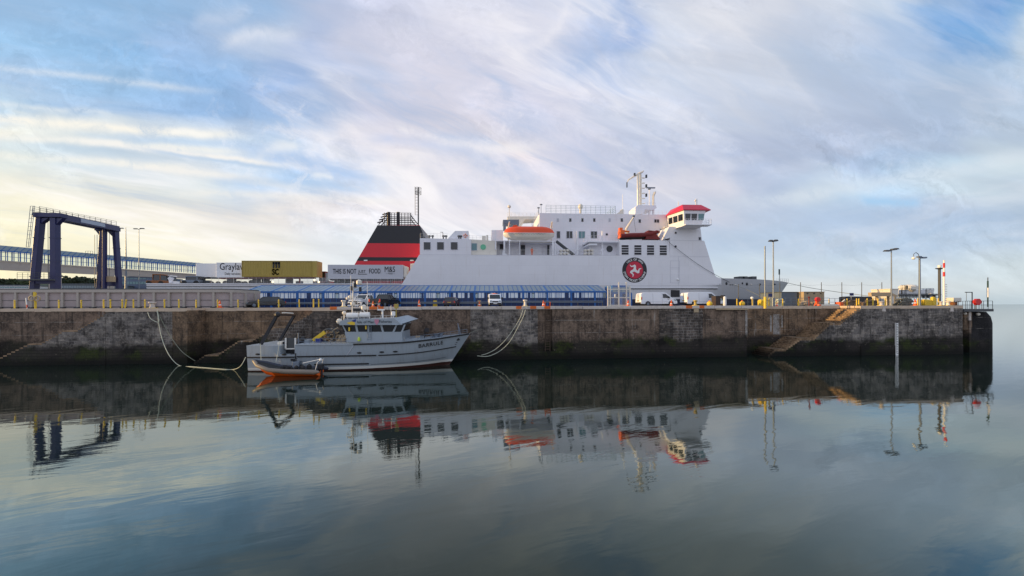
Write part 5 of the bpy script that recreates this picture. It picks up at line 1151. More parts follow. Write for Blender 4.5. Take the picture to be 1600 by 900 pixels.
for px0,px1,Y,w_2 in ((57.6,86.6,YA,.85),):
    for py in (372,408,432):
        for pxa,pxb,ya_,yb_2,w_3 in ((64,51,338,478,.98),(86.3,86.8,341,478,1.1)):
            f_ = (py-ya_)/(yb_2-ya_); q_ = W(pxa+(pxb-pxa)*f_,py,Y); obj('bolted_flange', MB().box(q_[0]-w_3/2,q_[0]+w_3/2,Y-.56,Y+.56,q_[1]-.07,q_[1]+.07), 'gantry_blue', gt)
for pxa,pxb,ya_,yb_2,w_3 in ((162,154.5,357,478,.94),(180,188.5,355,478,.78)):
    for py in (388,418):
        f_ = (py-ya_)/(yb_2-ya_); q_ = W(pxa+(pxb-pxa)*f_,py,YE); obj('bolted_flange', MB().box(q_[0]-w_3/2,q_[0]+w_3/2,YE-.56,YE+.56,q_[1]-.07,q_[1]+.07), 'gantry_blue', gt)
for px,Y in ((75,YA),(78,YA),(171,YE)):
    p_2 = W(px,340 if Y == YA else 362,Y); obj('hoist_cable', MB().tube((p_2[0],Y,DECK),(p_2[0],Y,p_2[1]),.035,6), 'dark_steel', gt)
# box girder running away from the viewer, cross heads and knee braces
A = W(71,337.5,YA); Bq = W(172,360,YE)
zt = max(A[1], Bq[1]); 
for k,(pl,pr_,Y,pyt,pyb) in enumerate(((57,100,YA,333.5,340.5),(152,184,YE,355.5,361))):
    a = W(pl,pyt,Y); b = W(pr_,pyb,Y); mb = MB(); mb.box(a[0],b[0],Y-.7,Y+.7,b[1],a[1]); obj('cross_head', mb, 'gantry_blue', gt, bev=.03)
a = W(98,337,YA); b = W(181,356.5,YE)
mb = MB(); beam(mb,(W(92,338,YA)[0],YA,W(92,338.5,YA)[1]),(W(183,358,YE)[0],YE,W(183,357.5,YE)[1]),1.0,1.15); obj('main_girder', mb, 'gantry_blue', gt)
mb = MB(); beam(mb,(W(62,334,YA)[0],YA,W(62,336,YA)[1]),(W(158,357,YE)[0],YE,W(158,356,YE)[1]),.8,.9); obj('main_girder', mb, 'gantry_blue', gt)
mb = MB(); gx0 = Vector((W(92,338,YA)[0],YA,W(92,338.5,YA)[1])); gx1 = Vector((W(183,358,YE)[0],YE,W(183,357.5,YE)[1]))
c0 = gx0.lerp(gx1,.30); c1 = gx0.lerp(gx1,.72); beam(mb, c0+Vector((.56,-.15,.05)), c1+Vector((.56,-.15,.05)), .1, .75); obj('sign_panel', mb, mat('panel_pale',(.30,.36,.46),.4), gt)
for tri,Y in (([(66,341),(79,341),(65,351)],YA),([(90,341),(101,341),(91,351.5)],YA),([(148,355.5),(160,357),(158,369)],YE),([(166,358),(180,358),(178,370)],YE)):
    mb = MB(); mb.prism(PX(tri,Y),Y-.35,Y+.35); obj('knee_brace', mb, 'gantry_blue', gt)
for a_,b_2,Y,py0,py1 in ((51,85,YA,435.5,443.5),(155,188,YE,440,447)):
    a = W(a_,py0,Y); b = W(b_2,py1,Y); mb = MB(); mb.box(a[0],b[0],Y-.4,Y+.4,b[1],a[1]); obj('tie_beam', mb, 'gantry_blue', gt)
mb = MB(); z = A[1]+.75
g0 = Vector((W(57,333,YA)[0],YA,W(57,332,YA)[1])); g1 = Vector((W(178,354,YE)[0],YE,W(178,354,YE)[1])); 
beam(mb,g0,g1,1.2,.12); rail(mb,g0+Vector((.6,-.1,0)),g1+Vector((.6,-.1,0)),1.15,13,3,.035); rail(mb,g0+Vector((-.7,.1,0)),g1+Vector((-.7,.1,0)),1.15,13,3,.035); obj('top_walkway', mb, 'dark_steel', gt)
mb = MB()   # caged ladder at the left
for i in range(11):
    f = i/10; px = 54.5-8*f; py = 322+64*f; x,zz = W(px,py,YA-1); x2,_ = W(px-7+2*f,py,YA-1); mb.tube((x,YA-1,zz),(x2,YA-1,zz),.035,4)
for o_ in (0,-3,-7): p = W(54.5+o_,322,YA-1); q = W(46.5+o_*.8,386,YA-1); mb.tube((p[0],YA-1,p[1]),(q[0],YA-1,q[1]),.035,4)
obj('caged_ladder', mb, 'steel', gt)
mb = MB(); z = Z(60,436,YA-1.5); mb.box(X(30,YA-1.5),X(80,YA-1.5),YA-1.8,YA-.8,z-.25,z); rail(mb,(X(30,YA-1.5),YA-1.8,z),(X(80,YA-1.5),YA-1.8,z),1.15,6,3,.03)
p = W(148,393,YE-1); q = W(150,449,YE-1); rail(mb,(W(141,397,YE)[0],YE-1,p[1]-1),(W(152,397,YE)[0],YE-1,p[1]-1),1.1,3,2,.03); mb.tube((p[0],YE-1,q[1]),(p[0],YE-1,Z(150,368,YE)),.04); mb.tube((p[0]+.5,YE-1,q[1]),(p[0]+.5,YE-1,Z(150,368,YE)),.04)
obj('service_platform', mb, 'dark_steel', gt)
mb = MB(); p = W(166,432,YE-1); mb.box(p[0],p[0]+1.9,YE-1.4,YE-.9,p[1]-1.2,p[1]); obj('notice_board', mb, 'tan', gt)

# ================================================================== raised passenger walkway on viaduct
vw = thing('elevated_walkway', 'long raised passenger walkway with blue glazed arcade on a concrete viaduct beam, behind the gantry', 'walkway', (X(150,105),105,DECK))
Y0_, Y1_ = 98.0, 132.0
pxA, pxB = -30, 312
def VP(f, py0, py1):   # along the walkway, interpolating real end points
    a = W(pxA,py0,Y0_); b = W(pxB,py1,Y1_); return Vector((a[0]+(b[0]-a[0])*f, Y0_+(Y1_-Y0_)*f, a[1]+(b[1]-a[1])*f))
back = Vector((0.5,1.7,0))
def slab(name, t0, t1, b0, b1, m, push=0.0, depth=1.0):
    o_ = Vector((0,-push,0)); mb = MB(); a,b,c_,d_ = VP(0,t0,t1)+o_,VP(1,t0,t1)+o_,VP(1,b0,b1)+o_,VP(0,b0,b1)+o_; k = back*depth
    mb.add([a,b,c_,d_,a+k,b+k,c_+k,d_+k],[(0,1,2,3),(7,6,5,4),(0,4,5,1),(3,2,6,7),(0,3,7,4),(1,5,6,2)]); return obj(name, mb, m, vw)
slab('viaduct_beam', 406.5,430,420.5,436.5, 'viaduct_conc'); slab('edge_beam', 404.5,428.5,406.4,430, 'viaduct_conc', .25)
slab('roof_fascia', 388.5,415.2,390.5,416.8, 'terminal_blue', .12, .1); 
mb = MB(); a,b = VP(0,389,415.4),VP(1,389,415.4); c_,d_ = VP(1,381,411)+back*.5,VP(0,380.5,411)+back*.5; e_,f_ = VP(1,389,415.4)+back,VP(0,389,415.4)+back; mb.add([a,b,c_,d_,e_,f_],[(0,1,2,3),(3,2,4,5)]); obj('roof', mb, 'frost', vw)
mb = MB(); mm = MB(); nn = 44
for i in range(nn+1):
    f = i/nn; a = VP(f,389,415.4); b = VP(f,405,427.2); r = .10 if i % 3 == 0 else .045
    mm.box(a.x-r,a.x+r,a.y-.06,a.y+.06,b.z,a.z); mm.box(a.x-r+back.x,a.x+r+back.x,a.y-.06+back.y,a.y+.06+back.y,b.z,a.z)
    t = VP(f,381,411)+back*.5; mb.tube(a+Vector((0,0,.05)),t+Vector((0,0,.06)),.05,4)
obj('mullion', mm, 'terminal_blue', vw); obj('roof_rib', mb, 'terminal_blue', vw)
mb = MB()
for py0,py1,t in ((398,423.5,.035),(391.5,417.5,.04)):
    a,b = VP(0,py0,py1),VP(1,py0,py1); beam(mb,a,b,.07,.07); beam(mb,a+back,b+back,.07,.07)
obj('transom', mb, 'terminal_blue', vw)
mb = MB(); a,b,c_,d_ = VP(0,391,417),VP(1,391,417),VP(1,427,427),VP(0,405,405); c_ = VP(1,405,427.2); d_ = VP(0,405,427.2); mb.add([a,b,c_,d_],[(0,1,2,3)]); obj('glazing', mb, 'clear_glass', vw)
def fpx(px):
    lo, hi = 0.0, 1.0
    for _ in range(40):
        md_ = (lo+hi)/2; p_2 = VP(md_,420.5,436.5)+back*.5; d_2 = p_2-Vector((0,0,CZ)); q_2 = 800+600*d_2.dot(RT)/d_2.dot(FW)
        if q_2 < px: lo = md_
        else: hi = md_
    return lo
for f in (fpx(-45), fpx(86), fpx(170)):
    p = VP(f,420.5,436.5)+back*.5; mb = MB(); mb.box(p.x-.8,p.x+.8,p.y-.8,p.y+.8,DECK-3,p.z); obj('pier_column', mb, 'viaduct_conc', vw)
# hatched dark box beneath left leg etc.
# ---------------- background buildings and trees at the left
def building(name, label, px0, px1, pyt, Y, D_, m, roofm=None, wins=None, wm='teal_glass', cat='building'):
    a = W(px0,pyt,Y); b = X(px1,Y); r = thing(name, label, cat, (a[0],Y,0)); mb = MB(); mb.box(a[0],b,Y,Y+D_,0,a[1]); obj('wall', mb, m, r)
    mb = MB(); mb.box(a[0]-.2,b+.2,Y-.2,Y+D_+.2,a[1],a[1]+.25); obj('roof', mb, roofm or 'grey_box', r)
    for (p0,p1,q0,q1,k) in (wins or []):
        for i in range(k):
            xa_ = X(p0,Y)+(X(p1,Y)-X(p0,Y))*i/k; xb_2 = X(p0,Y)+(X(p1,Y)-X(p0,Y))*(i+.82)/k
            mb = MB(); mb.box(xa_,xb_2,Y-.06,Y+.02,Z(p0,q1,Y),Z(p0,q0,Y)); obj('window', mb, wm, r)
    return r
building('port_office', 'low blue-grey port office with teal window band, seen under the walkway right of the gantry', 189, 231, 432.8, 132, 14, mat('blue_clad',(.10,.14,.22),.5), wins=[(190,230,440,444,9),(190,230,434.5,436,6)])
building('transit_shed', 'long low white shed with greenish windows, seen left of the gantry', -20, 47, 446.6, 120, 12, 'trailer_white', wins=[(0,46,447.8,450,12)])
building('transit_shed', 'long low grey shed with row of windows seen between the gantry legs', 90, 150, 444.6, 120, 12, 'grey_box', wins=[(92,148,446.4,450,14)], wm='frost')
mb = MB(); mb.prism(PX([(-40,479),(-40,437),(0,439),(20,441),(48,446),(52,479)],165),165,200); struct(obj('grass_bank', mb, 'land'))
mb = MB(); mb.prism(PX([(84,479),(84,446),(110,443),(150,442),(160,479)],170),170,205); struct(obj('grass_bank', mb, 'land'))
def tree(label, px, py_top, py_base, Y, spread, m, seed):
    r_ = random.Random(seed); x, zt2 = W(px,py_top,Y); zb2 = Z(px,py_base,Y)
    r = thing('tree', label, 'tree', (x,Y,zb2), 'trees behind the port'); h = zt2-zb2
    mb = MB(); mb.path([(x,Y,zb2-1),(x+.2,Y,zb2+h*.35),(x,Y,zb2+h*.7)],[.35,.28,.1],7)
    for k in range(5): a_ = r_.uniform(0,6.3); mb.path([(x,Y,zb2+h*.3),(x+spread*.3*math.cos(a_),Y+spread*.3*math.sin(a_),zb2+h*.6)],[.14,.05],5)
    obj('trunk', mb, 'bark', r); mb = MB()
    lobes = [(r_.uniform(-.6,.6)*spread,r_.uniform(-.5,.5)*spread,h*r_.uniform(.35,.8),r_.uniform(.25,.45)*spread) for _ in range(11)]
    for lx,ly,lz,lr_ in lobes:
        for _ in range(150):
            d = Vector((r_.gauss(0,1),r_.gauss(0,1),r_.gauss(0,1))).normalized()*lr_*r_.uniform(.55,1.05); c_ = Vector((x+lx,Y+ly,zb2+lz))+Vector((d.x,d.y,d.z*.62))
            a_ = Vector((r_.uniform(-1,1),r_.uniform(-1,1),r_.uniform(-1,1))).normalized(); b_ = a_.orthogonal().normalized(); s_ = r_.uniform(.22,.5)
            mb.add([c_+a_*s_,c_+b_*s_*.7,c_-a_*s_,c_-b_*s_*.7],[(0,1,2,3)])
    obj('crown', mb, m, r)
tree('dark rounded tree at the far left edge of the photo', 2, 435, 448, 150, 5, 'leaf_dark', 1)
tree('low green tree second from the left, left of the gantry', 17, 439.5, 448, 152, 4.5, 'leaf', 2)
tree('small bushy tree third from the left, beside the leaning gantry leg', 36, 439, 449, 152, 4, 'leaf', 3)
tree('dark broad tree between the gantry legs, left of its pair', 118, 434.5, 446, 160, 6.5, 'leaf_dark', 4)
tree('dark smaller tree between the gantry legs, right of its pair', 135, 436.5, 446, 158, 4.5, 'leaf_dark', 5)
tree('grey-green shrubby tree left of the two dark trees between the legs', 104, 440, 447, 158, 3.5, 'leaf', 6)

# ================================================================== lamp posts and poles
def pole(mb, px, Y, py0, py1, r0, r1=None):
    x, z0 = W(px,py0,Y); z1 = Z(px,py1,Y); mb.tube((x,Y,z0),(x,Y,z1),r0,10,r1 or r0); return x, z1
def twin_lamp(label, px, Y, pytop, m='steel', wpx=14, base=DECK, heads=2, tilt=.12):
    x = X(px,Y); r = thing('lamp_post', label, 'lamp post', (x,Y,base), 'tall lamp posts'); zt3 = Z(px,pytop,Y)
    mb = MB(); mb.tube((x,Y,base),(x,Y,zt3-.1),.085,10,.06); mb.tube((x,Y,base),(x,Y,base+1.0),.17,10); obj('pole', mb, m, r)
    hw = wpx/2*Y/600
    for s in ((-1,1) if heads == 2 else (-1,0,1)):
        mb = MB(); zz = zt3+tilt*s*hw*.3; mb.add([],[]); cx = x+s*hw*.6; mb.frustum((cx-hw*.42,cx+hw*.42,Y-.22,Y+.22,zz-.05),(cx-hw*.3,cx+hw*.3,Y-.12,Y+.12,zz+.14)); mb.tube((x,Y,zt3-.12),(cx,Y,zz),.05,6); obj('lamp_head', mb, 'dark_steel', r)
    return r
twin_lamp('tall twin-headed lamp post behind the raised walkway, right of the gantry', 217.5, 100, 357.5, wpx=15)
twin_lamp('lamp post mostly hidden behind the right gantry leg', 186.5, 101, 357, wpx=12)
sp = thing('tapered_mast', 'pale tapering mast standing between the gantry and the lamp post', 'mast', (X(197,118),118,DECK)); mb = MB(); pole(mb,197,118,478,355,.34,.06); obj('pole', mb, 'steel', sp)
twin_lamp('tall twin-headed lamp post on the quay beside the thin grey pole', 1208.5, 44.6, 376.5, wpx=14)
r = thing('pole', 'plain grey pole with bright yellow foot, left of the twin-headed lamp post', 'pole', (X(1195.5,44.4),44.4,DECK)); mb = MB(); pole(mb,1195.5,44.4,482,384.5,.085,.07); obj('pole_shaft', mb, 'steel', r)
mb = MB(); pole(mb,1195.5,44.4,482,463.8,.15,.15); obj('yellow_sleeve', mb, 'yellow', r, )
r = thing('lamp_post', 'floodlight post with tilted flat heads, left of the camera post near the stairs', 'lamp post', (X(1393,46.3),46.3,DECK), 'tall lamp posts'); mb = MB(); pole(mb,1393,46.3,481,393,.08,.06); obj('pole', mb, 'steel', r)
for dx,w_,dz in ((-.55,.42,-.05),(.25,.30,.12),(.62,.22,.2)):
    x,z = W(1393,391.5,46.3); mb = MB(); mb.frustum((x+dx-w_,x+dx+w_,46.05,46.55,z+dz-.06),(x+dx-w_*.8,x+dx+w_*.8,46.15,46.45,z+dz+.12)); obj('lamp_head', mb, 'dark_steel', r)
r = thing('camera_post', 'thick pale post with curved arm holding a dome camera, near the pier end', 'camera post', (X(1437,45.6),45.6,DECK)); mb = MB(); pole(mb,1437,45.6,480,402,.13,.10); obj('pole', mb, 'steel', r)
p = W(1437,404,45.6); mb = MB(); mb.path([(p[0],45.6,p[1]),(p[0]-.3,45.5,p[1]+.55),(p[0]-.75,45.4,p[1]+.75),(p[0]-1.05,45.4,p[1]+.55),(p[0]-1.08,45.4,p[1]+.2)],.04,6); obj('curved_arm', mb, 'steel', r)
mb = MB(); mb.ball((p[0]-1.08,45.4,p[1]+.02),.19); obj('dome_camera', mb, 'letter_white', r); mb = MB(); mb.box(p[0]-.35,p[0]+.1,45.4,45.7,p[1]+.1,p[1]+.3); mb.box(p[0]+.2,p[0]+.8,45.4,45.7,p[1]+.02,p[1]+.2); obj('box_camera', mb, 'steel', r)
r = thing('harbour_light', 'dark round light column with flat white lantern at the pier end', 'harbour light', (X(1467.5,47),47,DECK)); mb = MB(); pole(mb,1468,47,480,421,.15,.14); obj('column', mb, 'dark_steel', r)
p = W(1468,421,47); mb = MB(); mb.lathe((p[0],47,p[1]),[(.15,0),(.38,.1),(.42,.18),(.05,.2)],12); obj('gallery', mb, 'dark_steel', r); mb = MB(); mb.lathe((p[0],47,p[1]+.2),[(.1,0),(.18,.05),(.2,.35),(.02,.42)],12); obj('lantern', mb, 'letter_white', r)
r = thing('banded_pole', 'white signal pole with red upper bands beside the dark harbour light', 'pole', (X(1474.5,44.6),44.6,DECK)); seg_pole(r,1475,44.6,[(482,432,.10,'letter_white'),(432,425,.11,'red'),(425,418.5,.095,'letter_white'),(418.5,411,.10,'red'),(411,406.5,.08,'letter_white')])
mb = MB(); p = W(1477.5,475,44.6)
for i in range(12): mb.box(p[0]-.1,p[0]+.16,44.55,44.62,p[1]+i*.22,p[1]+.05+i*.22)
obj('foot_rung', mb, 'tan', r)
# thin fence posts with a wire, far side of the pier
for k,(px,lab) in enumerate(((1154,'first from the left, before the ferry bow'),(1187,'second from the left, before the ferry bow'),(1218.5,'third from the left, below the bow tip'),(1251,'between the two box buildings'),(1283.5,'in front of the tan building'),(1315.5,'just left of the stair head'),(1346.5,'just right of the stair head'),(1378,'by the timber pile'))):
    Y = 58; top = 441 if px > 1200 else 444
    mb = MB(); pole(mb,px,Y,482,top,.055,.045); o = obj('fence_post', mb, 'dark_steel'); tag(o, 'thin tall grey fence post, '+lab, 'post', 'thin posts along the far side of the pier')
mb = MB()
for a,b in ((1154,1187),(1187,1218.5),(1218.5,1251),(1251,1283.5),(1283.5,1315.5),(1315.5,1346.5),(1346.5,1378)):
    for py in (445,): p,q = W(a,py,58),W(b,py,58); mb.path([(p[0],58,p[1]),((p[0]+q[0])/2,58,(p[1]+q[1])/2-.1),(q[0],58,q[1])],.012,4)
tag(obj('fence_wire', mb, 'dark_steel'), 'thin wire strung along the tops of the tall grey fence posts', 'wire')
def rope(name, label, pts, r, m, cat='rope'):
    """smooth rope through 3D points"""
    P = [Vector(p) for p in pts]; out_ = []
    for i in range(len(P)-1):
        p0,p1,p2,p3 = P[max(i-1,0)],P[i],P[i+1],P[min(i+2,len(P)-1)]
        for k in range(8):
            t = k/8; out_.append(.5*((2*p1)+(-p0+p2)*t+(2*p0-5*p1+4*p2-p3)*t*t+(-p0+3*p1-3*p2+p3)*t**3))
    out_.append(P[-1]); mb = MB(); mb.path(out_, r, 6); return tag(obj(name, mb, m, smooth=True), label, cat)
def PY(px,py,Y): p = W(px,py,Y); return (p[0],Y,p[1])
def PW(px,py):     # point on the water
    u_ = px-800; v_ = HY-py; d = FW*FPX+RT*(u_+ROLL*v_)+UP*(v_-ROLL*u_); t = (0.03-CZ)/d.z; return (d.x*t, d.y*t, 0.03)
rope('bow_rope', 'long dark mooring rope from the ferry bow tip down to the right', [PY(1230,442,YC-.5),PY(1262,449,82),PY(1300,455,76),PY(1345,461,69),PY(1385,466,63)], .05, 'rope_dark')
rope('head_rope', 'thin grey line slanting down the ferry side from below the bridge to the forecastle', [PY(1034,368,YF-.3),PY(1052,384,YF-.3),PY(1085,409,YF-.25),PY(1112,426,YF-.2),PY(1140,441,YF+.2)], .035, 'dark_steel')
rope('spring_rope', 'dark mooring rope hanging from the shaded bow toward the quay fence', [PY(1144,444,YF+.6),PY(1165,452,74),PY(1188,463,68),PY(1200,472,64)], .03, 'rope_dark')
# ================================================================== vehicles on the quay
def wheels(r, xs_, w_, rad, par=None):
    w_ += .03 if w_ == .90 else 0
    for x in xs_:
        for s in (-1, 1):
            y0 = s*(w_-.20) if s > 0 else -w_-.02
            y0, y1 = (w_-.20, w_+.02) if s > 0 else (-w_-.02, -w_+.20)
            t = obj('wheel', MB().lathe((x,0,rad), [(.02,y0),(rad*.9,y0),(rad,y0+.04),(rad,y1-.04),(rad*.9,y1),(.02,y1)], 20, 'y'), 'rubber', r)
            yo = y1+.005 if s > 0 else y0-.005
            obj('rim', MB().lathe((x,0,rad), [(.02,yo-s*.01),(rad*.58,yo-s*.01),(rad*.58,yo+s*.008),(.02,yo+s*.02)], 14, 'y'), 'steel', t)
def van(label):
    r = thing('van', label, 'van', (0,0,0), 'white vans parked on the quay')
    def hw(z): return .98-.11*max(0,(z-.35))/1.6*1.0
    out_ = [(0,.42),(.02,1.1),(.06,1.72),(.2,1.90),(.6,1.96),(3.3,1.97),(3.75,1.90),(4.35,1.36),(4.62,1.16),(5.1,1.03),(5.28,.82),(5.32,.48),(5.25,.36),(4.75,.34),(4.74,.50),(4.60,.70),(4.38,.76),(4.16,.70),(4.02,.50),(4.01,.34),(1.42,.34),(1.41,.50),(1.27,.70),(1.05,.76),(.83,.70),(.69,.50),(.68,.34),(.05,.36)]
    k = len(out_); mb = MB(); mb.add([(a,-hw(z),z) for a,z in out_]+[(a,hw(z),z) for a,z in out_],[tuple(range(k)),tuple(range(2*k-1,k-1,-1))]+[(i,(i+1)%k,(i+1)%k+k,i+k) for i in range(k)]); body = obj('body', mb, 'van_white', r, bev=.05, smooth=True)
    mb = MB(); 
    for xw in (1.05,4.38): mb.lathe((xw,0,.36),[(.02,-.86),(.41,-.86),(.41,.86),(.02,.86)],18,'y')
    mb.box(.3,5.0,-.8,.8,.28,.5); obj('underbody', mb, 'black', r)
    def side(P, nm, m, off=.012, par=None):
        for s in (-1,1):
            mb = MB(); q = [(a,s*(hw(z)+off),z) for a,z in P]; q2 = [(a,s*(hw(z)-.03),z) for a,z in P]; kk = len(P)
            mb.add(q+q2,[tuple(range(kk)),tuple(range(2*kk-1,kk-1,-1))]+[(i,(i+1)%kk,(i+1)%kk+kk,i+kk) for i in range(kk)]); obj(nm, mb, m, par or r)
    side([(3.22,1.18),(3.2,1.74),(3.62,1.76),(4.24,1.28),(4.24,1.15)],'side_window','dark_glass')
    side([(.45,.62),(.45,.66),(3.9,.66),(3.9,.62)],'rubbing_strip','trailer_grey')
    for a in (1.75,3.1): side([(a,.45),(a,1.85),(a+.018,1.85),(a+.018,.45)],'door_gap','dark_steel',.004)
    side([(.02,.95),(.05,1.35),(.2,1.35),(.2,.95)],'tail_light','red',.014)
    side([(4.95,.78),(4.72,1.0),(5.12,.96),(5.26,.80)],'headlight','teal_glass',.014)
    side([(3.9,.95),(3.9,1.0),(4.1,1.0),(4.1,.95)],'door_handle','dark_steel',.02)
    mb = MB(); mb.add([(3.82,-.74,1.87),(3.82,.74,1.87),(4.52,.80,1.24),(4.52,-.80,1.24),(3.8,-.74,1.85),(3.8,.74,1.85),(4.5,.80,1.20),(4.5,-.80,1.20)],[(0,1,2,3),(7,6,5,4),(0,4,5,1),(1,5,6,2),(2,6,7,3),(3,7,4,0)]); obj('windscreen', mb, 'dark_glass', r)
    mb = MB(); mb.box(-.05,.10,-.92,.92,.36,.58); mb.box(5.2,5.36,-.9,.9,.36,.6); obj('bumper', mb, 'black', r, bev=.03)
    mb = MB(); mb.box(-.03,.03,-.01,.01,.6,1.85); obj('rear_door_gap', mb, 'dark_steel', r)
    mb = MB(); mb.box(-.02,.02,-.28,.28,.75,.87); obj('number_plate', mb, 'gold', r)
    for s in (-1,1): obj('wing_mirror', MB().box(4.0,4.12,s*.95 if s>0 else -1.12,1.12 if s>0 else -.95,1.15,1.38), 'black', r)
    wheels(r, (1.05,4.38), .90, .34); return r
v1 = van('white panel van parked left of its twin, rear lit yellow by the low sun'); v1.location = (X(1000.5,52.5),53.3,DECK+.0); v1.rotation_euler = (0,0,R(1))
v2 = dup(v1, (X(1073,51.5),52.4,DECK), R(2), 'white panel van in front of the ferry bow, its nose behind a brick-dark box')
def hatch(name, label, cat, L_, Wd, Hh, belt, hood, cab, col, kind='car', group='cars parked on the quay'):
    """front at +x, origin at the middle; cab=(x0 bottom,x0 top,x1 top,x1 bottom)"""
    r = thing(name, label, cat, (0,0,0), group); l = L_/2; hw = Wd/2
    pr = [(-l,.45),(-l+.03,belt*.92),(-l+.15,belt),(cab[3],belt),(l-.35,hood),(l-.05,hood-.22),(l,.5),(l-.1,.30),(-l+.1,.30)]
    mb = MB(); mb.prism(pr,-hw,hw); obj('body', mb, col, r, bev=.07, smooth=True)
    mb = MB(); mb.frustum((cab[0],cab[3],-hw+.05,hw-.05,belt-.01),(cab[1],cab[2],-hw+.22,hw-.22,Hh-.05)); obj('window_band', mb, 'dark_glass', r)
    mb = MB(); mb.frustum((cab[1]-.03,cab[2]+.03,-hw+.2,hw-.2,Hh-.06),(cab[1]+.1,cab[2]-.1,-hw+.28,hw-.28,Hh))
    for (xb_3,xt_) in ((cab[0],cab[1]),(cab[3],cab[2]),((cab[0]+cab[3])/2,(cab[1]+cab[2])/2)):
        for s in (-1,1): beam(mb,(xb_3,s*(hw-.045),belt-.02),(xt_,s*(hw-.21),Hh-.03),.07,.05)
    obj('roof', mb, col, r)
    for s in (-1,1):
        a = s*(hw-.22)
        obj('headlight', MB().box(l-.12,l+.015,a-.18,a+.18,hood-.32,hood-.18), 'frost', r)
        obj('tail_light', MB().box(-l-.02,-l+.12,a-.05+s*.1,a+.05+s*.1,belt-.30,belt-.08), 'red', r)
        obj('wing_mirror', MB().box(cab[3]-.25,cab[3]-.1,a+s*.2 if s>0 else a-.36,a+.36 if s>0 else a-s*-.2,belt,belt+.16), col, r)
    obj('number_plate', MB().box(-l-.03,-l+.02,-.26,.26,.62,.73), 'gold', r); obj('number_plate', MB().box(l-.02,l+.03,-.26,.26,.45,.56), 'letter_white', r)
    obj('grille', MB().box(l-.02,l+.012,-hw+.35,hw-.35,.5,hood-.32), 'black', r); obj('bumper', MB().box(-l-.04,-l+.1,-hw+.05,hw-.05,.32,.5), 'black', r)
    wheels(r, (-l+.78,l-.82), hw-.0, .34); return r
c1 = hatch('parked_car', 'black hatchback parked at the foot of the retaining wall behind the chained posts', 'car', 4.4,1.8,1.5,.92,.86,(-1.95,-1.35,.35,1.15),'car_black'); c1.location = (X(414,54),54.5,DECK); c1.rotation_euler = (0,0,R(205))
if False: c1b = hatch('parked_car', 'very dark car parked half behind the black hatchback by the blue walkway', 'car', 4.5,1.8,1.45,.92,.86,(-1.95,-1.35,.35,1.15),'car_black')
c2 = hatch('parked_car', 'dark red hatchback seen from behind in front of the blue walkway', 'car', 4.1,1.75,1.42,.92,.88,(-1.85,-1.5,.45,1.2),'car_red'); c2.location = (X(705,56),57.2,DECK); c2.rotation_euler = (0,0,R(84))
def pickup(name, label, col, cab_rear=True):
    r = thing(name, label, 'pickup truck', (0,0,0), 'pickup trucks parked on the quay'); l, hw = 2.65, .93
    mb = MB(); mb.prism([(-l,.5),(-l,1.18),(-.75,1.18),(-.7,1.12),(1.2,1.1),(2.35,1.05),(2.6,.85),(l,.5),(l-.1,.38),(-l+.1,.38)],-hw,hw); obj('body', mb, col, r, bev=.06, smooth=True)
    obj('load_bed', MB().box(-l+.12,-.85,-hw+.1,hw-.1,1.17,1.19), 'black', r)
    mb = MB(); mb.frustum((-.75,1.25,-hw+.04,hw-.04,1.1),(-.55,.55,-hw+.2,hw-.2,1.76)); obj('window_band', mb, 'dark_glass', r)
    mb = MB(); mb.frustum((-.6,.6,-hw+.18,hw-.18,1.74),(-.5,.45,-hw+.26,hw-.26,1.82))
    for xb_3,xt_ in ((-.75,-.55),(1.25,.55),(.2,.0)):
        for s in (-1,1): beam(mb,(xb_3,s*(hw-.035),1.1),(xt_,s*(hw-.19),1.76),.09,.06)
    obj('cab_roof', mb, col, r)
    for s in (-1,1):
        obj('tail_light', MB().box(-l-.02,-l+.1,s*.78-.09,s*.78+.09,.72,1.12), 'red', r); obj('headlight', MB().box(l-.25,l-.02,s*.68-.18,s*.68+.18,.72,.92), 'frost', r)
        obj('wing_mirror', MB().box(.85,1.0,s*1.03-.1,s*1.03+.1,1.15,1.36), col, r)
    obj('bumper', MB().box(-l-.12,-l+.05,-hw+.02,hw-.02,.42,.58), 'steel', r); obj('bumper', MB().box(l-.1,l+.08,-hw+.02,hw-.02,.4,.6), 'steel' if col=='car_black' else 'black', r)
    obj('grille', MB().box(l-.1,l+.0,-.45,.45,.62,.92), 'black', r); obj('number_plate', MB().box(-l-.14,-l-.11,-.26,.26,.44,.56), 'gold', r)
    wheels(r, (-1.65,1.75), hw+.02, .38); return r
pk = pickup('pickup_truck', 'black pickup truck seen from behind, parked beside the white pickup', 'car_black'); pk.location = (X(598,54),55.2,DECK); pk.rotation_euler = (0,0,R(74))
pw = pickup('pickup_truck', 'white pickup truck facing the water behind the grey patrol boat mast', 'van_white'); pw.location = (X(567,55),56,DECK); pw.rotation_euler = (0,0,R(-106))
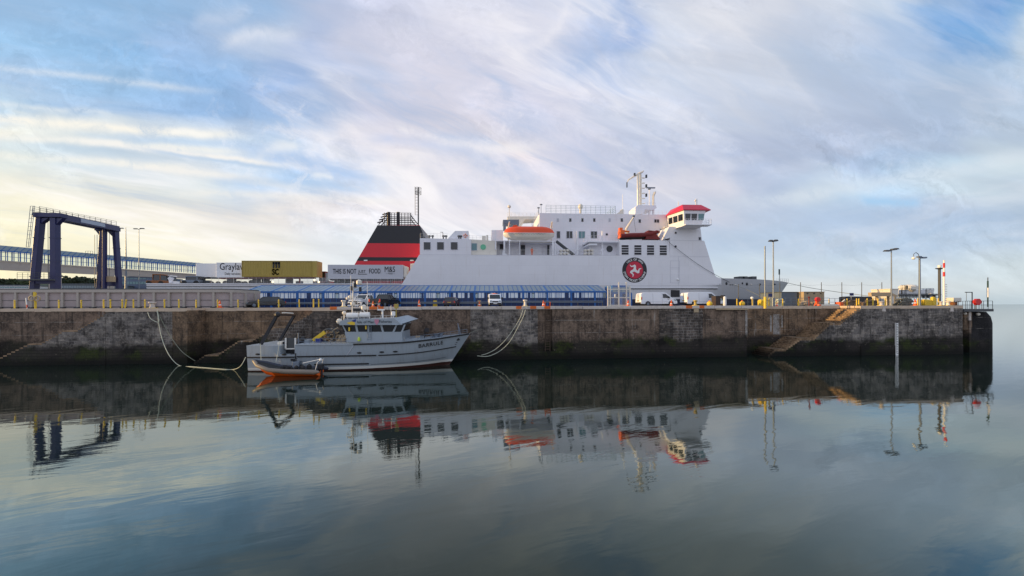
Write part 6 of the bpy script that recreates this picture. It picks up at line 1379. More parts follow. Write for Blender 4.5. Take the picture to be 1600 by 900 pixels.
# the small white van facing the camera
sv_ = thing('van', 'small white van facing the water with an orange beacon bar on its roof', 'van', (0,0,0)); l, hw = 2.1,.86
mb = MB(); mb.prism([(-l,.4),(-l,1.72),(-l+.1,1.84),(.75,1.84),(1.35,1.12),(1.95,.95),(2.1,.8),(2.12,.4),(1.9,.32),(-2,.32)],-hw,hw); obj('body', mb, 'van_white', sv_, bev=.07, smooth=True)
mb = MB(); mb.add([(.86,-.70,1.74),(.86,.70,1.74),(1.36,.76,1.16),(1.36,-.76,1.16),(.8,-.70,1.70),(.8,.70,1.70),(1.30,.76,1.12),(1.30,-.76,1.12)],[(0,1,2,3),(7,6,5,4),(0,4,5,1),(1,5,6,2),(2,6,7,3),(3,7,4,0)]); obj('windscreen', mb, 'dark_glass', sv_)
for s in (-1,1): obj('headlight', MB().box(1.9,2.11,s*.62-.14,s*.62+.14,.72,.9), 'frost', sv_); obj('wing_mirror', MB().box(1.1,1.2,s*1.0-.13,s*1.0+.13,1.1,1.35), 'black', sv_); obj('side_window', MB().prism([(.2,1.15),(.2,1.66),(.72,1.66),(1.2,1.15)],s*.862-.004,s*.862+.004), 'dark_glass', sv_)
obj('grille', MB().box(2.05,2.135,-.42,.42,.68,.84), 'black', sv_); obj('bumper', MB().box(1.95,2.17,-.82,.82,.34,.58), 'black', sv_); obj('number_plate', MB().box(2.16,2.19,-.26,.26,.42,.54), 'letter_white', sv_)
mb = MB(); mb.lathe((.1,0,1.84),[(.3,0),(.26,.1),(.02,.14)],12); mb.box(0,.2,-.45,.45,1.84,1.9); obj('beacon', mb, 'boat_orange', sv_)
wheels(sv_, (-1.3,1.32), hw+.0, .32); sv_.location = (X(773,54),55.5,DECK); sv_.rotation_euler = (0,0,R(-88))

# ================================================================== bollards, cones, small quay furniture
def post_proto():
    r = thing('bollard', 'x', 'bollard', (0,0,0)); obj('post', MB().lathe((0,0,0),[(.02,0),(.066,0),(.066,.90),(.05,.94),(.02,.95)],12), 'yellow', r); obj('base_plate', MB().box(-.14,.14,-.14,.14,0,.025), 'steel', r); obj('reflective_band', MB().lathe((0,0,0),[(.070,.72),(.070,.80),(.05,.80),(.05,.72)],12), 'gold', r); return r
left = [(23,'beside the life ring post, leftmost of all'),(92,'right of the life ring post'),(127,'halfway between the life ring post and the stair head'),(162,'just left of the left stair head'),(172.5,'just right of the left stair head'),(191,'left post of the touching pair'),(208.5,'right of the touching pair'),(226.5,'just left of the rope-laden mooring bollard'),(257,'just right of the rope-laden mooring bollard'),(279.5,'second to the right of the rope-laden bollard'),(306.5,'third to the right of the rope-laden bollard'),(340,'touching the left side of the traffic cone'),(372,'first of the chained ones, right of the cone'),(404,'chained, in front of the black hatchback nose'),(435.5,'chained, at the tail of the black hatchback'),(467.5,'last of the chained ones'),(490,'left of the pair by the middle stair head'),(498,'right of the pair by the middle stair head')]
bp = post_proto(); first = True
for px,lab in left:
    x = X(px,Yf+.45); y = Yf+.45 if not (162 > px or 292 < px < 486) else Yr+.35
    x = X(px,y); lb_ = 'yellow quay-edge post, '+lab
    if first: bp.location = (x,y,5.862); bp['label'] = lb_; bp['group'] = 'yellow posts along the left quay edge'; first = False
    else: dup(bp,(x,y,5.862),0,lb_)
o = dup(bp,(X(194.5,Yf+.45)+.05,Yf+.45,5.862),0,'yellow quay-edge post, leaning right post of the touching pair'); o.rotation_euler = (0,R(9),0)
right = [(1151.5,46.8,'leftmost on the right quay, beside the yellow buoy'),(1201.5,46,'between the two tall poles'),(1223,47.2,'by the grey box building'),(1247.5,47.2,'between the two box buildings'),(1295.5,50,'right of the tan building'),(1323.5,47,'left of the touching pair at the stair head'),(1338.5,46,'left of the touching pair at the stair head itself'),(1342,46.6,'right of the touching pair at the stair head itself'),(1355,46.6,'first right of the stair head'),(1364,46.6,'second right of the stair head'),(1372,46.8,'third right of the stair head, orange topped'),(1383.5,46.6,'just left of the floodlight post'),(1422,47,'by the white-hulled walkway fence'),(1434,45.8,'touching the camera post'),(1462.5,45.8,'right of the thick yellow drum'),(1466,46.5,'in front of the dark harbour light')]
for px,y,lab in right: dup(bp,(X(px,y),y,DECK),0,'yellow post on the sunny pier, '+lab,'yellow posts on the right of the pier')
# chains
mb = MB()
for a,b in ((372,404),(404,435.5),(435.5,467.5)):
    xa_,xb_2 = X(a,Yr+.35),X(b,Yr+.35); y = Yr+.35
    for zz in (6.55,): mb.path([(xa_+(xb_2-xa_)*t,y,zz-.28*math.sin(math.pi*t)) for t in [i/10 for i in range(11)]],.022,5)
tag(obj('chain', mb, 'dark_steel'), 'sagging chain slung between the yellow posts in front of the dark cars', 'chain')
def mooring(label, px, Y, wpx=8, m='cream_paint', tall=.66, base=5.862):
    x = X(px,Y); r = thing('mooring_bollard', label, 'mooring bollard', (x,Y,base), 'mooring bollards along the quay edge'); w_ = wpx*Y/1200
    mb = MB(); mb.lathe((x,Y,base),[(w_*.75,0),(w_*.72,tall*.15),(w_*.55,tall*.3),(w_*.55,tall*.7),(w_*.95,tall*.85),(w_*.9,tall),(.02,tall+.02)],16); obj('post', mb, m, r, smooth=True)
    mb = MB(); mb.box(x-w_*1.1,x+w_*1.1,Y-.25,Y+.25,base,base+.05); obj('base_plate', mb, 'yellow', r); return r
mooring('white mooring bollard with green rope over it on the left quay', 238, Yf+.2, 10, 'kerb_white')
mooring('cream mooring bollard on the kerb behind the grey patrol boat funnel mast', 537, Yf+.2, 8, 'cream_paint', .7, 5.95)
mooring('pale yellow mooring bollard on the kerb with ropes hanging down the wall', 820.5, Yf+.2, 7, 'cream_paint', .72, 5.95)
mooring('sunlit yellow mooring bollard on the kerb below the second white van', 1086.5, Yf+.2, 7, 'gold', .62, 5.95)
mooring('squat white mooring bollard just left of the floodlight post', 1377, Yf+.3, 8, 'kerb_white', .5)
mooring('white mooring bollard second from the pier end', 1470, Yf+.5, 6, 'kerb_white', .5)
mooring('squat cream mooring bollard nearest the pier end', 1481, Yf+.3, 8, 'cream_paint', .5)
for px in (1380,1486):
    p = W(px,486,Yf); mb = MB(); mb.prism([(p[0]-.22,p[1]-.05),(p[0]+.25,p[1]-.05),(p[0]+.15,p[1]+.45),(p[0]-.12,p[1]+.45)],Yf-.1,Yf+.02); obj('mooring_bracket', mb, 'kerb_white', qw)
mb = MB(); p = W(1087,486,Yf); mb.box(p[0]-.25,p[0]+.3,Yf-.12,Yf+.02,p[1]-.15,p[1]+.35); obj('mooring_bracket', mb, 'tan', qw)
def cone_proto():
    r = thing('traffic_cone', 'x', 'traffic cone', (0,0,0)); obj('cone_body', MB().lathe((0,0,0),[(.18,.03),(.03,.75),(.01,.76)],14), 'orange', r); obj('base', MB().box(-.23,.23,-.23,.23,0,.04), 'orange', r, bev=.01); obj('reflective_sleeve', MB().lathe((0,0,0),[(.135,.26),(.087,.46),(.05,.46),(.05,.26)],14), 'letter_white', r); return r
cp0 = cone_proto(); cones = [(343.5,Yr+.5,'on the left quay beside a yellow post'),(583,52.5,'left of the two behind the black pickup tailgate'),(592,52.5,'right of the two behind the black pickup tailgate'),(655,54,'standing alone between the black pickup and red hatchback'),(749,57,'left of the small white van, by the dark doorway'),(849,52,'tall one by the ladder head, left of its pair'),(981.5,48.6,'at the foot of the white mesh gate'),(1049,50,'in front of the wheel of the left white van'),(1214,46,'small one at the foot of the twin-headed lamp post'),(616,56,'white-sleeved one right of the black pickup'),(1430,46,'large orange one by the camera post')]
for i,(px,y,lab) in enumerate(cones):
    loc = (X(px,y),y,5.862 if y < Yf+3.3 and px < 540 else DECK); lb_ = 'orange traffic cone '+lab
    if i == 0: cp0.location = loc; cp0['label'] = lb_; cp0['group'] = 'traffic cones on the quay'; cq = cp0
    else: cq = dup(cp0, loc, 0, lb_)
    cq.scale = (1.15,1.15,1.15) if i not in (8,) else (.7,.7,.7)
    if i == 3: cq.scale = (1.3,1.3,1.35)
# life ring post
lr2 = thing('life_ring_post', 'yellow post at the left quay edge carrying white-and-orange life rings', 'life ring post', (X(55.5,Yr),Yr+.3,5.862)); x = X(55.5,Yr+.3)
mb = MB(); mb.box(x-.06,x+.06,Yr+.22,Yr+.36,5.862,7.62); mb.box(x-.12,x+.12,Yr+.18,Yr+.24,7.1,7.7); obj('post', mb, 'yellow', lr2)
for s,m_ in ((-.28,'tan'),(.32,'tan')):
    mb = MB(); mb.torus((x+s,Yr+.2,6.98),.26,.07); obj('ring', mb, m_, lr2)
    mb = MB(); mb.torus((x+s,Yr+.2,6.98),.26,.078,4,6); 
pp = thing('marker_pole', 'slim red and white marker pole leaning by the retaining wall', 'marker pole', (X(41.5,49),49,DECK))
mb = MB(); mb.tube((X(42.5,49),49,DECK),(X(40.5,49),49,7.1),.05); obj('pole', mb, 'letter_white', pp)
mb = MB(); mb.tube((X(42.3,49),49,5.9),(X(41.9,49),49,6.3),.055); obj('red_band', mb, 'red', pp)
# crash barriers in front of the blue walkway
def barrier(label, px0, px1, Y, h=.62):
    r = thing('crash_barrier', label, 'barrier', (X(px0,Y),Y,DECK), 'crash barriers along the blue walkway'); a,b = X(px0,Y),X(px1,Y)
    mb = MB(); pr = [(Y,h-.16),(Y-.06,h-.12),(Y-.06,h-.06),(Y,h),(Y-.06,h+.06),(Y-.06,h+.12),(Y,h+.16),(Y+.03,h+.16),(Y+.03,h-.16)]
    mb.loft([[(a,y,DECK+z) for y,z in pr],[(b,y,DECK+z) for y,z in pr]]); obj('rail', mb, 'steel', r)
    k = max(2,int((b-a)/3.2))
    for i in range(k+1): obj('barrier_post', MB().box(a+(b-a)*i/k-.06,a+(b-a)*i/k+.06,Y+.03,Y+.16,DECK,DECK+h+.1), 'dark_steel', r)
barrier('grey crash barrier left of the white pickup', 443, 552, 58.6, .62); barrier('grey crash barrier between the black pickup and the red hatchback', 620, 694, 58.4); barrier('grey crash barrier between red hatchback and small white van', 716, 763, 58.4); barrier('long grey crash barrier right of the small white van', 785, 942, 57.6, .72)
# notices in the walkway: small coloured sandwich boards
for px,m_,lab in ((749,'tan','small tan notice standing by the walkway door left of the small white van'),(680,'yellow','yellow folding sign behind the walkway glass left of the red hatchback')):
    p = X(px,59); mb = MB(); mb.prism([(p-.35,DECK),(p-.25,DECK+1.0),(p+.25,DECK+1.0),(p+.35,DECK)],58.9,59.0); tag(obj('notice_board', mb, m_), lab, 'sign')
# mesh gate
mg_ = thing('mesh_gate', 'tall white mesh security gate frames at the end of the blue walkway', 'gate', (X(968,49),49,DECK)); a,b = X(950,49),X(985,49); zt4 = Z(968,447,49); 
mb = MB()
for px in (950,953.5,967,979,984.5): x = X(px,49); mb.box(x-.07,x+.07,48.93,49.07,DECK,zt4+(.5 if px in (967,979) else 0))
for py in (452,465,477): z = Z(968,py,49); mb.box(a,b,48.95,49.05,z-.06,z+.06)
obj('frame', mb, 'cream_paint', mg_)
mb = MB(); x = a
while x < b: mb.box(x-.008,x+.008,48.99,49.01,DECK,zt4); x += .12
for i in range(22): mb.box(a,b,48.99,49.01,DECK+i*.12,DECK+i*.12+.012)
obj('mesh', mb, 'rail_white', mg_)
mb = MB(); mb.box(X(960,49.5),X(962,49.5),49.3,49.5,7.1,7.5); obj('lock_box', mb, 'letter_white', mg_)
# dark box in front of the second van, yellow buoy, signs and boxes
r = thing('utility_cabinet', 'dark brown cabinet hiding the nose of the second white van', 'cabinet', (X(1122,50),50,DECK)); mb = MB(); mb.box(X(1118.5,50),X(1126,50),50,51,DECK,Z(1120,463,50)); obj('cabinet_body', mb, mat('cabinet_brown',(.045,.028,.022),.6,dirt=.2), r); mb = MB(); mb.box(X(1118,50),X(1126.5,50),49.95,51.05,Z(1120,463,50),Z(1120,462.3,50)); obj('lid', mb, 'dark_steel', r)
r = thing('fender_stack', 'tall black rubber fender standing right of the brown cabinet', 'fender', (X(1130,60),60,DECK)); mb = MB(); mb.lathe((X(1129.5,58),58,DECK),[(.3,0),(.45,.2),(.45,1.5),(.3,1.7)],12); obj('rubber', mb, 'rubber', r)
r = thing('wrapped_drum', 'upright white wrapped drum beside the black fender', 'drum', (X(1132,56),56,DECK)); mb = MB(); mb.lathe((X(1132.5,56),56,DECK),[(.2,0),(.25,.3),(.2,1.4),(.02,1.5)],10); obj('drum_body', mb, 'van_white', r)
for px,y,lab in ((1108.8,47,'round yellow buoy float under the second white van'),(1159.5,47,'round yellow buoy float beside the leftmost yellow pier post')):
    r = thing('buoy', lab, 'buoy', (X(px,y),y,DECK), 'yellow floats on the pier'); mb = MB(); mb.ball((X(px,y),y,DECK+.32),.34,14,9); obj('float', mb, 'yellow', r, smooth=True); mb = MB(); mb.lathe((X(px,y),y,DECK+.6),[(.1,0),(.1,.14),(.02,.16)],8); obj('cap', mb, 'orange', r)
r = thing('lamp_bollard', 'short post with round white head near the left yellow pier post', 'bollard', (X(1175.5,46),46,DECK)); mb = MB(); mb.tube((X(1176,46),46,DECK),(X(1175.5,46),46,6.75),.09); obj('post', mb, 'gold', r); mb = MB(); mb.ball((X(1175,46),46,6.88),.17); obj('lamp_head', mb, 'letter_white', r)
for px,y,h_,lab in ((1190,47,.85,'squat yellow bin left of the pole with yellow foot'),(1453,46,.75,'wide yellow bin cluster right of the camera post'),(1445,46,.8,'narrow yellow bin beside the camera post')):
    r = thing('bin', lab, 'bin', (X(px,y),y,DECK), 'yellow bins on the pier'); w_ = .5 if px > 1450 else .3; mb = MB(); mb.frustum((X(px,y)-w_,X(px,y)+w_,y-.3,y+.3,DECK),(X(px,y)-w_*1.1,X(px,y)+w_*1.1,y-.33,y+.33,DECK+h_*.8)); obj('tub', mb, 'yellow', r, bev=.04); mb = MB(); mb.frustum((X(px,y)-w_*1.15,X(px,y)+w_*1.15,y-.36,y+.36,DECK+h_*.8),(X(px,y)-w_*.8,X(px,y)+w_*.8,y-.2,y+.2,DECK+h_)); obj('lid', mb, 'yellow', r, bev=.04)
r = thing('drum', 'thick tall yellow drum between the bins and the dark harbour light', 'drum', (X(1457.5,45.8),45.8,DECK)); mb = MB(); mb.lathe((X(1457.7,45.8),45.8,DECK),[(.02,0),(.22,0),(.22,1.0),(.16,1.12),(.02,1.14)],14); obj('drum_body', mb, 'yellow', r, smooth=True); 
def yrail(label, px0, px1, Y, n, h=1.05, m='steel', rows=2):
    mb = MB(); rail(mb,(X(px0,Y),Y,DECK),(X(px1,Y),Y,DECK),h,n,rows,.028); return tag(obj('pedestrian_rail', mb, m), label, 'railing', 'railings on the pier')
yrail('grey pipe railing between the leftmost yellow post and the thick yellow foot', 1151, 1195, 47.5, 5); yrail('grey pipe railing right of the twin-headed lamp post', 1210, 1296, 48, 10, rows=3); yrail('grey pipe railing behind the stair head', 1296, 1330, 52, 4); yrail('dark railing left of the floodlight post', 1343, 1392, 49, 6, m='dark_steel'); yrail('dark railing between camera post and harbour light', 1404, 1470, 50, 8, 1.1, m='dark_steel')
mb = MB(); x0,x1 = X(1222,48.3),X(1248,48.3); mb.box(x0,x1,48.28,48.32,DECK,DECK+.95)
# buildings at the right
def shed(name, label, px0, px1, pyt, Y, D_, m, extra=None):
    a = W(px0,pyt,Y); b = X(px1,Y); r = thing(name, label, 'cabin', (a[0],Y,DECK)); mb = MB(); mb.box(a[0],b,Y,Y+D_,DECK,a[1]); obj('wall', mb, m, r); mb = MB(); mb.box(a[0]-.08,b+.08,Y-.08,Y+D_,a[1],a[1]+.09); obj('roof', mb, 'dark_steel' if m == 'grey_box' else m, r)
    for i in range(extra or 0): q = a[0]+(b-a[0])*(i+.5)/extra; mb = MB(); mb.box(q-.12,q+.12,Y-.1,Y,a[1]-.3,a[1]-.1); obj('wall_lamp', mb, 'dark_steel', r)
    return r
shed('site_cabin', 'slate grey box cabin below the ferry bow tip', 1221, 1245.5, 456.8, 62, 5, 'grey_box'); shed('site_cabin', 'tan box building with three small wall lamps right of the grey cabin', 1256, 1288, 456.5, 61, 5, 'tan', 3)
r = shed('site_cabin', 'cream cabin with sunlit end behind the floodlight post', 1391, 1403.5, 452, 56, 3, 'cream_paint'); mb = MB(); mb.box(X(1397,56),X(1400,56),55.95,56.02,DECK,Z(1398,462,56)); obj('door', mb, 'tan', r)
# white workboat-like platform with a round tower at the far side of the pier
pt_ = thing('gangway_tower', 'white gangway platform with round cream cabin and dark rails behind the camera post', 'gangway', (X(1430,60),60,DECK))
mb = MB(); mb.box(X(1404,60),X(1459,60),60,63,Z(1430,464,60),Z(1430,453,60)); obj('side_panel', mb, 'trailer_white', pt_)
mb = MB(); mb.lathe((X(1424,60),60.5,Z(1424,452.5,60)),[(1.2,0),(1.2,.55),(.95,.8),(.02,.9)],16); mb.lathe((X(1425,60),60.5,Z(1424,459,60)),[(.35,0),(.9,.7)],14); obj('round_cabin', mb, 'cream_paint', pt_)
mb = MB(); mb.box(X(1417.6,59.2),X(1419,59.2),59.2,59.5,Z(1418,452,59),Z(1418,446,59)); obj('doorway', mb, 'dark_steel', pt_)
mb = MB(); z = Z(1430,459.5,59.5); rail(mb,(X(1406,59.5),59.5,z-.9),(X(1468,59.5),59.5,z-.9),.95,12,3,.03); z2 = Z(1430,452.4,59.5); rail(mb,(X(1404,59.5),59.5,z2),(X(1459,59.5),59.5,z2),.18,10,1,.03); rail(mb,(X(1408,59.5),59.5,z2-1),(X(1416,59.5),59.5,z2-1),1.75,3,4,.03)
for px in (1409,1415.5,1438,1447): mb.tube((X(px,59.5),59.5,DECK),(X(px,59.5),59.5,z2),.05)
mb.box(X(1404,59.5),X(1470,59.5),59.4,60.2,z-.18,z-.02); obj('rail', mb, 'dark_steel', pt_)
mb = MB(); mb.lathe((X(1452,60),60.2,z-.1),[(.6,0),(.75,.9),(.7,1.0),(.02,1.05)],14); obj('white_tank', mb, 'letter_white', pt_)
mb = MB()
for px in (1441,1448,1458): mb.box(X(px,60),X(px+3,60),59.9,60.0,Z(px,466,60),Z(px,460.5,60))
obj('opening', mb, 'black', pt_)
def pile(name, label, cat, px0, px1, pyt, Y, m, n_=40, seed=3, elong=1):
    r_ = random.Random(seed); a,b = X(px0,Y),X(px1,Y); zt5 = Z((px0+px1)/2,pyt,Y); mb = MB()
    for i in range(n_):
        t = r_.random(); x = a+(b-a)*t; h = (zt5-DECK)*(1-.5*abs(2*t-1)**2)*r_.uniform(.1,1); L_ = r_.uniform(.3,.8)*elong; an = r_.uniform(-.4,.4)
        mb.tube((x-L_/2,Y+r_.uniform(-.4,.4),DECK+h-.05),(x+L_/2,Y+r_.uniform(-.4,.4),DECK+max(.05,h+math.sin(an)*.3)),r_.uniform(.06,.14),6)
    mb.prism([(a,DECK),(b,DECK),(b-(b-a)*.15,DECK+(zt5-DECK)*.55),(a+(b-a)*.15,DECK+(zt5-DECK)*.55)],Y-.3,Y+.5)
    return tag(obj(name, mb, m), label, cat)
pile('net_pile', 'heap of pale grey nets and ropes right of the floodlight post', 'fishing nets', 1402, 1421, 466, 46.6, 'net', 60, 4, 1.4)
pile('gear_heap', 'low heap of dark fishing gear behind the touching yellow posts', 'fishing gear', 1318, 1338, 469, 50, 'timber', 40, 5)
pile('gear_heap', 'mixed heap of tan boxes and gear below the tan building', 'fishing gear', 1254, 1275, 470, 50, 'tan', 40, 6)
pile('rope_heap', 'dark heap of rope and chain between the stair head posts and the timber stack', 'rope heap', 1345, 1372, 469, 51, 'timber', 50, 8)
pile('net_pile', 'small pale heap at the foot of the twin-headed lamp post under the ferry bow', 'fishing nets', 1212, 1222, 467, 50, 'rope', 24, 12)
mb = MB(); Y = 52
for i in range(7): z = Z(1380,463-i*.9,Y); mb.box(X(1362+i*1.2,Y),X(1404-i*.5,Y),Y+i*.12,Y+i*.12+.5,z,z+.09)
for px in (1372,1390): mb.box(X(px,Y),X(px+1.5,Y),Y+.1,Y+.4,DECK,Z(px,463,Y))
tag(obj('timber_stack', mb, 'tan'), 'stack of long sunlit planks resting on trestles left of the cream cabin', 'timber stack')
mb = MB(); mb.prism([W(1320,464,57),W(1326,463,57),W(1362,463.5,57),W(1364,469,57),W(1364,478,57),W(1320,478,57)],57,58); 
tag(obj('covered_load', mb, 'black'), 'long low black tarpaulin-covered load under the small navy sign', 'covered load')
sb = thing('sign', 'small navy blue rectangular sign on a post above the black covered load', 'sign', (X(1331,55),55,DECK)); mb = MB(); mb.box(X(1328,55),X(1334,55),55,55.06,Z(1331,462,55),Z(1331,457.8,55)); obj('panel', mb, 'sign_blue', sb); mb = MB(); mb.tube((X(1331,55),55.1,DECK),(X(1331,55),55.1,Z(1331,459,55)),.04); obj('post', mb, 'steel', sb)
sb = thing('sign', 'navy blue square sign on the grey pipe railing under the ferry bow', 'sign', (X(1203,47.4),47.4,DECK)); mb = MB(); mb.box(X(1200,47.4),X(1206,47.4),47.3,47.36,Z(1203,464,47.4),Z(1203,458.5,47.4)); obj('panel', mb, 'sign_blue', sb); mb = MB(); mb.tube((X(1203,47.4),47.45,DECK),(X(1203,47.4),47.45,Z(1203,459,47.4)),.04); obj('post', mb, 'steel', sb)
# fire hydrant box, red reel, orange trough
r = thing('hose_reel', 'red round hose reel with white stand right of the tan building', 'hose reel', (X(1276.5,47.5),47.5,DECK)); mb = MB(); mb.lathe((X(1276.5,47.5),47.4,DECK+.85),[(.02,-.15),(.3,-.15),(.3,.15),(.02,.15)],16,'y'); obj('reel', mb, 'red', r); mb = MB(); mb.frustum((X(1276.5,47.5)-.25,X(1276.5,47.5)+.25,47.3,47.7,DECK),(X(1276.5,47.5)-.1,X(1276.5,47.5)+.1,47.4,47.6,DECK+.7)); obj('stand', mb, 'orange', r)
r = thing('stretcher_trough', 'long low cream and orange trough lying beside the stair head', 'trough', (X(1295,47),47,DECK)); mb = MB(); mb.prism([(X(1277,47),DECK+.02),(X(1313,47),DECK+.02),(X(1313,47),DECK+.22),(X(1277,47),DECK+.22)],46.7,47.3); obj('tray', mb, 'cream_paint', r)
mb = MB(); mb.box(X(1308.5,47),X(1313.5,47),46.6,47.4,DECK,DECK+.5); mb.box(X(1276,47),X(1279,47),46.6,47.4,DECK,DECK+.2); obj('end_block', mb, 'orange', r); mb = MB(); mb.tube((X(1313,47),47,DECK+.3),(X(1320,47),47,DECK+.8),.08); obj('handle', mb, 'cream_paint', r)
r = thing('hydrant', 'dark red hydrant post at the quay edge left of the hose reel', 'hydrant', (X(1264,46),46,DECK)); mb = MB(); mb.tube((X(1264,46),46,DECK),(X(1264,46),46,DECK+1.15),.06); mb.ball((X(1264,46),46,DECK+1.1),.12); obj('standpipe', mb, 'rescue_red', r)
r = thing('storage_box', 'cream storage box on short legs near the pier end', 'box', (X(1500,47),47,DECK)); mb = MB(); mb.box(X(1491,47),X(1503,47),47,48,DECK+.45,DECK+1.05); obj('box_body', mb, 'cream_paint', r, bev=.08); mb = MB(); mb.box(X(1495,47),X(1499,47),47.2,47.8,DECK,DECK+.45); obj('leg', mb, 'rust', r)
# ================================================================== grey patrol boat
YBt = 39.4; bt = thing('patrol_boat', 'grey fishery patrol boat with wheelhouse and lattice mast moored along the quay wall', 'boat', (X(545,YBt), YBt, 0))
NS = YBt-2.8
xs0 = X(388,NS+.5); xbw, zbw = W(735,520.5,YBt)
prof = {'sheer': [(0,2.42),(.152,2.42),(.153,1.58),(.215,1.58),(.216,2.50),(.47,2.50),(.48,2.52),(.7,2.62),(.85,2.86),(1,zbw)]}
def lerp_tab(t, tab):
    for (a,b),(c_,d_) in zip(tab, tab[1:]):
        if t <= c_: return b+(d_-b)*((t-a)/(c_-a) if c_ > a else 0)
    return tab[-1][1]
stations = [0,.03,.08,.12,.152,.153,.215,.216,.30,.38,.46,.54,.62,.70,.76,.82,.87,.91,.95,.98,1.0]
def bsec(t):
    x = xs0+(xbw-xs0)*t; zt6 = lerp_tab(t, prof['sheer']); hb = 2.8*(1-max(0,(t-.52)/.48)**2.4)*(.90+.10*min(1,t/.12))
    wl = 2.65*(1-max(0,(t-.42)/.50)**1.9)*(.92+.08*min(1,t/.12)) if t < .92 else .0
    hb = max(hb,.04); wl = max(wl,.03)
    levels = [(zt6,1.0),(zt6*.78+.0,.93),(1.25 if zt6 > 1.7 else 1.1,.75),(.75,.45),(.30,.15),(.0,.0),(-.6,-.12)]
    rg = []
    for s in (-1,1):
        L_ = []
        for z,f in levels:
            b_1 = wl+(hb-wl)*max(f,0) if f >= 0 else wl*.8
            b_1 = max(.03,b_1); rake_ = (1-min(1,max(0,z)/zbw))*2.15*max(0,(t-.70)/.30)**1.6
            L_.append((x-rake_+(.12*(z-1.2) if t == 0 else 0)*-.3, YBt+s*b_1, z))
        rg += L_ if s < 0 else L_[::-1]
    return rg
mhull, th, bh = newmat('patrol_hull'); g = th.N.new('ShaderNodeNewGeometry').outputs['Position']; p_ = th.sep(g)
xr = th.mr(p_[0], xs0, xbw, 0, 1, 'LINEAR')
zw = th.m('ADD', .34, th.m('MULTIPLY', th.m('POWER', xr, 3.0), .38))
sv = th.comb(th.m('MULTIPLY', p_[0], 2.2), 0.0, th.m('MULTIPLY', p_[2], .35))
cg = th.mix(th.mr(th.noise(sv,1.5,6,.65),.45,.75,0,.45),(.285,.33,.37,1),(.20,.21,.21,1))
cg = th.mix(th.mr(th.noise(sv,3.1,6,.7),.57,.70,0,.6),cg,(.20,.12,.07,1))
band = th.mix(th.m('GREATER_THAN', p_[2], zw), (.58,.58,.55,1), cg)
band = th.mix(th.m('GREATER_THAN', p_[2], th.m('SUBTRACT', zw, .24)), (.05,.018,.014,1), band)
th.L.new(band, bh.inputs['Base Color']); bh.inputs['Roughness'].default_value = .4
mb = MB(); mb.loft([bsec(t) for t in stations]); obj('hull', mb, mhull, bt, smooth=True)
def hside(t, z):     # point on the near side of the hull
    rg = bsec(t)[:7]
    for (x0,y0,z0),(x1,y1,z1) in zip(rg,rg[1:]):
        if z1 <= z <= z0: f = (z-z1)/(z0-z1+1e-9); return Vector((x1+(x0-x1)*f, y1+(y0-y1)*f-.03, z))
    return Vector(rg[0])+Vector((0,-.03,0))
def strake(t0,t1,zf,r,m,name='rubbing_strake'):
    mb = MB(); mb.path([hside(t0+(t1-t0)*i/26, zf(t0+(t1-t0)*i/26)) for i in range(27)], r, 6); return obj(name, mb, m, bt)
strake(0,.215,lambda t:1.32+.1*t,.07,'rubber'); strake(.225,.575,lambda t:1.36+.06*t,.07,'rubber'); strake(.585,.965,lambda t:1.40+ (t-.585)**1.7*2.6,.055,'rubber')
strake(.475,.995,lambda t:lerp_tab(t,prof['sheer'])-.06,.085,'rubber'); strake(.225,.47,lambda t:2.46,.04,'boat_grey','bulwark_cap')
strake(.30,.54,lambda t:.62,.07,'rubber'); strake(.55,.93,lambda t:.55+(t-.5)**2*1.7,.018,'dark_steel','waterline_mark')
mb = MB()
for t in (.46,.465): pass
a_,b_2 = hside(.475,2.35),hside(.445,1.45); mb.tube(a_,b_2,.03,5); obj('bulwark_seam', mb, 'trailer_grey', bt)
mb = MB()
for t,z in ((.05,1.62),(.17,1.66),(.50,1.66),(.60,1.70),(.66,1.72),(.955,2.62)): q = hside(t,z); mb.ball(tuple(q),.14,8,5,(1.6,.4,.6))
obj('freeing_port', mb, 'rubber', bt)
# name on the bow
mb = MB(); tcur = .775
def bow_place(x, y, z):
    t = .765+x*1.0/(xbw-xs0); zz = 2.0+(t-.765)*2.4+y; q = hside(t, zz); q0 = hside(.765, zz); return (q0.x+x*1.0, q.y-.035, zz)
text('BARRULE', .50, mb, bow_place, 0.0, .008, space=1.12); obj('lettering', mb, 'letter_black', bt)
mb = MB()
for i in range(4): q = hside(.955,2.75-.2*i); mb.box(q.x-.1,q.x+.1,q.y-.02,q.y,q.z-.03,q.z+.03)
obj('draught_mark', mb, 'letter_black', bt)
# deck
mb = MB(); mb.prismz([(xs0+.3,YBt-2.4),(xs0+11.5,YBt-2.6),(xs0+15.5,YBt-2.2),(xs0+18.5,YBt-1.2),(xbw-1,YBt),(xs0+18.5,YBt+1.2),(xs0+15.5,YBt+2.2),(xs0+11.5,YBt+2.6),(xs0+.3,YBt+2.4)],1.50,1.56)
# the hull loft is closed on top, so this deck sits just above the cut-down part
mb = MB(); xa_,xb_2 = xs0+(xbw-xs0)*.155,xs0+(xbw-xs0)*.213; mb.box(xa_,xb_2,YBt-2.3,YBt+2.3,1.585,1.61); obj('side_deck', mb, 'boat_deck', bt)
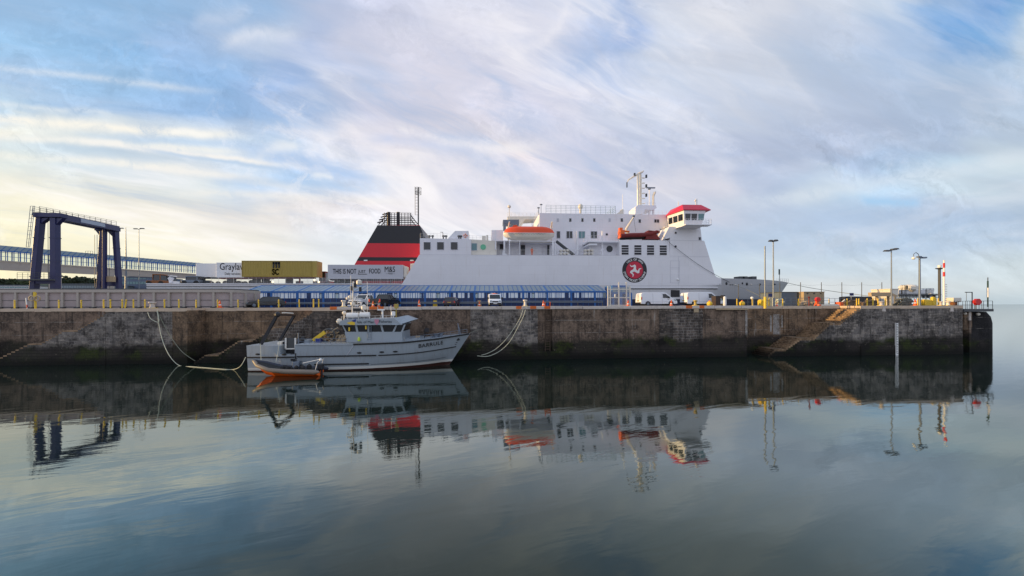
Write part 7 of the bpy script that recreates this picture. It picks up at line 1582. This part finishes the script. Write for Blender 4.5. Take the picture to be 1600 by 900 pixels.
# gap machinery: dark boarding gate section
YW0, YW1 = YBt-1.9, YBt+1.9
def bx(px0,px1,py0,py1,Y,D_,m,name,par=bt,bev=0): a = W(px0,py0,Y); b = W(px1,py1,Y); return obj(name, MB().box(a[0],b[0],Y,Y+D_,b[1],a[1]), m, par, bev=bev)
bx(440,463,534,551,YBt-1.8,3.2,'black','winch_housing'); bx(447,461,528,546,YBt-2.3,.08,'dark_steel','gate_panel')
mb = MB()
for px in (446.5,461.5): a = W(px,528,YBt-2.4); b = W(px,545,YBt-2.4); mb.box(a[0]-.06,a[0]+.06,YBt-2.45,YBt-2.35,b[1],a[1])
a = W(446.5,545,YBt-2.4); b = W(461.5,545,YBt-2.4); mb.box(a[0],b[0],YBt-2.45,YBt-2.35,a[1]-.05,a[1]+.05); obj('gate_frame', mb, 'rail_white', bt)
bx(454,463,552,564,NS+.02,.02,'black','scupper_recess')
# wheelhouse: lower house, window band, visor roof
a0 = W(541,519,YW0); 
def hs(pts, y0, y1, m, name): return obj(name, MB().prism(PX(pts,y0),y0,y1), m, bt)
wh = hs([(542,535.5),(538.5,518.5),(628,518.5),(628.5,529),(629,534.5)],YW0,YW1,'boat_grey','wheelhouse')
hs([(536.5,519),(533,507.5),(632,507.5),(627,519)],YW0+.12,YW1-.12,'cab_glass','window_band')
mb = MB()
for pa,pb in ((533.5,539),(554.3,556.8),(593.6,597),(614,618)):
    top_ = PX([(pa,507.3),(pa+(3.2 if pa>540 else 2.0),507.3)],YW0); bot = PX([(pb,519.5),(pb+(3 if pa < 600 else 3),519.5)],YW0)
    if pa == 533.5: bot = PX([(540,519.5),(542,519.5)],YW0)
    if pa == 614: top_ = PX([(618.5,507.3),(621,507.3)],YW0); bot = PX([(612.5,519.5),(615.5,519.5)],YW0)
    mb.prism([top_[0],top_[1],bot[1],bot[0]],YW0+.02,YW0+.2)
for pa,pb in ((574.5,576.5),): t1 = PX([(pa,507.3),(pb,507.3),(pb,519.5),(pa,519.5)],YW0); mb.prism(t1,YW0+.04,YW0+.2)
t1 = PX([(631,507.3),(633.5,507.3),(628.5,519.5),(626,519.5)],YW0); mb.prism(t1,YW0+.02,YW0+.2); obj('window_pillar', mb, 'boat_grey', bt)
hs([(530,508),(532,501.5),(538,499.5),(616,497.3),(628,507.6)],YW0-.25,YW1+.25,'boat_grey','roof')
# peaked visor that juts forward
rf0 = PX([(530,508),(531,501),(614,498.5),(627,507.5)],YW0-.3)
mb = MB(); P_ = [Vector((W(612,507.5,YW0-.3)[0],YW0-.3,W(612,507.5,YW0-.3)[1])),Vector((W(622,507.8,YW0-.3)[0],YW0-.3,W(622,507.8,YW0-.3)[1])),Vector((W(647,499.5,YW0+.5)[0],YW0+.9,W(647,499.5,YW0+.5)[1])),Vector((W(631,493.5,YW0+.5)[0],YW0+1.2,W(631,493.3,YW0+.5)[1])),Vector((W(612,497.5,YW0-.3)[0],YW0-.1,W(612,497.5,YW0-.3)[1]))]
Q_ = [Vector((p.x,2*YBt-p.y,p.z)) for p in P_]; mb.add([tuple(v_) for v_ in P_+Q_],[(0,1,2,3,4),(9,8,7,6,5),(1,6,7,2),(2,7,8,3),(3,8,9,4),(0,5,6,1),(4,9,5,0)]); obj('visor', mb, 'boat_grey', bt)
mb = MB(); q = W(558,505.2,YW0-.26); text('Isle of Man', .36, mb, lambda x,y,z: (q[0]+x*1.0, YW0-.27, q[1]+y)); q2 = W(592,504.4,YW0-.26); text('Fisheries', .36, mb, lambda x,y,z: (q2[0]+x*.95, YW0-.27, q2[1]+y)); obj('lettering', mb, 'letter_navy', wh)
mb = MB(); q = W(588.6,503.3,YW0-.26); mb.prism([(q[0]-.2,q[1]+.26),(q[0]+.2,q[1]+.26),(q[0]+.2,q[1]),(q[0],q[1]-.28),(q[0]-.2,q[1])],YW0-.275,YW0-.25); obj('crest', mb, mat('crest_pink',(.5,.2,.28),.5), wh)
mb = MB(); q = W(551,504.2,YW0-.26); mb.prism([(q[0]-.55,q[1]-.02),(q[0]-.1,q[1]+.12),(q[0]+.2,q[1]+.04),(q[0]+.2,q[1]-.22),(q[0]-.2,q[1]-.2)],YW0-.275,YW0-.25); obj('yellow_emblem', mb, 'yellow', wh); mb = MB(); mb.prism([(q[0]-.1,q[1]+.18),(q[0]+.3,q[1]+.34),(q[0]+.28,q[1]+.08),(q[0]+.05,q[1]+.08)],YW0-.28,YW0-.25); obj('blue_emblem', mb, 'letter_navy', wh)
mb = MB(); p = W(571,507,YW0-.1); q = W(571,532,YW0-.1)
for d in (0,.33): mb.tube((p[0]+d+.2,YW0-.12,q[1]),(p[0]+d+.2,YW0-.12,p[1]),.02,5)
for i in range(7): z = q[1]+i*.22+.1; mb.tube((p[0]+.2,YW0-.12,z),(p[0]+.53,YW0-.12,z),.015,5)
obj('side_ladder', mb, 'steel', bt)
mb = MB()
for px,py in ((572,511),(546,514)): q = W(px,py,YW0-.02); mb.box(q[0]-.06,q[0]+.06,YW0-.1,YW0,q[1]-.2,q[1]+.15)
obj('life_light', mb, 'yellow', bt)
mb = MB(); q = W(561,530,YW0-.1); mb.lathe((q[0],YW0-.12,q[1]-.2),[(.05,0),(.14,.08),(.1,.3),(.03,.42)],10); obj('float_lamp', mb, mat('lime_float',(.5,.65,.05),.5), bt)
mb = MB(); z = W(542,499.5,YW0)[1]; rail(mb,(W(534,500,YW0)[0],YW0,z-.05),(W(612,500,YW0)[0],YW0,z+.05),.34,9,1,.015); obj('roof_rail', mb, 'rail_white', bt)
# roof equipment
mb = MB(); q = W(556,492.5,YBt); mb.lathe((q[0],YBt-.9,q[1]),[(.05,-.62),(.26,-.56),(.28,0),(.26,.56),(.05,.62)],12,'x'); mb.lathe((q[0]+1.15,YBt-.9,q[1]+.05),[(.05,-.5),(.26,-.45),(.26,.45),(.05,.5)],12,'x'); obj('liferaft_canister', mb, 'letter_white', bt)
mb = MB(); mb.box(q[0]-.7,q[0]+1.7,YBt-1.2,YBt-.6,q[1]-.55,q[1]-.27); obj('raft_cradle', mb, 'steel', bt)
def vpole(px,py0,py1,Y,r,m,name): p,q = W(px,py1,Y),W(px,py0,Y); return obj(name, MB().tube((p[0],Y,q[1]),(p[0],Y,p[1]),r,8), m, bt)
YM2 = YBt
mb = MB()
for px,pyt in ((552.8,440),(565,472)): p,q = W(px,pyt,YM2),W(px-.6,502,YM2); mb.tube((q[0],YM2-.4,q[1]),(p[0],YM2-.1,p[1]),.07,8)
p,q = W(562,478,YM2),W(581.5,499,YM2); mb.tube((p[0],YM2,p[1]),(q[0],YM2-.4,q[1]),.06,8); p,q = W(551,462,YM2),W(546,500,YM2)
for py in (448,455,463,470,476,481,487,492): a,b = W(552.5,py,YM2),W(566 if py > 468 else 560,py,YM2); mb.tube((a[0],YM2-.2,a[1]),(b[0],YM2-.2,b[1]),.035,6)
for px in (556,559.5): p,q = W(px,462,YM2),W(px,498,YM2); mb.tube((q[0],YM2-.2,q[1]),(p[0],YM2-.2,p[1]),.03,6)
obj('mast', mb, 'rail_white', bt)
mb = MB()
for (x0_,x1_,py,h_) in ((545,564,450.5,.10),(549,560,443.5,.08),(543,560,478,.1),(547,566,467,.08)): a = W(x0_,py,YM2-.5); b = X(x1_,YM2-.5); mb.box(a[0],b,YM2-.55,YM2-.4,a[1],a[1]+h_)
obj('radar_scanner', mb, 'letter_white', bt)
mb = MB()
for px,py,r_2 in ((561,441,.26),(568.5,480,.26),(547,464,.18),(543,466,.16),(551,474,.2)): p = W(px,py,YM2-.6); mb.lathe((p[0],YM2-.6,p[1]-r_2),[(r_2*.6,0),(r_2,r_2*.4),(r_2,r_2*1.5),(r_2*.3,r_2*2)],10)
obj('mast_lamp', mb, 'cream_paint', bt)
mb = MB()
for px,py in ((549,451),(563,452.5),(555,446)): p = W(px,py,YM2-.6); mb.box(p[0]-.1,p[0]+.1,YM2-.7,YM2-.5,p[1]-.2,p[1]+.25)
a = W(552,482,YM2-.3); b = W(564,486,YM2-.3); mb.box(a[0],b[0],YM2-.35,YM2-.2,b[1],a[1]); obj('instrument_box', mb, 'black', bt)
mb = MB(); 
for px,pyt,pyb in ((574,440,503),(611,477,498),(548,430,470)): p,q = W(px,pyt,YM2-1),W(px,pyb,YM2-1); mb.tube((q[0],YM2-1,q[1]),(p[0],YM2-1,p[1]),.018,5)
obj('whip_aerial', mb, 'letter_white', bt)
mb = MB(); p,q = W(597.5,485,YM2-.8),W(598,499,YM2-.8); mb.tube((q[0],YM2-.8,q[1]),(p[0],YM2-.8,p[1]),.09,8); mb.box(p[0]-.45,p[0]+.2,YM2-.9,YM2-.7,p[1],p[1]+.14); obj('roof_davit', mb, 'letter_white', bt)
p = W(614.5,489,YM2-.8); mb = MB(); mb.lathe((p[0],YM2-.8,p[1]-.28),[(.2,0),(.22,.1),(.22,.4),(.02,.45)],12); mb.tube((p[0],YM2-.8,p[1]-.7),(p[0],YM2-.8,p[1]-.25),.07); obj('satellite_dome', mb, 'letter_white', bt)
mb = MB(); p,q = W(619,482,YM2-.8),W(619,499,YM2-.8); mb.tube((q[0],YM2-.8,q[1]),(p[0],YM2-.8,p[1]),.05); mb.box(p[0]-.15,p[0]+.2,YM2-.95,YM2-.65,p[1],p[1]+.45); obj('yellow_searchlight', mb, 'gold', bt)
mb = MB(); p,q = W(537.8,489,YM2-.6),W(537.8,502,YM2-.6); mb.tube((q[0],YM2-.6,q[1]),(p[0],YM2-.6,p[1]),.07); mb.ball((p[0],YM2-.6,p[1]),.2); p2 = W(532,502,YM2-1.2); mb.ball((p2[0],YM2-1.5,p2[1]),.28); obj('stern_lamp', mb, 'cream_paint', bt)
# stern gantry: two raked black legs and a light bar
gl = obj('stern_gallows', MB(), 'black', bt)
mb = MB(); pa,pb = W(408,538,YBt-1.9),W(433.5,491.5,YBt-1.9); beam(mb,(pa[0],YBt-1.9,pa[1]),(pb[0],YBt-1.9,pb[1]),.23,.22); pc,pd = W(436,534,YBt+1.9),W(459.5,493,YBt+1.9); beam(mb,(pc[0],YBt+1.9,pc[1]),(pd[0],YBt+1.9,pd[1]),.23,.22); beam(mb,(pb[0],YBt-2.1,pb[1]),(pd[0],YBt+2.1,pd[1]),.2,.16)
mb.ball((pb[0],YBt-1.9,pb[1]),.28,8,5); gl.data = bpy.data.meshes.new('stern_gallows'); gl.data.from_pydata([tuple(Vector(v_)-wloc(gl)) for v_ in mb.v],[],mb.f); gl.data.materials.append(MT['black'])
mb = MB(); mb.tube((pb[0]+.3,YBt-1.6,pb[1]+.16),(pd[0],YBt+1.7,pd[1]+.22),.07); obj('light_bar', mb, 'cream_paint', gl)
bx(433,440,534,541,YBt-2.0,.6,'cream_paint','mooring_bitt',bt,.05)
# deck clutter: yellow and rope net drum
mb = MB(); q = W(509,527,YBt); mb.torus((q[0]+.45,YBt-.5,q[1]+.2),.62,.10,20,8); mb.lathe((q[0]+.45,0,q[1]+.2),[(.1,YBt-.5),(.2,YBt-.5),(.2,YBt+1),(.1,YBt+1)],12,'y'); mb.torus((q[0]+.45,YBt+.6,q[1]+.2),.62,.10,20,8); obj('net_drum', mb, 'dark_steel', bt)
mb = MB(); beam(mb,(q[0]-.9,YBt-.7,q[1]-.25),(q[0]+.2,YBt-.7,q[1]+.55),.35,.2); obj('crane_boom', mb, 'yellow', bt)
mb = MB(); r_ = random.Random(4)
for i in range(26): x = q[0]+.45+r_.uniform(-.5,.5); z = q[1]+.2+r_.uniform(-.5,.5); mb.tube((x,YBt-.6,z),(x+r_.uniform(-.3,.3),YBt+.5,z+r_.uniform(-.3,.3)),.05,5)
for i in range(30): x = X(r_.uniform(516,541),YBt); mb.tube((x,YBt-.6,2.5),(x+r_.uniform(-.3,.3),YBt+.3,2.6+r_.uniform(0,.55)),.07,5)
obj('rope_coil', mb, 'tan', bt)
bx(476,482,531,536,YBt-1.2,.8,'boat_grey','deck_box'); bx(493,500,529,536,YBt-1,1.0,'letter_navy','deck_box'); bx(470,475,526,536,YBt-.3,.3,'dark_steel','deck_post')
mb = MB(); p = W(466,520,YBt-2.4); mb.tube((p[0],YBt-2.4,2.4),(p[0],YBt-2.4,p[1]),.05); rail(mb,(X(467,YBt-2.4),YBt-2.4,2.48),(X(541,YBt-2.4),YBt-2.4,2.48),.5,9,2,.02); obj('guard_rail', mb, 'steel', bt)
# foredeck
mb = MB(); pts_ = [bsec(t)[0] for t in (.70,.76,.82,.87,.91,.95,.985)]
for (x,y,z) in pts_: mb.tube((x,y+.12,z),(x,y+.12,z+.45),.022,5)
mb.path([(x,y+.12,z+.45) for x,y,z in pts_],.02,5); mb.path([(x,y+.12,z+.24) for x,y,z in pts_],.015,5)
q = W(717,505,YBt); mb.tube((q[0],YBt,zbw-.2),(q[0]-.1,YBt,q[1]),.04,6); mb.tube((q[0]+.25,YBt-.6,zbw-.2),(q[0]-.1,YBt,q[1]),.03,6); obj('bow_rail', mb, 'steel', bt)
mb = MB(); 
for px,w_,h_ in ((682,.5,.45),(689,.35,.55),(677,.3,.3)): q = W(px,526,YBt); mb.lathe((q[0],YBt,2.7),[(w_*.8,0),(w_*.5,h_*.3),(w_*.5,h_*.8),(w_*.8,h_),(.02,h_)],12)
obj('windlass', mb, 'steel', bt)
mb = MB(); 
for i in range(20): x = X(646+rnd.random()*10,YBt-.5); mb.tube((x,YBt-.7,2.55),(x+.15,YBt+.2,2.65+rnd.random()*.35),.06,5)
obj('rope_heap', mb, 'tan', bt)
mb = MB(); p = W(663,514,YBt); mb.tube((X(663,YBt),YBt,2.5),(X(662.5,YBt),YBt,p[1]),.04); q = W(664,515,YBt); mb.box(q[0],q[0]+.4,YBt-.05,YBt+.05,q[1]-.25,q[1]+.15); obj('black_flag_staff', mb, 'black', bt)
mb = MB(); a = W(624,529.5,YW0+.1); b = W(655,534,YW0+.1); mb.box(a[0],b[0],YW0+.5,YW1-.5,2.5,a[1]); obj('fore_hatch', mb, 'boat_grey', bt)
# boat fenders between hull and wall
for px,lab in ((480,'black tyre fender hanging between the patrol boat and the wall, aft one'),(640,'black tyre fender hanging between the patrol boat and the wall, forward one')): pass
# ================================================================== inflatable tender
YT = 34.6; rt = thing('inflatable_tender', 'orange-bottomed inflatable tender with grey tubes lying beside the patrol boat stern', 'boat', (X(450,YT), YT, 0))
def tb(px,py,Y): a,z = W(px,py,Y); return Vector((a,Y,z))
near = [tb(397,564.5,YT-.1),tb(402,571,YT-.7),tb(420,578,YT-.9),tb(445,580.5,YT-.95),tb(470,581,YT-.95),tb(492,581.5,YT-.95)]
rad = [.13,.17,.19,.20,.21,.21]; far = [Vector((p.x,2*YT-p.y,p.z)) for p in near]
mb = MB(); mb.path(near+[near[-1]+Vector((.35,0,0))],rad+[.08],12); obj('tube', mb, mat('tube_brown',(.20,.165,.13),.55), rt, smooth=True)
mb = MB(); mb.path(far+[far[-1]+Vector((.35,0,0))],rad+[.08],12); mb.path([near[0],near[0]+Vector((-.12,.1,.02)),far[0]],.13,10); obj('tube', mb, mat('tube_navy',(.025,.03,.05),.5), rt, smooth=True)
zr_ = near[3].z; 
def keel(i): p = near[i]; kz = [p.z-.34,.12,-.05,-.2,-.25,-.25][i]; return kz
mb = MB(); rr = []
for i,p in enumerate(near): rr.append([(p.x+.02*(5-i),p.y+.06,p.z-.10),(p.x+.1,YT-.35*min(1,i/2),(keel(i)+p.z)/2-.12),(p.x+(.35 if i < 2 else .1),YT,keel(i)),(p.x+.1,YT+.35*min(1,i/2),(keel(i)+p.z)/2-.12),(p.x+.05*(5-i),2*YT-p.y-.08,p.z-.08)])
mb.loft(rr); obj('hull', mb, 'boat_orange', rt)
mb = MB(); mb.loft([[(p.x-.05,p.y+.02,p.z-.02),(p.x-.05,2*YT-p.y-.02,p.z-.02),(p.x-.05,2*YT-p.y-.02,p.z+.06),(p.x-.05,p.y+.02,p.z+.06)] for p in near]); obj('floor', mb, 'rubber', rt)
mb = MB(); mb.path([p+Vector((0,-.0,.20)) for p in near[1:]],.035,6); obj('grab_rope', mb, 'rubber', rt)
mb = MB(); p = tb(464,578,YT); mb.box(p.x-.28,p.x+.28,YT-.3,YT+.3,p.z-.1,p.z+.75); obj('console', mb, 'steel', rt, bev=.05); mb = MB(); mb.add([(p.x-.25,YT-.26,p.z+.75),(p.x-.25,YT+.26,p.z+.75),(p.x-.05,YT+.26,p.z+1.0),(p.x-.05,YT-.26,p.z+1.0)],[(0,1,2,3)]); mb.torus((p.x+.32,YT,p.z+.6),.17,.025,14,6); obj('windscreen', mb, 'dark_glass', rt)
mb = MB(); r_ = random.Random(9)
for i in range(14): x = p.x+r_.uniform(-1.1,.9); mb.ball((x,YT+r_.uniform(-.4,.4),zr_+.08+r_.uniform(0,.25)),r_.uniform(.1,.2),8,5)
obj('stowed_gear', mb, 'rubber', rt)
mb = MB(); q = tb(474,574,YT); mb.lathe((q.x,YT-.2,zr_),[(.18,0),(.2,.3),(.02,.45)],10); mb.lathe((q.x+.5,YT,zr_),[(.18,0),(.2,.35),(.02,.5)],10); obj('seat', mb, 'rubber', rt)
mb = MB(); q = tb(503,577,YT); mb.box(q.x-.3,q.x+.12,YT-.22,YT+.22,q.z-.05,q.z+.5); mb.box(q.x-.1,q.x+.08,YT-.08,YT+.08,-.4,q.z); obj('outboard_motor', mb, 'black', rt, bev=.08)
mb = MB(); a,b = tb(492,581,YT-.5),tb(496,566,YT-.5); mb.path([a,b,b+Vector((.15,.3,.15)),b+Vector((.15,.9,.15)),b+Vector((0,1.1,0)),a+Vector((0,1.1,0))],.035,6); obj('radar_arch', mb, 'rail_white', rt)
mb = MB(); a,b = tb(473,567.5,YT-.4),tb(500,561.5,YT-.4); mb.tube(a,b,.03); q = tb(501,562,YT-.4); mb.ball(tuple(q),.12); obj('boathook', mb, 'letter_white', rt)
rope('tender_line', 'thin pale line from the patrol boat stern gallows down to the inflatable, left one', [tb(407,537,36.6),tb(407.5,550,36.3),tb(408,563,35.2)], .018, 'rope')
rope('tender_line', 'thin pale line from the patrol boat gallows bitt slanting down to the inflatable', [tb(437,533,36.6),tb(434,552,36.2),tb(431,566,35.2)], .018, 'rope')
# ================================================================== mooring ropes
def wpt(px,py): return PW(px,py)
rope('mooring_rope', 'pale mooring rope dipping into the water between the white bollard and the patrol boat stern', [PY(246,484,42.6),PY(248,505,42.4),PY(254,532,42.0),PY(265,556,41.2),wpt(280,571),wpt(300,573),wpt(325,575),wpt(350,577),wpt(365,577.3),PY(376,572,36.6),PY(384,558,36.7)], .033, 'rope')
rope('mooring_rope', 'thinner slack rope from the white bollard to the foot of the middle stairs', [PY(246,486,42.6),PY(256,507,42.4),PY(268,528,42.2),PY(283,548,42.0),PY(297,559,42.0),PY(305,564,42.2)], .03, 'rope_dark')
rope('bollard_lashing', 'green rope loop hanging just under the white bollard on the left quay', [PY(231,488,42.5),PY(234,496,42.3),PY(240,501,42.3),PY(248,503,42.3),PY(247,492,42.4),PY(245,486,42.5)], .03, 'rope')
rope('mooring_rope', 'outer pale rope from the kerb bollard down the wall toward the patrol boat bow', [PY(821,484,42.3),PY(818,494,42.1),PY(810,510,42.0),PY(797,533,41.8),PY(783,547,41.6),PY(768,555,41.4),PY(757,557,41.2),PY(746,556,40.6)], .033, 'rope')
rope('mooring_rope', 'inner pale rope from the kerb bollard down the wall toward the patrol boat bow', [PY(817,484,42.4),PY(813,496,42.2),PY(803,513,42.1),PY(789,532,41.9),PY(775,545,41.7),PY(762,552,41.5),PY(752,555,41.0)], .03, 'rope')
rope('bow_line', 'thin line from the patrol boat bow to a ring in the quay wall', [PY(735,520,39.4),PY(745,516,41),PY(752,514,42.5)], .02, 'rope_dark')
